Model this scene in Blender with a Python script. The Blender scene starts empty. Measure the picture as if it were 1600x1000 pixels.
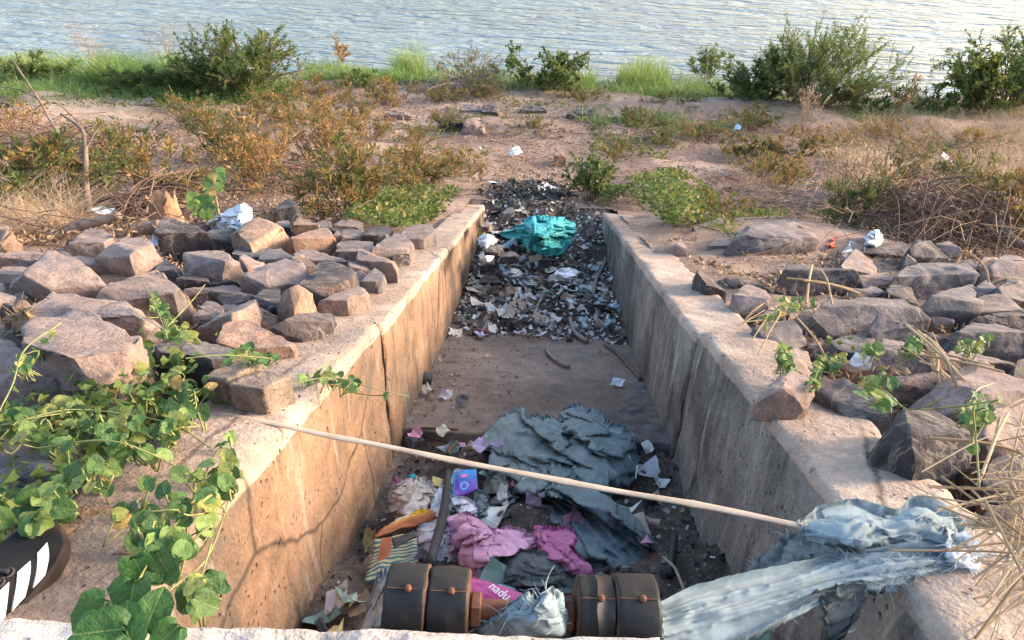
import bpy, bmesh, math, random
import numpy as np
from mathutils import Vector, Matrix

sc = bpy.context.scene
COL = sc.collection
# ------------------------------------------------------------------ camera, sky, sun, exposure
ZC = 4.13                                   # camera height above the river
PITCH, YAW, ROLL, FPX = 0.618595, 0.03877941, -0.02331265, 1120.0
F_ = np.array([-math.sin(YAW)*math.cos(PITCH), math.cos(YAW)*math.cos(PITCH), -math.sin(PITCH)])
R0 = np.array([math.cos(YAW), math.sin(YAW), 0.0]); D0 = np.cross(F_, R0)
R_ = R0*math.cos(ROLL) + D0*math.sin(ROLL); D_ = -R0*math.sin(ROLL) + D0*math.cos(ROLL)
cam = bpy.data.cameras.new('camera'); co = bpy.data.objects.new('camera', cam); COL.objects.link(co)
cam.sensor_fit = 'HORIZONTAL'; cam.sensor_width = 36; cam.lens = 36*FPX/1600
cam.clip_start = 0.02; cam.clip_end = 3000
M4 = Matrix.Identity(4)
for i in range(3):
    M4[i][0] = R_[i]; M4[i][1] = -D_[i]; M4[i][2] = -F_[i]
M4[2][3] = ZC
co.matrix_world = M4
sc.camera = co

SUN_AZ, SUN_EL = math.radians(77), math.radians(17)      # azimuth clockwise from +Y (river side) to +X
w = bpy.data.worlds.new('World'); sc.world = w; w.use_nodes = True
wn = w.node_tree; bg = wn.nodes['Background']
sky = wn.nodes.new('ShaderNodeTexSky'); sky.sky_type = 'NISHITA'; sky.sun_disc = False
sky.sun_elevation = SUN_EL; sky.sun_rotation = SUN_AZ
sky.air_density = 1.0; sky.dust_density = 2.5; sky.ozone_density = 1.0
wn.links.new(sky.outputs[0], bg.inputs[0]); bg.inputs[1].default_value = 0.15
sl = bpy.data.lights.new('sun', 'SUN'); so = bpy.data.objects.new('sun', sl); COL.objects.link(so)
sl.energy = 1.25; sl.angle = math.radians(10); sl.color = (1.0, 0.76, 0.57)
sd = Vector((math.sin(SUN_AZ)*math.cos(SUN_EL), math.cos(SUN_AZ)*math.cos(SUN_EL), math.sin(SUN_EL)))
so.rotation_euler = sd.to_track_quat('Z', 'Y').to_euler()
so.location = (6, 2, 9)
vs = sc.view_settings; vs.view_transform = 'Standard'; vs.look = 'None'; vs.gamma = 1; vs.use_curve_mapping = False
vs.exposure = 2.27
sc.cycles.use_denoising = True
sc.cycles.max_bounces = 6
sc.cycles.transparent_max_bounces = 8

# ------------------------------------------------------------------ numeric helpers
rng = np.random.default_rng(7)
random.seed(7)

def _hash(i, j, k, s):
    h = (i*374761393 + j*668265263 + k*2147483647 + s*974634341) & 0xffffffff
    h = ((h ^ (h >> 13))*1274126177) & 0xffffffff
    h = ((h ^ (h >> 16))*2246822519) & 0xffffffff
    return ((h ^ (h >> 15)) & 0xffffff)/float(0xffffff)

def vnoise(p, s=0):
    p = np.asarray(p, float); i = np.floor(p).astype(np.int64); f = p - i; u = f*f*f*(f*(f*6-15)+10)
    out = 0
    for a in (0, 1):
        wx = u[:, 0] if a else 1-u[:, 0]
        for b in (0, 1):
            wy = u[:, 1] if b else 1-u[:, 1]
            for c in (0, 1):
                wz = u[:, 2] if c else 1-u[:, 2]
                out = out + wx*wy*wz*_hash(i[:, 0]+a, i[:, 1]+b, i[:, 2]+c, s)
    return out*2-1

def fbm(p, octv=4, s=0, gain=0.5, lac=2.03):
    p = np.asarray(p, float); o = 0; a = 1.0
    for k in range(octv):
        o = o + a*vnoise(p + 17.3*k, s+k); p = p*lac; a *= gain
    return o

def n2(x, y):
    x, y = np.atleast_1d(np.asarray(x, float)), np.atleast_1d(np.asarray(y, float)); return np.stack([x, y, np.zeros_like(x)], 1)

TX = [-12, 5.75, 6.6, 9.0, 12.0, 13.0, 13.6, 16, 60]
TZ = [-.64115574+.3813*12, -2.833, -3.05, -3.53, -3.86, -3.99, -4.22, -5.0, -7]
def T(y): return np.interp(y, TX, TZ)
XL, XR, DEP, WT = -0.4767, 0.5233, 0.531, 0.225

def rays(xs, ys):
    xs = np.asarray(xs, float); ys = np.asarray(ys, float)
    return F_[None]+R_[None]*((xs-800)/FPX)[:, None]+D_[None]*((ys-500)/FPX)[:, None]
def UU(xs, ys, off=0.0):
    "points of the photograph's rays on the ground profile raised by off"
    d = rays(xs, ys); off = np.zeros(len(d))+off
    lo = np.full(len(d), 0.05); hi = np.full(len(d), 80.0)
    for _ in range(46):
        m = (lo+hi)/2; P = d*m[:, None]; ab = P[:, 2] - np.maximum(T(P[:, 1]), -ZC+.01) - off > 0
        lo = np.where(ab, m, lo); hi = np.where(ab, hi, m)
    P = d*lo[:, None]; P[:, 2] += ZC
    return P
def U(x, y, off=0.0): return UU([x], [y], off)[0]
def UZ(x, y, z):
    "point of a pixel ray at camera depth z"
    P = rays([x], [y])[0]*z; P[2] += ZC; return P
def UY(x, y, Y):
    d = rays([x], [y])[0]; P = d*(Y/d[1]); P[2] += ZC; return P
def UX(x, y, X):
    d = rays([x], [y])[0]; P = d*(X/d[0]); P[2] += ZC; return P
def depth(P): return float((np.asarray(P)-[0, 0, ZC])@F_)
def PROJ(P):
    P = np.asarray(P)-[0, 0, ZC]; z = P@F_
    return 800+FPX*(P@R_)/z, 500+FPX*(P@D_)/z

# ------------------------------------------------------------------ object helpers
def link(o, parent=None):
    COL.objects.link(o)
    if parent is not None: o.parent = parent
    return o
def tag(o, label=None, cat=None, group=None, kind=None):
    if label: o['label'] = label
    if cat: o['category'] = cat
    if group: o['group'] = group
    if kind: o['kind'] = kind
    return o
def empty(name, loc, label, cat, group=None):
    o = bpy.data.objects.new(name, None); o.empty_display_size = .05; o.location = loc
    COL.objects.link(o); return tag(o, label, cat, group)
def mesh(name, V, F, mat=None, smooth=True, loc=None, parent=None, attr=None):
    "one mesh object; V world coordinates (or local when loc is None and parent at origin)"
    V = np.asarray(V, float).copy()
    if loc is not None: V -= np.asarray(loc, float)
    me = bpy.data.meshes.new(name); fill(me, V, F, smooth)
    if attr is not None:
        for k, a in attr.items():
            at = me.attributes.new(k, 'FLOAT', 'POINT'); at.data.foreach_set('value', np.asarray(a, np.float32))
    if mat: me.materials.append(mat)
    o = bpy.data.objects.new(name, me)
    if loc is not None: o.location = loc
    link(o)
    if parent is not None:
        o.parent = parent
        if loc is None: o.location = (-parent.location[0], -parent.location[1], -parent.location[2])
        else: o.location = Vector(loc)-parent.location
        if parent.parent is not None:
            o.location = Vector(o.location)-parent.parent.location
    return o
def fill(me, V, F, smooth=True):
    F = np.asarray(F)
    if F.dtype == object or F.ndim == 1:
        me.from_pydata([tuple(v) for v in V], [], [tuple(f) for f in F])
    else:
        n, k = F.shape
        me.vertices.add(len(V)); me.vertices.foreach_set('co', np.asarray(V, np.float32).ravel())
        me.loops.add(n*k); me.loops.foreach_set('vertex_index', F.astype(np.int32).ravel())
        me.polygons.add(n); me.polygons.foreach_set('loop_start', (np.arange(n)*k).astype(np.int32))
        me.update(calc_edges=True)
    me.polygons.foreach_set('use_smooth', np.full(len(me.polygons), smooth))
    me.update()
def gridF(nu, nv, wrap=False):
    "quads of an nu x nv vertex grid (index i*nv+j); wrap closes v"
    i = np.arange(nu-1)[:, None]; j = np.arange(nv if wrap else nv-1)[None]; j2 = (j+1) % nv
    a = i*nv+j; b = i*nv+j2; c = (i+1)*nv+j2; d = (i+1)*nv+j
    return np.stack([a+0*j, b+0*i, c+0*i, d+0*j], -1).reshape(-1, 4)
class MB:
    "collects shapes into one mesh"
    def __init__(s): s.V = []; s.F = []; s.n = 0; s.A = []
    def add(s, V, F, a=0.5):
        V = np.asarray(V, float); F = np.asarray(F)
        if F.shape[1] == 3: F = np.concatenate([F, F[:, 2:3]], 1) if False else F
        s.V.append(V); s.F.append((F+s.n)); s.n += len(V)
        s.A.append(np.zeros(len(V))+a)
    def build(s, name, mat, parent=None, loc=None, smooth=True):
        V = np.concatenate(s.V); k = set(f.shape[1] for f in s.F)
        if len(k) == 1: F = np.concatenate(s.F)
        else:
            F = np.concatenate([np.concatenate([f[:, :3], f[:, [0, 2, 3]]]) if f.shape[1] == 4 else f for f in s.F])
        return mesh(name, V, F, mat, smooth, loc, parent, {'v': np.concatenate(s.A)})
def crom(P, n):
    "Catmull-Rom through points"
    P = np.asarray(P, float)
    if len(P) == 2:
        t = np.linspace(0, 1, n)[:, None]; return P[0]*(1-t)+P[1]*t
    Q = np.vstack([2*P[0]-P[1], P, 2*P[-1]-P[-2]]); m = len(P)-1
    t = np.linspace(0, m, n); i = np.minimum(t.astype(int), m-1); f = (t-i)[:, None]
    p0, p1, p2, p3 = Q[i], Q[i+1], Q[i+2], Q[i+3]
    return .5*((2*p1)+(-p0+p2)*f+(2*p0-5*p1+4*p2-p3)*f**2+(-p0+3*p1-3*p2+p3)*f**3)
def tube(P, r, k=6, cap=True):
    P = np.asarray(P, float); n = len(P); r = np.zeros(n)+r
    t = np.gradient(P, axis=0); t /= np.linalg.norm(t, axis=1)[:, None]+1e-9
    up = np.array([0, 0, 1.0]) if abs(t[:, 2]).mean() < .8 else np.array([1.0, 0, 0])
    a = np.cross(t, up); a /= np.linalg.norm(a, axis=1)[:, None]+1e-9; b = np.cross(a, t)
    th = np.arange(k)/k*2*math.pi
    V = P[:, None]+r[:, None, None]*(a[:, None]*np.cos(th)[None, :, None]+b[:, None]*np.sin(th)[None, :, None])
    V = V.reshape(-1, 3); F = gridF(n, k, True)
    if cap:
        V = np.vstack([V, P[0], P[-1]]); s = n*k
        j = np.arange(k); j2 = (j+1) % k
        F = np.vstack([F, np.stack([np.full(k, s), j2, j, j], 1)[:, [0, 1, 2, 2]], np.stack([np.full(k, s+1), (n-1)*k+j, (n-1)*k+j2, (n-1)*k+j2], 1)])
        F = np.concatenate([np.concatenate([f_[:, :3], f_[:, [0, 2, 3]]]) for f_ in [F[:(n-1)*k]]] + [F[(n-1)*k:, :3]])
    return V, F
def box(c, s, rot=None):
    c = np.asarray(c, float); s = np.asarray(s, float)/2
    V = np.array([[x, y, z] for x in (-1, 1) for y in (-1, 1) for z in (-1, 1)], float)*s
    if rot is not None: V = V@np.asarray(rot).T
    return V+c, np.array([[0, 1, 3, 2], [4, 6, 7, 5], [0, 4, 5, 1], [2, 3, 7, 6], [0, 2, 6, 4], [1, 5, 7, 3]])
def rotz(a): c, s = math.cos(a), math.sin(a); return np.array([[c, -s, 0], [s, c, 0], [0, 0, 1.0]])
def roty(a): c, s = math.cos(a), math.sin(a); return np.array([[c, 0, s], [0, 1, 0], [-s, 0, c.real]])
def rotx(a): c, s = math.cos(a), math.sin(a); return np.array([[1, 0, 0], [0, c, -s], [0, s, c]])

# ------------------------------------------------------------------ materials
class Mt:
    def __init__(s, name):
        s.m = bpy.data.materials.new(name); s.m.use_nodes = True; s.t = s.m.node_tree; s.N = s.t.nodes
        s.p = s.N['Principled BSDF']; s.out = s.N['Material Output']; s.p.inputs['Roughness'].default_value = .9
        s.p.inputs['Specular IOR Level'].default_value = .25
    def n(s, typ, **kw):
        x = s.N.new('ShaderNode'+typ)
        for k, v in kw.items(): setattr(x, k, v)
        return x
    def set(s, sock, v):
        if isinstance(v, bpy.types.NodeSocket): s.t.links.new(v, sock)
        elif isinstance(v, (tuple, list)) and len(v) == 3 and sock.type == 'RGBA': sock.default_value = (*v, 1)
        else: sock.default_value = v
        return s
    def coord(s, scale=None, rot=None, kind='Object', shift=False):
        c = s.n('TexCoord').outputs[kind]
        if shift:
            r = s.n('ObjectInfo').outputs['Random']; a = s.n('VectorMath', operation='ADD')
            mu = s.n('Math', operation='MULTIPLY'); s.set(mu.inputs[0], r); mu.inputs[1].default_value = 50
            s.set(a.inputs[0], c); s.set(a.inputs[1], mu.outputs[0]); c = a.outputs[0]
        if scale is not None or rot is not None:
            mp = s.n('Mapping'); s.set(mp.inputs['Vector'], c)
            if scale is not None: mp.inputs['Scale'].default_value = scale
            if rot is not None: mp.inputs['Rotation'].default_value = rot
            c = mp.outputs[0]
        return c
    def noise(s, scale, det=5, rough=.6, vec=None, dist=0, out='Fac'):
        x = s.n('TexNoise'); x.inputs['Scale'].default_value = scale; x.inputs['Detail'].default_value = det
        x.inputs['Roughness'].default_value = rough; x.inputs['Distortion'].default_value = dist
        if vec is not None: s.set(x.inputs['Vector'], vec)
        return x.outputs[out]
    def vor(s, scale, vec=None, feature='F1', out='Distance'):
        x = s.n('TexVoronoi', feature=feature); x.inputs['Scale'].default_value = scale
        if vec is not None: s.set(x.inputs['Vector'], vec)
        return x.outputs[out]
    def ramp(s, fac, stops, interp='LINEAR'):
        x = s.n('ValToRGB'); s.set(x.inputs[0], fac); e = x.color_ramp.elements; x.color_ramp.interpolation = interp
        while len(e) < len(stops): e.new(.5)
        for el, (p, c) in zip(e, stops):
            el.position = p; el.color = (c, c, c, 1) if isinstance(c, (int, float)) else (*c, 1)
        return x.outputs[0]
    def mix(s, f, a, b, mode='MIX'):
        x = s.n('Mix', data_type='RGBA', blend_type=mode); s.set(x.inputs[0], f); s.set(x.inputs[6], a); s.set(x.inputs[7], b)
        return x.outputs[2]
    def math(s, op, a, b=0.0, clamp=False):
        x = s.n('Math', operation=op); x.use_clamp = clamp; s.set(x.inputs[0], a); s.set(x.inputs[1], b); return x.outputs[0]
    def attr(s, name='v'): return s.n('Attribute', attribute_name=name).outputs['Fac']
    def ocol(s): return s.n('ObjectInfo').outputs['Color']
    def orand(s): return s.n('ObjectInfo').outputs['Random']
    def bump(s, h, strength=.5, dist=.01, normal=None):
        x = s.n('Bump'); x.inputs['Strength'].default_value = strength; x.inputs['Distance'].default_value = dist
        s.set(x.inputs['Height'], h)
        if normal is not None: s.set(x.inputs['Normal'], normal)
        return x.outputs[0]
    def fin(s, col, rough=None, normal=None, **kw):
        s.set(s.p.inputs['Base Color'], col)
        if rough is not None: s.set(s.p.inputs['Roughness'], rough)
        if normal is not None: s.set(s.p.inputs['Normal'], normal)
        for k, v in kw.items(): s.set(s.p.inputs[k.replace('_', ' ')], v)
        return s.m

def m_simple(name, col, rough=.7, nscale=30, var=.25, bump=.3, bscale=60, bdist=.002, **kw):
    m = Mt(name); c = m.coord()
    f = m.noise(nscale, 4, .6, c)
    a = tuple(x*(1-var) for x in col); b = tuple(min(1, x*(1+var)) for x in col)
    cl = m.ramp(f, [(.3, a), (.7, b)])
    return m.fin(cl, rough, m.bump(m.noise(bscale, 4, .6, c), bump, bdist), **kw)

# ground soil with litter
m = Mt('dry_soil'); c = m.coord()
f1 = m.noise(.9, 6, .6, c); f2 = m.noise(7, 6, .65, c); f3 = m.noise(60, 4, .7, c)
base = m.ramp(f1, [(.35, (.19, .13, .102)), (.5, (.28, .195, .152)), (.66, (.37, .27, .212))])
base = m.mix(m.ramp(f2, [(.42, 0), (.62, 1)]), base, m.mix(f3, (.13, .085, .065), (.27, .18, .135)))
base = m.mix(.55, base, m.ramp(f3, [(.3, (.35, .35, .35)), (.7, (.75, .75, .75))]), 'OVERLAY')
crk = m.vor(3.2, m.mix(.12, c, m.noise(5, 3, .5, c, out='Color')), 'DISTANCE_TO_EDGE')
base = m.mix(m.ramp(crk, [(.0, .35), (.03, 0)]), base, (.14, .09, .065))
xz = m.n('SeparateXYZ'); m.set(xz.inputs[0], m.mix(.5, c, m.noise(1.2, 3, .5, c, out='Color'), 'ADD'))
snd = m.math('MULTIPLY', m.ramp(m.math('MULTIPLY', m.math('ADD', xz.outputs[1], -6.0), .125), [(.36, 0), (.44, 1), (.58, 1), (.68, 0)]), m.ramp(m.math('MULTIPLY', m.math('ADD', xz.outputs[0], 8.0), .125), [(.72, 1), (.95, 0)]))
base = m.mix(m.math('MULTIPLY', snd, .75), base, m.mix(f3, (.40, .29, .21), (.52, .39, .29)))
h = m.math('ADD', m.math('MULTIPLY', f2, 1.0), m.math('MULTIPLY', f3, .35))
SOIL = m.fin(base, .95, m.bump(h, .9, .035))

# concrete of the channel walls
def concrete(name, lo, mid, hi, streak=0.0, stain=.6, pit=1.0):
    m = Mt(name); c = m.coord()
    f1 = m.noise(2.2, 7, .62, c); f2 = m.noise(14, 6, .7, c); f3 = m.noise(110, 3, .6, c)
    col = m.ramp(f1, [(.36, lo), (.48, mid), (.64, hi)])
    col = m.mix(.7, col, m.ramp(f2, [(.3, (.32,)*3), (.7, (.7,)*3)]), 'OVERLAY')
    col = m.mix(.35, col, m.ramp(f3, [(.3, (.25,)*3), (.7, (.75,)*3)]), 'OVERLAY')
    # vertical-ish weather stains
    cs = m.coord((3.0, 2.6, .55), (math.radians(28), 0, 0))
    st = m.noise(2.6, 6, .7, cs, .4)
    col = m.mix(m.math('MULTIPLY', m.ramp(st, [(.5, 0), (.66, 1)]), stain), col, tuple(x*.42 for x in lo))
    if streak:
        cw = m.coord((9, 9, .9), (math.radians(30), 0, 0))
        sw = m.noise(1.9, 7, .72, cw, .5)
        col = m.mix(m.math('MULTIPLY', m.ramp(sw, [(.56, 0), (.62, 1)]), streak), col, (.50, .44, .38))
    ck = m.vor(1.15, m.mix(.10, c, m.noise(4, 4, .6, c, out='Color'), 'ADD'), 'DISTANCE_TO_EDGE')
    col = m.mix(m.math('MULTIPLY', m.ramp(ck, [(0, 1), (.012, 0)]), m.ramp(m.noise(1.1, 2, .5, c), [(.48, 0), (.56, .8)])), col, tuple(x*.25 for x in lo))
    pb = m.noise(.9, 4, .6, c, .6); col = m.mix(m.math('MULTIPLY', m.ramp(pb, [(.52, 0), (.6, 1)]), .45), col, tuple(x*.8 for x in (lo[1], lo[1]*.95, lo[1]*.9)))
    v = m.vor(48, m.mix(.03, c, m.noise(20, 2, .5, c, out='Color')))
    pits = m.math('MULTIPLY', m.ramp(v, [(.10, 1), (.22, 0)]), m.ramp(m.noise(16, 2, .5, c), [(.5, 0), (.62, 1)]))
    col = m.mix(m.math('MULTIPLY', pits, .75*pit), col, tuple(x*.3 for x in lo))
    h = m.math('SUBTRACT', m.math('ADD', m.math('MULTIPLY', f2, .8), m.math('MULTIPLY', f3, .25)), m.math('MULTIPLY', pits, .9))
    return m.fin(col, .92, m.bump(h, 1.0, .014))
CONC_L = concrete('weathered_concrete_sunlit', (.11, .084, .066), (.205, .125, .078), (.285, .18, .118), .25, .85)  # orange tint: low sun on the left inner face put into the colour
CONC_T = concrete('sunlit_wall_top', (.25, .175, .13), (.34, .25, .195), (.42, .325, .26), 0, .3)  # paler than the faces: sunlight on the wall tops put into the colour
CONC_R = concrete('weathered_concrete_shaded', (.11, .098, .086), (.18, .16, .142), (.25, .225, .198), .5, .9)  # darker grey: shade on the right inner face put into the colour
CONC_N = concrete('rough_ledge_concrete', (.36, .29, .25), (.46, .385, .335), (.56, .48, .42), 0, .3)

# channel floor: cement with soil, soot smears
m = Mt('channel_floor_cement'); c = m.coord()
f1 = m.noise(1.7, 6, .6, c); f2 = m.noise(16, 6, .7, c); f3 = m.noise(120, 3, .6, c)
col = m.ramp(f1, [(.33, (.125, .09, .07)), (.5, (.19, .138, .108)), (.66, (.26, .195, .155))])
col = m.mix(.55, col, m.ramp(f2, [(.3, (.25,)*3), (.7, (.72,)*3)]), 'OVERLAY')
so_ = m.noise(1.3, 6, .65, m.coord((1.4, .9, 1)), .8)
xg = m.n('SeparateXYZ'); m.set(xg.inputs[0], c)
soot = m.math('MULTIPLY', m.ramp(so_, [(.46, 0), (.6, 1)]), m.ramp(xg.outputs[0], [(.0, .45), (.35, 1)]))
col = m.mix(m.math('MULTIPLY', soot, .8), col, m.ramp(f2, [(.4, (.045, .042, .045)), (.65, (.17, .165, .17))]))
h = m.math('ADD', m.math('MULTIPLY', f2, 1.), m.math('MULTIPLY', f3, .3))
FLOOR = m.fin(col, .9, m.bump(h, .8, .012))

# rock; object colour is the stone's own tone
m = Mt('quarry_rock'); c = m.coord(shift=True)
f1 = m.noise(4.5, 7, .62, c, .3); f2 = m.noise(26, 6, .7, c); f3 = m.noise(150, 3, .65, c)
oc = m.ocol()
col = m.mix(m.ramp(f1, [(.35, 0), (.65, 1)]), m.mix(1.0, oc, (.72, .74, .80), 'MULTIPLY'), m.mix(1.0, oc, (1.22, 1.10, 1.0), 'MULTIPLY'))
col = m.mix(.6, col, m.ramp(f2, [(.3, (.28,)*3), (.7, (.72,)*3)]), 'OVERLAY')
col = m.mix(.35, col, m.ramp(f3, [(.3, (.2,)*3), (.7, (.8,)*3)]), 'OVERLAY')
ve = m.noise(3.0, 5, .6, m.coord((1, 3.2, 1), (.5, .4, 1.1), shift=True), 1.6)
col = m.mix(m.math('MULTIPLY', m.ramp(ve, [(.47, 0), (.5, .55), (.53, 0)]), .6), col, (.42, .35, .30))
ru = m.noise(2.4, 5, .6, c)
col = m.mix(m.math('MULTIPLY', m.ramp(ru, [(.55, 0), (.72, 1)]), .30), col, (.36, .19, .10))
# settled river dust on upward faces
ge = m.n('NewGeometry'); sx = m.n('SeparateXYZ'); m.set(sx.inputs[0], ge.outputs['Normal'])
du = m.math('MULTIPLY', m.ramp(sx.outputs[2], [(.45, 0), (.9, 1)]), m.ramp(m.noise(5, 5, .65, c), [(.4, .0), (.7, .30)]))
col = m.mix(du, col, (.36, .27, .22))
h = m.math('ADD', m.math('MULTIPLY', f1, .9), m.math('ADD', m.math('MULTIPLY', f2, .55), m.math('MULTIPLY', f3, .12)))
ROCK = m.fin(col, .88, m.bump(h, .85, .022))

# water
m = Mt('river_water'); c = m.coord()
mp1 = m.coord((1.0, 2.9, 1), (0, 0, math.radians(-7))); mp2 = m.coord((1.0, 3.2, 1), (0, 0, math.radians(-15)))
a = m.noise(.85, 3, .5, mp1, .9); b = m.noise(2.3, 3, .5, mp2, .7); d = m.noise(9, 2, .5, mp1)
patch_ = m.ramp(m.noise(.16, 3, .5, m.coord((1, 2.2, 1))), [(.35, .35), (.65, 1.0)])
h = m.math('ADD', m.math('MULTIPLY', a, 1.0), m.math('MULTIPLY', patch_, m.math('ADD', m.math('MULTIPLY', b, .5), m.math('MULTIPLY', d, .05))))
WATER = m.fin((.19, .245, .265), .07, m.bump(h, 1.0, .30), Specular_IOR_Level=.5, IOR=1.333)

# foliage: attribute v picks the leaf's own tone
def foliage(name, stops, rough=.6, trans=.35):
    m = Mt(name); v = m.attr(); col = m.ramp(v, stops)
    f = m.noise(40, 2, .5, m.coord()); col = m.mix(.35, col, m.ramp(f, [(.3, (.3,)*3), (.7, (.7,)*3)]), 'OVERLAY')
    m.fin(col, rough)
    tr = m.n('BsdfTranslucent'); m.set(tr.inputs[0], col); mx = m.n('MixShader'); mx.inputs[0].default_value = trans
    m.set(mx.inputs[1], m.p.outputs[0]); m.set(mx.inputs[2], tr.outputs[0]); m.set(m.out.inputs[0], mx.outputs[0])
    return m.m
G_DARK = foliage('dark_leaf', [(0, (.05, .09, .025)), (.5, (.095, .15, .04)), (.85, (.17, .22, .06)), (1, (.27, .25, .08))])
G_BRIGHT = foliage('bright_grass', [(0, (.11, .19, .045)), (.5, (.21, .32, .08)), (.85, (.32, .40, .13)), (1, (.34, .32, .12))])
G_DRYLEAF = foliage('turning_leaf', [(0, (.075, .105, .03)), (.35, (.13, .15, .045)), (.55, (.22, .16, .055)), (.8, (.34, .185, .06)), (1, (.38, .24, .11))])
G_STRAW = foliage('dry_straw', [(0, (.26, .17, .09)), (.5, (.42, .29, .17)), (1, (.58, .43, .27))], .8, .2)
G_LITTER = foliage('ground_litter', [(0, (.13, .085, .06)), (.3, (.24, .15, .09)), (.6, (.38, .26, .16)), (1, (.5, .38, .26))], .9, .1)
G_CREEP = foliage('creeper_leaf', [(0, (.06, .10, .025)), (.5, (.12, .16, .04)), (.8, (.23, .22, .06)), (1, (.36, .24, .07))])
TWIG = m_simple('twig_bark', (.17, .105, .075), .9, 25, .45, .5, 80)
TWIG_G = m_simple('grey_twig_bark', (.30, .23, .19), .9, 25, .4, .5, 80)
WOOD = m_simple('dead_wood', (.17, .125, .10), .9, 18, .45, .7, 40, .006)

# ------------------------------------------------------------------ ground sheet (channel cut out), river
def axis(pts):
    out = []
    for (a, b, s) in pts: out += list(np.arange(a, b-1e-6, s))
    return out+[pts[-1][1]]
ax = axis([(-60, -16, 4), (-16, -5, .25), (-5, XL-.12, .055)])[:-1]
ax = ax+[XL-.12, 0.0, XR+.12]+list(np.arange(XR+.17, 5, .055))+axis([(5, 16, .25), (16, 60, 4)])
ay = axis([(-12, -1, .5), (-1, 6.4, .055), (6.4, 14, .08), (14, 60, 4)])
ax = np.array(ax); ay = np.array(ay)
X, Y = np.meshgrid(ax, ay, indexing='ij'); xf, yf = X.ravel(), Y.ravel()
def ground_z(x, y):
    z = T(y)+0.0
    rip = np.clip((y-.2)/.4, 0, 1)*np.clip((4.7-y)/.5, 0, 1)
    z = z-.05*rip
    z = z+.035*fbm(n2(x*1.1, y*1.1), 4, 3)+.016*fbm(n2(x*7, y*7), 3, 9)
    b = np.clip((y-6)/2, 0, 1)*np.clip((14.0-y)/1, 0, 1)
    z = z+b*.10*fbm(n2(x*.55+9, y*.8), 3, 21)
    # soil hump right of the channel and the shore's small bank
    z = z+.16*np.exp(-(((x-1.55)/.75)**2+((y-4.1)/.6)**2))
    near = np.clip((.55-y)/.1, 0, 1)*0
    return z-near
zf = ground_z(xf, yf)
F = gridF(len(ax), len(ay))
xc = xf[F].mean(1); yc = yf[F].mean(1)
keep = ~((xc > XL-.13) & (xc < XR+.13) & (yc < 5.72) & (yc > -.9))
GR = mesh('ground', np.stack([xf, yf, zf+ZC], 1), F[keep], SOIL)
tag(GR, kind='structure')
V, F = np.array([[-900, 11, 0], [900, 11, 0], [900, 1500, 0], [-900, 1500, 0]], float), np.array([[0, 1, 2, 3]])
tag(mesh('river_water', V, F, WATER, False), kind='structure')

# channel floor and lower basin
def sheet(name, x0, x1, y0, y1, off, mat, s=.03, amp=.008, seed=1):
    xs = np.arange(x0, x1+s/2, s); ys = np.arange(y0, y1+s/2, s); X, Y = np.meshgrid(xs, ys, indexing='ij')
    x, y = X.ravel(), Y.ravel()
    z = T(y)+off+amp*fbm(n2(x*6, y*6), 4, seed)
    V = np.stack([x, y, z+ZC], 1); return V, gridF(len(xs), len(ys)), len(xs), len(ys)
V, F, a, b = sheet('f', XL-.1, XR+.1, 1.93, 6.2, -DEP, FLOOR)
# give the slab an edge down to the basin
j0 = np.arange(a)*b; lowV = V[j0].copy(); lowV[:, 2] -= .14
F = np.vstack([F, np.stack([j0[:-1], j0[1:], len(V)+np.arange(1, a), len(V)+np.arange(a-1)], 1)])
V[j0, 1] += .012*vnoise(n2(V[j0, 0]*9, V[j0, 0]*0), 4)
tag(mesh('channel_floor', np.vstack([V, lowV]), F, FLOOR), kind='structure')
BAS = -DEP-.075
V, F, a, b = sheet('b', XL-.1, XR+.1, -.9, 2.0, BAS, FLOOR, .03, .02, 5)
tag(mesh('channel_basin', V, F, FLOOR), kind='structure')

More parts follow.
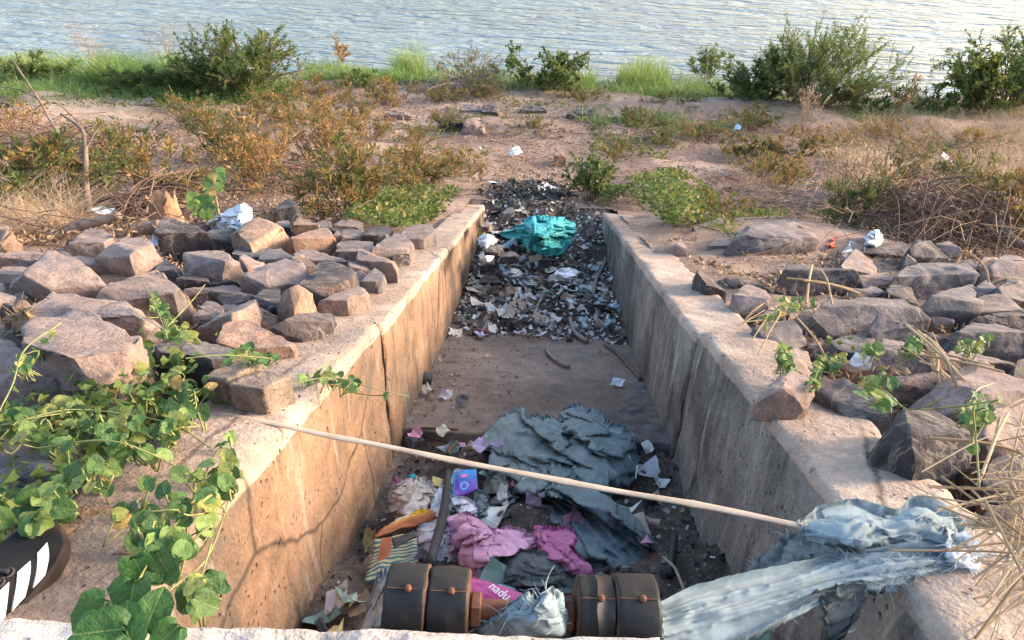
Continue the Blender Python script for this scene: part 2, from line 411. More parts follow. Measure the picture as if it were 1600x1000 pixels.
# ------------------------------------------------------------------ channel walls: thing > wall_section
def wall_section(y0, y1, xin, xout, top, depth_, mat, parent, seed, chip=.02, lip=0.0):
    "a run of wall; profile goes inner foot, inner face, top, outer face"
    sgn = 1 if xin > xout else -1           # +1: inner face looks to +X
    ny = max(6, int((y1-y0)/.022))
    prof = [(xin, -depth_+depth_*i/26) for i in range(26)] + [(xin+(xout-xin)*i/12, 0.0) for i in range(12)] + [(xout, -(.5)*i/8) for i in range(9)]
    prof = np.array(prof); k = len(prof)
    ys = np.linspace(y0, y1, ny)
    Xp = np.repeat(prof[None, :, 0], ny, 0).ravel(); Zp = np.repeat(prof[None, :, 1], ny, 0).ravel(); Yp = np.repeat(ys[:, None], k, 1).ravel()
    P = np.stack([Xp, Yp, Zp+T(Yp)], 1)
    nz = fbm(P*9, 4, seed); nz2 = fbm(P*3.1, 3, seed+5)
    # distance to the two top edges -> chipped arrises
    for xe, sg in ((xin, sgn), (xout, -sgn)):
        d = np.hypot(Xp-xe, Zp)
        pr = vnoise(n2(Yp*6.5, Yp*0+seed), seed+2)*.6+vnoise(n2(Yp*21, Yp*0+seed), seed+3)*.4
        c = np.clip(pr+.12, 0, 1.2)*chip*.95
        e = np.exp(-(d/(c+.006))**2)*(c*.75+.003)
        P[:, 0] -= sg*e*.8; P[:, 2] -= e*.8
    face = (np.arange(len(P)) % k) < 26
    P[:, 0] += np.where(face, sgn*(.004*nz+.006*nz2), 0)
    P[:, 2] += np.where(face, 0, top+.004*nz+.006*nz2)
    P[:, 2] += np.where(face, top*(1+Zp/depth_), 0)
    endj = np.minimum(Yp-y0, y1-Yp); e = np.exp(-(endj/.012)**2)*.010*(1+.7*vnoise(P*25, 8))
    P[:, 2] -= np.where(face, 0, e); P[:, 0] -= np.where(face, sgn*e*.8, 0)
    P[:, 2] += ZC
    F = gridF(ny, k)
    caps = []
    for r in (0, ny-1):
        idx = list(range(r*k, r*k+k)); caps.append(idx if r else idx[::-1])
    me_V = P
    o = mesh('wall_section', me_V, F, mat, True, None, parent)
    me = o.data
    me.materials.append(CONC_T); me.polygons.foreach_set('material_index', np.tile((np.arange(k-1) >= 25).astype(np.int32), ny-1))  # top and outer faces take the paler material with sunlight in its colour
    bm = bmesh.new(); bm.from_mesh(me); bm.verts.ensure_lookup_table()
    for cp in caps: bm.faces.new([bm.verts[i] for i in cp])
    bm.to_mesh(me); bm.free()
    return o
def yof(x, y): return float(U(x, y)[1])
yj1, yj2 = yof(598, 511), yof(708, 385); yr1 = yof(1094, 521)
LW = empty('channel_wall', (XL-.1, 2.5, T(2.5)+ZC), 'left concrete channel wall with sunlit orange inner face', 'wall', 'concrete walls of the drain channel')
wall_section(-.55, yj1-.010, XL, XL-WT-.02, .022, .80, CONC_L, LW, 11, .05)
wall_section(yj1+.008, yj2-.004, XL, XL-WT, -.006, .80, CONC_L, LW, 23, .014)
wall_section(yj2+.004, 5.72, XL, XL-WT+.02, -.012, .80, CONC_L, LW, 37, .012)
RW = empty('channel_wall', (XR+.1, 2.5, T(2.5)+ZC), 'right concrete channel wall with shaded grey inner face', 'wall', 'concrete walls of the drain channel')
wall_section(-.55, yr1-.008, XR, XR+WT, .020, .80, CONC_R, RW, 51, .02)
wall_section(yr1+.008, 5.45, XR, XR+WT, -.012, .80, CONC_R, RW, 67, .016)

# ------------------------------------------------------------------ rocks
def icosphere(sub):
    bm = bmesh.new(); bmesh.ops.create_icosphere(bm, subdivisions=sub, radius=1)
    V = np.array([v.co[:] for v in bm.verts]); F = np.array([[v.index for v in f.verts] for f in bm.faces]); bm.free()
    V /= np.linalg.norm(V, axis=1)[:, None]
    return V, F
def hull_planes(P):
    bm = bmesh.new()
    for p in P: bm.verts.new(p)
    bmesh.ops.convex_hull(bm, input=bm.verts)
    bm.normal_update(); pl = []
    c = P.mean(0)
    for f in bm.faces:
        if f.calc_area() < 1e-7: continue
        n = np.array(f.normal[:]); q = np.array(f.calc_center_median()[:])
        h = n@(q-c)
        if h < 0: n, h = -n, -h
        pl.append((n, h, f.calc_area()))
    bm.free(); out = []
    for n, h, ar in sorted(pl, key=lambda t: -t[2]):
        if len(out) < 16 and all(n@n_ < .92 for n_, h_ in out): out.append((n, max(h, 1e-4)))
    return c, np.array([n for n, h in out]), np.array([h for n, h in out])
def rock_mesh(P, sub, seed, chips=3, p=110, rough=.03, grow=1.05):
    P = np.asarray(P, float); lo, hi = P.min(0), P.max(0); S = np.maximum((hi-lo)/2, 1e-3); C0 = (hi+lo)/2
    Q = (P-C0)/S; rr = np.random.default_rng(seed)
    Q = Q+rr.normal(0, .004, Q.shape)
    c, N, H = hull_planes(Q)
    for _ in range(chips):
        n = rr.normal(0, 1, 3); n[2] = abs(n[2])*.6; n /= np.linalg.norm(n); s = ((Q-c)@n).max()
        N = np.vstack([N, n]); H = np.append(H, s*rr.uniform(.87, .98))
    # corners of the cut stone = triples of planes inside all others
    n = len(N); I = np.array([(i, j, k) for i in range(n) for j in range(i+1, n) for k in range(j+1, n)])
    A = N[I]; det = np.linalg.det(A); ok = np.abs(det) > .02; X = np.linalg.solve(A[ok], H[I[ok]][..., None])[..., 0]
    X = X[(X@N.T <= H[None]+1e-5).all(1)]
    X = np.clip(X, -1.7, 1.7)+c
    bm = bmesh.new()
    for q in X*S: bm.verts.new(q)
    bmesh.ops.remove_doubles(bm, verts=bm.verts, dist=float(S.min())*.04)
    r_ = bmesh.ops.convex_hull(bm, input=bm.verts)
    bmesh.ops.delete(bm, geom=[g for g in r_['geom_interior'] if isinstance(g, bmesh.types.BMVert)], context='VERTS')
    bmesh.ops.dissolve_limit(bm, angle_limit=.09, verts=bm.verts, edges=bm.edges)
    size = float(np.cbrt(np.prod(S)))
    bmesh.ops.bevel(bm, geom=list(bm.edges), offset=size*.028, segments=2, profile=.6, affect='EDGES', clamp_overlap=True)
    bmesh.ops.triangulate(bm, faces=bm.faces)
    tgt = size*{2: .9, 3: .5, 4: .25, 5: .14, 6: .07}[sub]
    for _ in range(6):
        lg = [e for e in bm.edges if e.calc_length() > tgt*1.4]
        if not lg: break
        bmesh.ops.subdivide_edges(bm, edges=lg, cuts=1, use_grid_fill=False); bmesh.ops.triangulate(bm, faces=[f for f in bm.faces if len(f.verts) > 3])
    bm.normal_update(); bm.verts.index_update()
    V = np.array([v.co[:] for v in bm.verts]); dn = np.array([v.normal[:] for v in bm.verts]); F = np.array([[v.index for v in f.verts] for f in bm.faces]); bm.free()
    q = V/size; am = rough*size
    wv = vnoise(q*1.7+seed, seed+3); step = np.abs(((q@rr.normal(0, 1, 3))*2.2+wv*.9) % 1-.5)*2
    disp = .8*fbm(q*1.3+seed, 2, seed)+.9*(step-.5)+1.0*fbm(q*4.2, 4, seed+5)
    V = V+C0+dn*(am*disp)[:, None]
    return (V-V.mean(0))*grow+V.mean(0), F
TONES = {'p': (.195, .152, .138), 'g': (.115, .107, .109), 'd': (.05, .048, .054), 'o': (.225, .15, .11), 'b': (.085, .087, .098)}
ROCKS = []
def add_rock(P, npx, label, tone, seed, group=None, base=None, chips=3, rough=.03, sub=None):
    if sub is None: sub = 3 if npx < 34 else 4 if npx < 90 else 5 if npx < 190 else 6
    V, F = rock_mesh(P, sub, seed, chips, rough=rough)
    b = V.mean(0); b[2] = V[:, 2].min()
    o = mesh('rock', V, F, ROCK, True, b)
    j = np.random.default_rng(seed).uniform(.86, 1.14); t = TONES[tone]
    o.color = (t[0]*j, t[1]*j, t[2]*j, 1)
    tag(o, label, 'rock', group); ROCKS.append(o); return o
def rock(label, view, tone, pts, ridge=None, k=.55, crease=None, base=0.0, group=None, chips=3, seed=None, deep=.45, rough=.03, sub=None, drop=None):
    ox, oy, s = view
    A = np.array([[float(t) for t in q.split(',')] for q in pts.split()])
    x = ox+A[:, 0]*s; y = oy+A[:, 1]*s
    seed = seed if seed is not None else len(ROCKS)+100
    rr = np.random.default_rng(seed)
    wpx, hpx = np.ptp(x), np.ptp(y)
    z = depth(U(x.mean(), y.max(), base)); m = z/FPX
    right = view in (VD,) or (view == VP and x.mean() > 1100)
    if right and base == 0: base = -.03
    cr = crease if crease is not None else rr.uniform(.42, .68)
    k = max(k, cr*1.22) if hpx > 14 else k
    H = k*hpx*m
    t = np.clip((y.max()-y)/hpx/cr, 0, 1)
    h = H*t*(1-.06*rr.random(len(t)))
    P = [UU(x, y, base+h)]
    if ridge:
        B = np.array([[float(t) for t in q.split(',')] for q in ridge.split()])
        P.append(UU(ox+B[:, 0]*s, oy+B[:, 1]*s, base+B[:, 2]*H))
    Q = np.vstack(P)
    top = Q[Q[:, 2]-T(Q[:, 1])-ZC-base > .45*H]
    bk = top.copy(); bk[:, 1] += deep*min(wpx, 1.6*hpx)*m; bk[:, 0] += (bk[:, 0]-Q[:, 0].mean())*-.15
    bk[:, 2] = T(bk[:, 1])+ZC+base-(.12 if drop is None else drop)
    dn = Q.copy(); dn[:, 2] = np.minimum(dn[:, 2], T(dn[:, 1])+ZC+base)-(.13 if drop is None else drop)
    dn[:, :2] = dn[:, :2]*.94+.06*Q[:, :2].mean(0)
    return add_rock(np.vstack([Q, bk, dn]), max(wpx, hpx), label, tone, seed, group, chips=chips, rough=rough, sub=sub)

VA = (0, 340, .3); VB = (280, 320, .28); VC = (530, 280, .34); VD = (1150, 380, .38); VE = (1060, 300, .34); VP = (0, 0, 1)
# left bank, far to near
rock('pinkish rock cut by the left frame edge under dry straw', VP, 'o', '-25,356 10,352 14,364 10,380 2,392 -25,396', k=.7)
rock('low brown slab at the left edge behind the wedge rock', VP, 'p', '-15,400 30,393 78,398 62,410 10,414 -15,416', k=.5)
rock('half grey half tan rock at the straw edge, topmost left', VA, 'p', '325,190 350,160 400,110 470,62 545,85 560,120 540,160 430,200 360,205', '470,68,1.05 455,185,.3', k=.65)
rock('dark low rock wedged beside the half grey rock', VP, 'd', '78,396 95,388 108,396 104,406 84,410', k=.5)
rock('large smooth domed pink rock in the upper left pile', VA, 'p', '505,215 540,160 620,112 740,120 800,170 845,235 830,280 740,305 660,290 570,250', '600,140,1.1 700,180,1.15 640,265,.5', k=.62)
rock('long brown rock lying behind the wedge boulder', VA, 'p', '175,225 250,198 420,205 575,222 592,250 560,310 500,315 330,260', k=.5)
rock('large wedge boulder with dark grey left face and pink right slope', VA, 'p', '50,385 85,330 180,240 250,220 330,215 440,270 560,345 540,368 420,392 320,390 190,425 100,405', '285,228,1.12 310,385,.45 130,300,.95', k=.75)
rock('pale slab at left edge below the long brown slab', VP, 'p', '-15,428 20,416 44,416 38,432 20,446 -15,452', k=.5)
rock('rounded pink stone at the left edge beneath the wedge boulder', VP, 'p', '-14,446 4,444 8,456 2,466 -14,468', k=.5)
rock('small brown stone tucked under the wedge boulder', VP, 'p', '22,462 34,460 48,468 46,478 24,476', k=.5)
rock('thin dark slab beneath the pale slab at left', VP, 'd', '-14,472 8,470 22,480 14,492 -14,496', k=.5)
rock('small rounded reddish stone before the huge boulder', VP, 'o', '22,482 32,470 42,473 50,482 44,492 26,494', k=.5)
rock('orange edged low rock right of the wedge boulder', VA, 'o', '530,310 570,288 640,288 715,312 700,330 600,345 540,340', k=.5)
rock('wide grey and orange boulder with a yellow vine tip over it', VA, 'p', '495,435 540,385 590,355 700,330 800,288 860,310 925,368 900,400 850,420 770,505 690,470 600,455', '690,380,1.05 800,300,1.0 700,470,.5', k=.7)
rock('two tone upright stone beside the domed pink rock', VA, 'b', '800,285 830,240 870,228 920,260 945,295 935,320 880,335 840,300', k=.65)
rock('rusty red broken stone behind the creeping vine', VA, 'o', '845,415 880,392 920,388 985,420 975,455 920,480 870,470', k=.6)
rock('flat topped maroon slab below the tree stump', VP, 'd', '246,366 258,346 284,348 326,364 328,376 322,392 296,388 250,378', k=.7, crease=.85, chips=1)
rock('grey rounded rock under the white sack', VB, 'g', '160,190 190,145 290,128 338,152 320,205 240,225 180,215', k=.6)
rock('angular rock with dark left face and orange right face', VB, 'o', '300,205 330,150 430,82 500,95 560,135 592,165 520,190 470,190 405,245 330,235', '428,84,1.25 405,235,.55', k=.85)
rock('low brown wedge in front of the orange faced rock', VB, 'p', '462,185 530,158 605,175 612,200 590,235 540,235', k=.55)
rock('small grey triangular stone below the orange faced rock', VB, 'g', '405,240 455,200 515,225 512,252 450,255', k=.6)
rock('dark standing rock topmost of the left pile under shrubs', VB, 'd', '525,85 535,40 565,-12 620,-20 655,10 685,70 650,110 580,110', k=.85, crease=.75)
rock('small grey block before the dark standing rock', VB, 'b', '520,120 555,95 608,88 618,130 580,155 540,150', k=.6)
rock('dark stone beneath the white sack end', VB, 'd', '300,100 340,50 400,60 425,90 370,110', k=.6)
rock('flat topped tan block with bright right face near top', VB, 'o', '590,235 640,190 720,150 840,132 880,190 865,225 790,272 650,265', '650,195,.95 660,258,.3', k=.7)
rock('orange rock leaning behind the tan block', VB, 'o', '640,115 655,78 720,98 780,125 730,165 660,185', k=.7)
rock('brown flat stone beneath creeper near the wall top end', VB, 'p', '765,110 790,95 850,95 855,140 800,140', k=.5)
rock('dark stone under creeper left of the wall', VB, 'd', '845,150 870,108 925,108 920,158 870,165', k=.6)
rock('pale brown rock peeking out under creeper', VB, 'p', '915,115 960,100 1020,104 1010,150 930,155', k=.5)
rock('small upright pinkish stone right of the tan block', VB, 'p', '850,175 885,148 922,175 918,215 870,220', k=.7)
rock('grey purple rock in the upper right of the left pile', VB, 'g', '878,230 910,208 1010,205 1060,240 1030,310 950,310 890,285', k=.65)
rock('big blocky rock with pink top and dark front', VB, 'p', '25,375 40,280 110,262 250,262 320,320 360,395 340,432 240,415 60,395', '240,320,1.0 240,410,.35', k=.75, crease=.7)
rock('dark slab spanning behind the small block', VB, 'b', '298,275 340,242 400,240 560,258 600,300 490,330 400,310', k=.5)
rock('small cream block with flat face in the middle of left pile', VB, 'p', '340,370 340,300 355,278 475,335 472,368 372,395', '380,352,.9', k=.75)
rock('rounded blue grey rock over the pale slab', VB, 'b', '445,310 500,255 570,255 650,300 640,335 540,345 480,365', k=.7)
rock('long pink rock stretching right with a flat top', VB, 'p', '625,275 700,258 800,275 960,322 920,340 880,335 790,355 740,320', k=.5)
rock('brown step shaped rock under the long pink rock', VB, 'o', '640,290 700,290 770,345 745,385 700,410 650,350', k=.6)
rock('pale flat slab with dark broken underside mid left', VB, 'p', '355,455 370,390 460,375 560,312 600,310 690,335 715,405 650,440 560,478 440,505', '690,345,1.0 480,465,.45', k=.62)
rock('dark brown boulder leaning beside the upright block', VB, 'd', '685,455 730,390 790,355 900,348 985,385 960,430 870,490 790,548 745,520', '900,350,1.1 800,530,.4', k=.8)
rock('small dark stone right of the brown boulder', VB, 'g', '910,460 960,395 1040,380 1060,440 1000,470', k=.6)
rock('brown flat rock right of the upright block', VB, 'p', '765,570 800,535 880,490 1010,468 1050,500 960,560 890,600 800,615', k=.55)
rock('upright grey block with a bright tan right side', VB, 'o', '553,652 565,560 580,492 665,448 742,505 745,600 690,640 600,660', '655,462,1.12 645,640,.35', k=.85, crease=.9, chips=1)
rock('dark angular rock left of the upright block', VB, 'd', '420,520 470,482 560,480 575,560 555,625 480,590', k=.65)
rock('dark wedge rock with pale ridge mid left', VB, 'd', '175,490 240,480 330,500 425,508 400,530 330,550 260,565', k=.6)
rock('low dark and rust slab beneath the big blocky rock', VB, 'd', '-10,415 60,395 150,392 172,435 100,465 -10,455', k=.55)
rock('low dark wedge right of the rust slab', VB, 'd', '148,400 200,395 300,430 350,455 260,462 170,450', k=.5)
rock('thin flat brown rock under the dark wedges', VB, 'p', '-10,490 60,472 300,452 400,480 330,500 200,500 60,500', k=.5)
rock('long pale beam shaped rock slanting up to the right', VB, 'p', '110,700 180,655 250,600 330,565 425,530 435,570 360,685 290,700 200,745 140,735', '300,600,1.1 240,690,.5', k=.7)
rock('dark rounded rock behind the long beam rock', VB, 'b', '105,580 130,545 190,540 240,570 230,620 150,640', k=.6)
rock('blue grey stone at the lower end of the beam rock', VB, 'b', '125,660 160,620 220,600 240,640 180,690', k=.6)
rock('thin dark grey slab behind the beam rock', VB, 'b', '190,590 260,562 330,562 310,595 230,620', k=.5)
rock('tan slab below the upright block', VB, 'o', '395,610 430,565 500,600 552,635 500,650 420,640', k=.55)
rock('small rusty oblong stone in front of the tan slab', VB, 'o', '375,690 410,650 475,622 548,640 545,665 495,712 410,708', k=.6)
rock('dark boulder with a tan right side touching the wall', VB, 'd', '465,725 540,680 640,635 740,620 850,618 845,655 780,700 700,785 620,795 540,750', '700,640,1.1 690,760,.4', k=.75)
rock('domed boulder with blue left end and tan right slope', VB, 'o', '215,775 250,720 300,685 400,682 480,710 560,740 630,790 600,830 540,895 400,890 300,820', '370,700,1.12 370,830,.7', k=.75)
rock('flat grey slab beside the paired concrete bricks', VP, 'g', '246,556 262,534 318,532 360,542 386,556 384,572 330,600 282,604 252,584', '330,560,1.0', k=.7, crease=.8)
rock('small triangular stone before the big blocky rock', VB, 'p', '85,390 128,342 180,395 140,410', k=.6)
rock('small pale pebble rock under the yellow vine tip', VP, 'p', '228,484 240,478 252,482 250,492 232,494', k=.5)
rock('brown stone left of the beam rock under vine leaves', VP, 'p', '300,496 312,484 330,492 326,508 306,510', k=.5)
# huge boulders
rock('huge flat pink boulder at the left, its rear slab', VA, 'p', '170,560 185,475 290,398 400,425 560,440 680,480 780,560 825,592 800,640 730,662 600,640', '300,440,1.0 700,520,1.05', k=.55, crease=.6, rough=.03)
rock('huge flat pink boulder at the left, its cracked front block', VA, 'p', '270,840 100,660 190,540 420,500 560,560 710,640 705,720 665,870 600,925 520,965 380,960', '560,700,1.02 380,740,1.0 530,870,.6 690,700,1.0', k=.6, crease=.62, rough=.035)
rock('huge pink boulder cut by left frame edge, lower front slab', VA, 'p', '-60,950 -60,690 10,640 90,680 180,760 330,890 330,965 120,985 -40,985', '60,720,1.0', k=.42, crease=.6, rough=.03)
rock('dark grey filler rock for the shade in the crevice between the huge boulders', VA, 'd', '80,700 130,640 260,700 390,830 400,880 340,900 180,800', k=.35)  # dark stone stands in for the shade inside the open crevice
rock('grey tipped stone left of the huge boulder', VP, 'b', '-15,545 8,528 26,520 30,532 8,548 -15,560', k=.6)
rock('dark brown rock with a dry coir tuft on it', VP, 'd', '8,500 30,486 56,480 60,498 40,512 14,516', k=.6)
rock('half buried brown slab inside the vine patch', VP, 'g', '-15,705 20,692 80,694 96,710 80,740 50,762 -15,772', k=.35, crease=.5)
# strip between the left pile and the wall
rock('flat pinkish rock at the upper edge by the creeper', VC, 'p', '-25,215 10,198 85,198 90,222 60,245 -20,245', k=.55)
rock('grey pink rock below the creeper edge', VC, 'g', '5,265 20,235 62,226 110,250 128,288 60,295', k=.65)
rock('dark cracked rock under the creeper beside the wall', VC, 'd', '118,272 140,235 175,212 245,232 225,262 180,270 170,302', k=.65)
rock('large brown angular rock next to the wall', VC, 'p', '168,330 190,295 252,265 300,275 340,300 300,345 250,382 200,360', '255,270,1.05', k=.75)
rock('broad grey rock leaning on the wall below creeper', VC, 'g', '262,280 295,235 330,218 420,212 438,240 390,285 340,312', k=.7)
rock('small dark stone against the wall', VC, 'd', '242,360 290,330 345,318 320,350 262,395', k=.6)
rock('wide rough rock left of the angular brown rock', VC, 'p', '-15,335 10,300 60,290 150,295 172,335 100,345 20,372', k=.65)
rock('triangular pale wedge pointing upward near the wall', VC, 'p', '85,375 92,328 165,350 255,390 262,398 205,438 140,422', '92,330,1.25 180,370,1.0', k=.85)
rock('rust brown rock with a dark base left of the wedge', VC, 'o', '-20,430 0,408 48,415 60,450 40,492 -10,505', k=.65)
rock('pale small boulder touching the wall', VC, 'g', '98,475 130,435 160,418 212,440 190,485 130,525 105,510', k=.7)
rock('stepped brown stone between rust rock and wedge', VC, 'p', '45,385 90,375 140,415 120,450 70,470 50,430', k=.6)
rock('dark slab low against the wall', VC, 'd', '-20,520 20,500 100,495 118,538 60,570 -10,595', k=.6)
rock('brown low stone under the pale small boulder', VC, 'p', '45,500 60,460 105,452 120,500 80,510', k=.5)
# right bank
rock('loose tan rock sitting on top of the right wall', VD, 'p', '78,655 120,600 160,575 205,538 290,560 325,592 305,660 270,690 205,720 130,730 85,712', '205,545,1.15 190,600,1.1 280,675,.5 95,700,.15', k=.6, base=.012, crease=.62, drop=-.001, deep=.25, chips=2)
rock('wide flat grey boulder in the centre of right pile', VD, 'g', '315,300 345,262 400,243 560,228 680,236 745,270 785,312 775,345 720,362 560,365 520,385 400,388 335,335', '560,240,1.0 400,380,.2', k=.62, crease=.75)
rock('grey brick shaped rock below the wide flat boulder', VD, 'g', '552,372 565,335 595,316 720,348 868,400 865,442 780,448 680,430 565,408', k=.65, crease=.8, chips=1)
rock('rounded grey brown rock left of the brick shaped rock', VD, 'g', '390,408 450,385 525,374 560,400 562,450 530,485 480,492 420,460', k=.55)
rock('broad grey rock with ridge below the brick shaped rock', VD, 'g', '540,525 560,470 600,408 690,412 800,462 815,520 740,535 640,532', '600,440,1.05', k=.6)
rock('small pinkish pyramid stone in the right pile', VD, 'o', '798,525 812,480 838,450 890,485 935,522 860,535', k=.7)
rock('long grey slab at the right frame edge', VD, 'g', '872,420 900,370 975,328 1080,355 1240,395 1240,470 1060,455 900,445', k=.6, crease=.7)
rock('large pointed boulder with pink right slope near straw', VD, 'p', '755,670 775,620 900,545 990,512 1080,560 1240,605 1240,720 1060,730 930,790 850,720', '990,516,1.15 920,760,.3 1020,620,1.1 930,640,1.0', k=.75)
rock('dark fronted pinkish rock left of the pointed boulder', VD, 'p', '605,625 625,575 680,545 860,530 900,548 790,605 770,650 690,680 640,690', k=.65, crease=.75)
rock('big dark blue boulder beside the wall by the straw', VD, 'd', '595,850 640,760 690,690 770,692 900,770 985,830 960,930 900,1000 760,1010 650,930', '692,700,1.1 720,800,1.0 740,960,.45', k=.8, crease=.8)
rock('long sloping brown slab alongside the right wall', VD, 'g', '325,600 350,578 430,585 560,640 665,712 640,760 560,800 470,720', k=.6, crease=.6)
rock('blue grey rock with one pink side by the wall', VD, 'g', '68,365 120,332 230,325 262,360 298,420 250,432 200,462 150,425', '232,330,1.1 215,440,.4', k=.75)
rock('brown rock wedged against the wall below it', VD, 'p', '195,470 240,445 292,452 315,520 295,555 250,540', k=.6)
rock('smooth pinkish slab close to the wall top', VD, 'p', '-10,215 20,190 60,183 110,200 140,232 110,265 60,305 0,285', k=.5)
rock('reddish brown stone with dry stems by the slab', VD, 'o', '85,325 130,275 195,243 220,290 190,330 120,335', k=.5)
rock('flat topped dark block under broken cane stems', VD, 'd', '190,215 200,115 230,95 350,112 490,128 520,160 470,185 400,195 330,215', k=.7, crease=.8)
rock('pink stepped rock behind the flat topped block', VD, 'p', '432,92 480,38 540,50 590,135 540,145 480,110', k=.6)
rock('overhanging long grey rock topmost on the right pile', VD, 'g', '652,145 700,110 800,86 930,88 990,128 965,165 860,190 780,200 700,190', k=.75, crease=.7)
rock('dark cubic boulder standing behind the overhanging rock', VD, 'd', '705,30 740,-8 800,0 880,70 885,85 790,95 738,112', '745,0,1.0', k=.85, crease=.85)
rock('pale rounded rock right of the dark cubic boulder', VD, 'p', '820,5 870,-8 905,15 930,42 890,85', k=.7)
rock('dark rock between the pale rock and tan boulder', VD, 'd', '900,90 960,64 1015,100 1015,145 960,145 910,125', k=.65)
rock('tan rock half hidden on the right upper edge', VD, 'o', '998,90 1020,60 1075,62 1065,135 1020,155', k=.65)
rock('tan topped boulder at the right frame edge', VD, 'p', '1055,120 1070,75 1105,48 1230,80 1230,165 1130,165 1065,168', k=.65)
rock('blue grey rock low at the right frame edge', VD, 'b', '1070,190 1110,160 1230,150 1230,250 1130,240 1080,215', k=.6)
rock('low grey rock under the flat boulder rear', VD, 'g', '435,228 470,195 560,178 625,210 630,235 540,236', k=.6)
rock('dark hollowed rock right of the low grey rock', VD, 'd', '615,205 640,172 715,182 745,248 690,245', k=.6)
rock('pinkish low slab under the cane stems', VD, 'p', '470,190 500,138 620,122 675,160 650,182 560,185', k=.55)
rock('large smooth grey slab in the gap of right pile', VD, 'b', '752,280 800,230 880,190 965,168 975,250 970,330 900,345 850,300', k=.5)
rock('sunlit tan topped grey boulder on the right', VD, 'p', '955,290 975,230 1080,218 1170,275 1100,310 970,330', k=.65)
rock('dark grey boulder below the tan topped one', VD, 'd', '965,330 1000,305 1180,272 1240,300 1240,380 1100,365 1000,335', k=.6)
rock('small pale rock behind the tan topped boulder', VD, 'g', '975,225 985,185 1030,152 1080,195 1095,222 1010,232', k=.65)
rock('small brown rock by the cane stems in the gap', VD, 'p', '795,300 820,275 860,275 890,320 880,355 820,350', k=.55)
rock('thin reddish slab on edge in the right vine', VD, 'o', '405,498 440,482 530,500 545,525 460,535', k=.5)
rock('brown broken slab at the right with splintered top', VD, 'p', '870,470 890,448 1000,460 1140,500 1155,530 1080,535 960,500', k=.5)
rock('dark reddish rock at the right frame edge', VD, 'd', '1140,540 1165,490 1230,470 1230,600 1160,590', k=.6)
rock('dark stone filling behind the reddish slab', VD, 'd', '235,320 280,285 330,315 390,385 330,390 260,370', k=.4)
rock('dark slab under the straw near the blue sack', VP, 'd', '1505,850 1530,810 1575,790 1625,800 1625,870 1560,875', k=.5)
rock('brown boulder at the right edge behind the straw', VP, 'p', '1530,690 1560,640 1625,625 1625,720 1560,740', k=.5)
rock('dark boulder under the straw at the right edge', VP, 'd', '1530,760 1550,720 1625,700 1625,790 1560,800', k=.5)
# right bank, upper edge
rock('two faced brown stone at the creeper edge right of channel', VE, 'p', '-15,110 5,90 62,82 85,140 60,165 10,168', '60,88,1.1', k=.8)
rock('dark angular stone right of the two faced stone', VE, 'd', '72,190 118,145 185,132 262,208 200,215 110,210', k=.7)
rock('large ridge rock sunk into the soil mound', VE, 'g', '235,245 300,195 370,158 490,142 565,170 640,215 600,245 450,250 330,285', '490,148,1.1 430,235,.6', k=.65)
rock('grey pink ledge of rock left of the ridge rock', VE, 'p', '130,250 180,215 240,215 260,250 200,275', k=.5)
rock('flat dark rock below the brush pile', VE, 'd', '828,280 860,258 1000,240 1070,245 1065,295 930,302', k=.6)
rock('small blue stone beside the dark cubic boulder', VE, 'b', '1040,335 1050,290 1068,268 1090,320 1085,345', k=.7)
rock('thin dark slab leaning at the outer wall edge', VE, 'd', '76,385 100,368 130,385 215,458 180,462 130,430', k=.7)
rock('pinkish stone by the wall corner', VE, 'p', '-20,240 10,215 42,265 20,285 -15,280', k=.6)
rock('brown pebble rock by the soil patch', VE, 'p', '750,290 800,275 880,330 860,350 780,330', k=.5)
# terrace stones, far
for i, (x, y, w_, h_, t, lb) in enumerate([
    (168, 160, 24, 14, 'p', 'brown stone on the sandy strip, middle left'), (228, 160, 28, 14, 'p', 'pinkish stone on the sandy strip beside dry leaves'),
    (276, 166, 26, 13, 'd', 'dark stone on the sandy strip below the green bush'), (130, 164, 18, 8, 'p', 'low pale stone on the sandy strip at left'),
    (735, 170, 34, 18, 'p', 'brown rock at the terrace edge near river'), (765, 172, 28, 20, 'd', 'dark rock on the terrace edge left of the ledge'),
    (706, 188, 36, 20, 'd', 'dark rock below the terrace edge'), (740, 196, 34, 26, 'p', 'lumpy brown clod by the terrace rocks'),
    (832, 172, 44, 12, 'd', 'long low dark ledge rock on the terrace'), (910, 178, 52, 16, 'd', 'flat dark slab at the right end of the terrace'),
    (620, 178, 40, 12, 'p', 'low brown rock left on the terrace'), (1090, 192, 22, 12, 'o', 'tan rock by the riverside grass on the right'),
    (875, 243, 18, 12, 'o', 'single round tan stone alone on bare soil'), (1060, 270, 22, 14, 'o', 'tan stone on top of the creeper bush'),
    (960, 182, 24, 10, 'p', 'small low rock right of the flat dark slab'), (5, 160, 24, 18, 'd', 'dark maroon rock at the far left edge'),
    (1115, 187, 20, 10, 'p', 'small pink stone near the pale blue litter')]):
    rock(lb, (x, y, 1), t, ' '.join('%g,%g' % (a*w_/2, b*h_/2) for a, b in [(-1, .3), (-.6, -.7), (.1, -1), (.8, -.6), (1, .3), (.5, .95), (-.5, 1)]), k=.7, sub=4, chips=7, rough=.075)
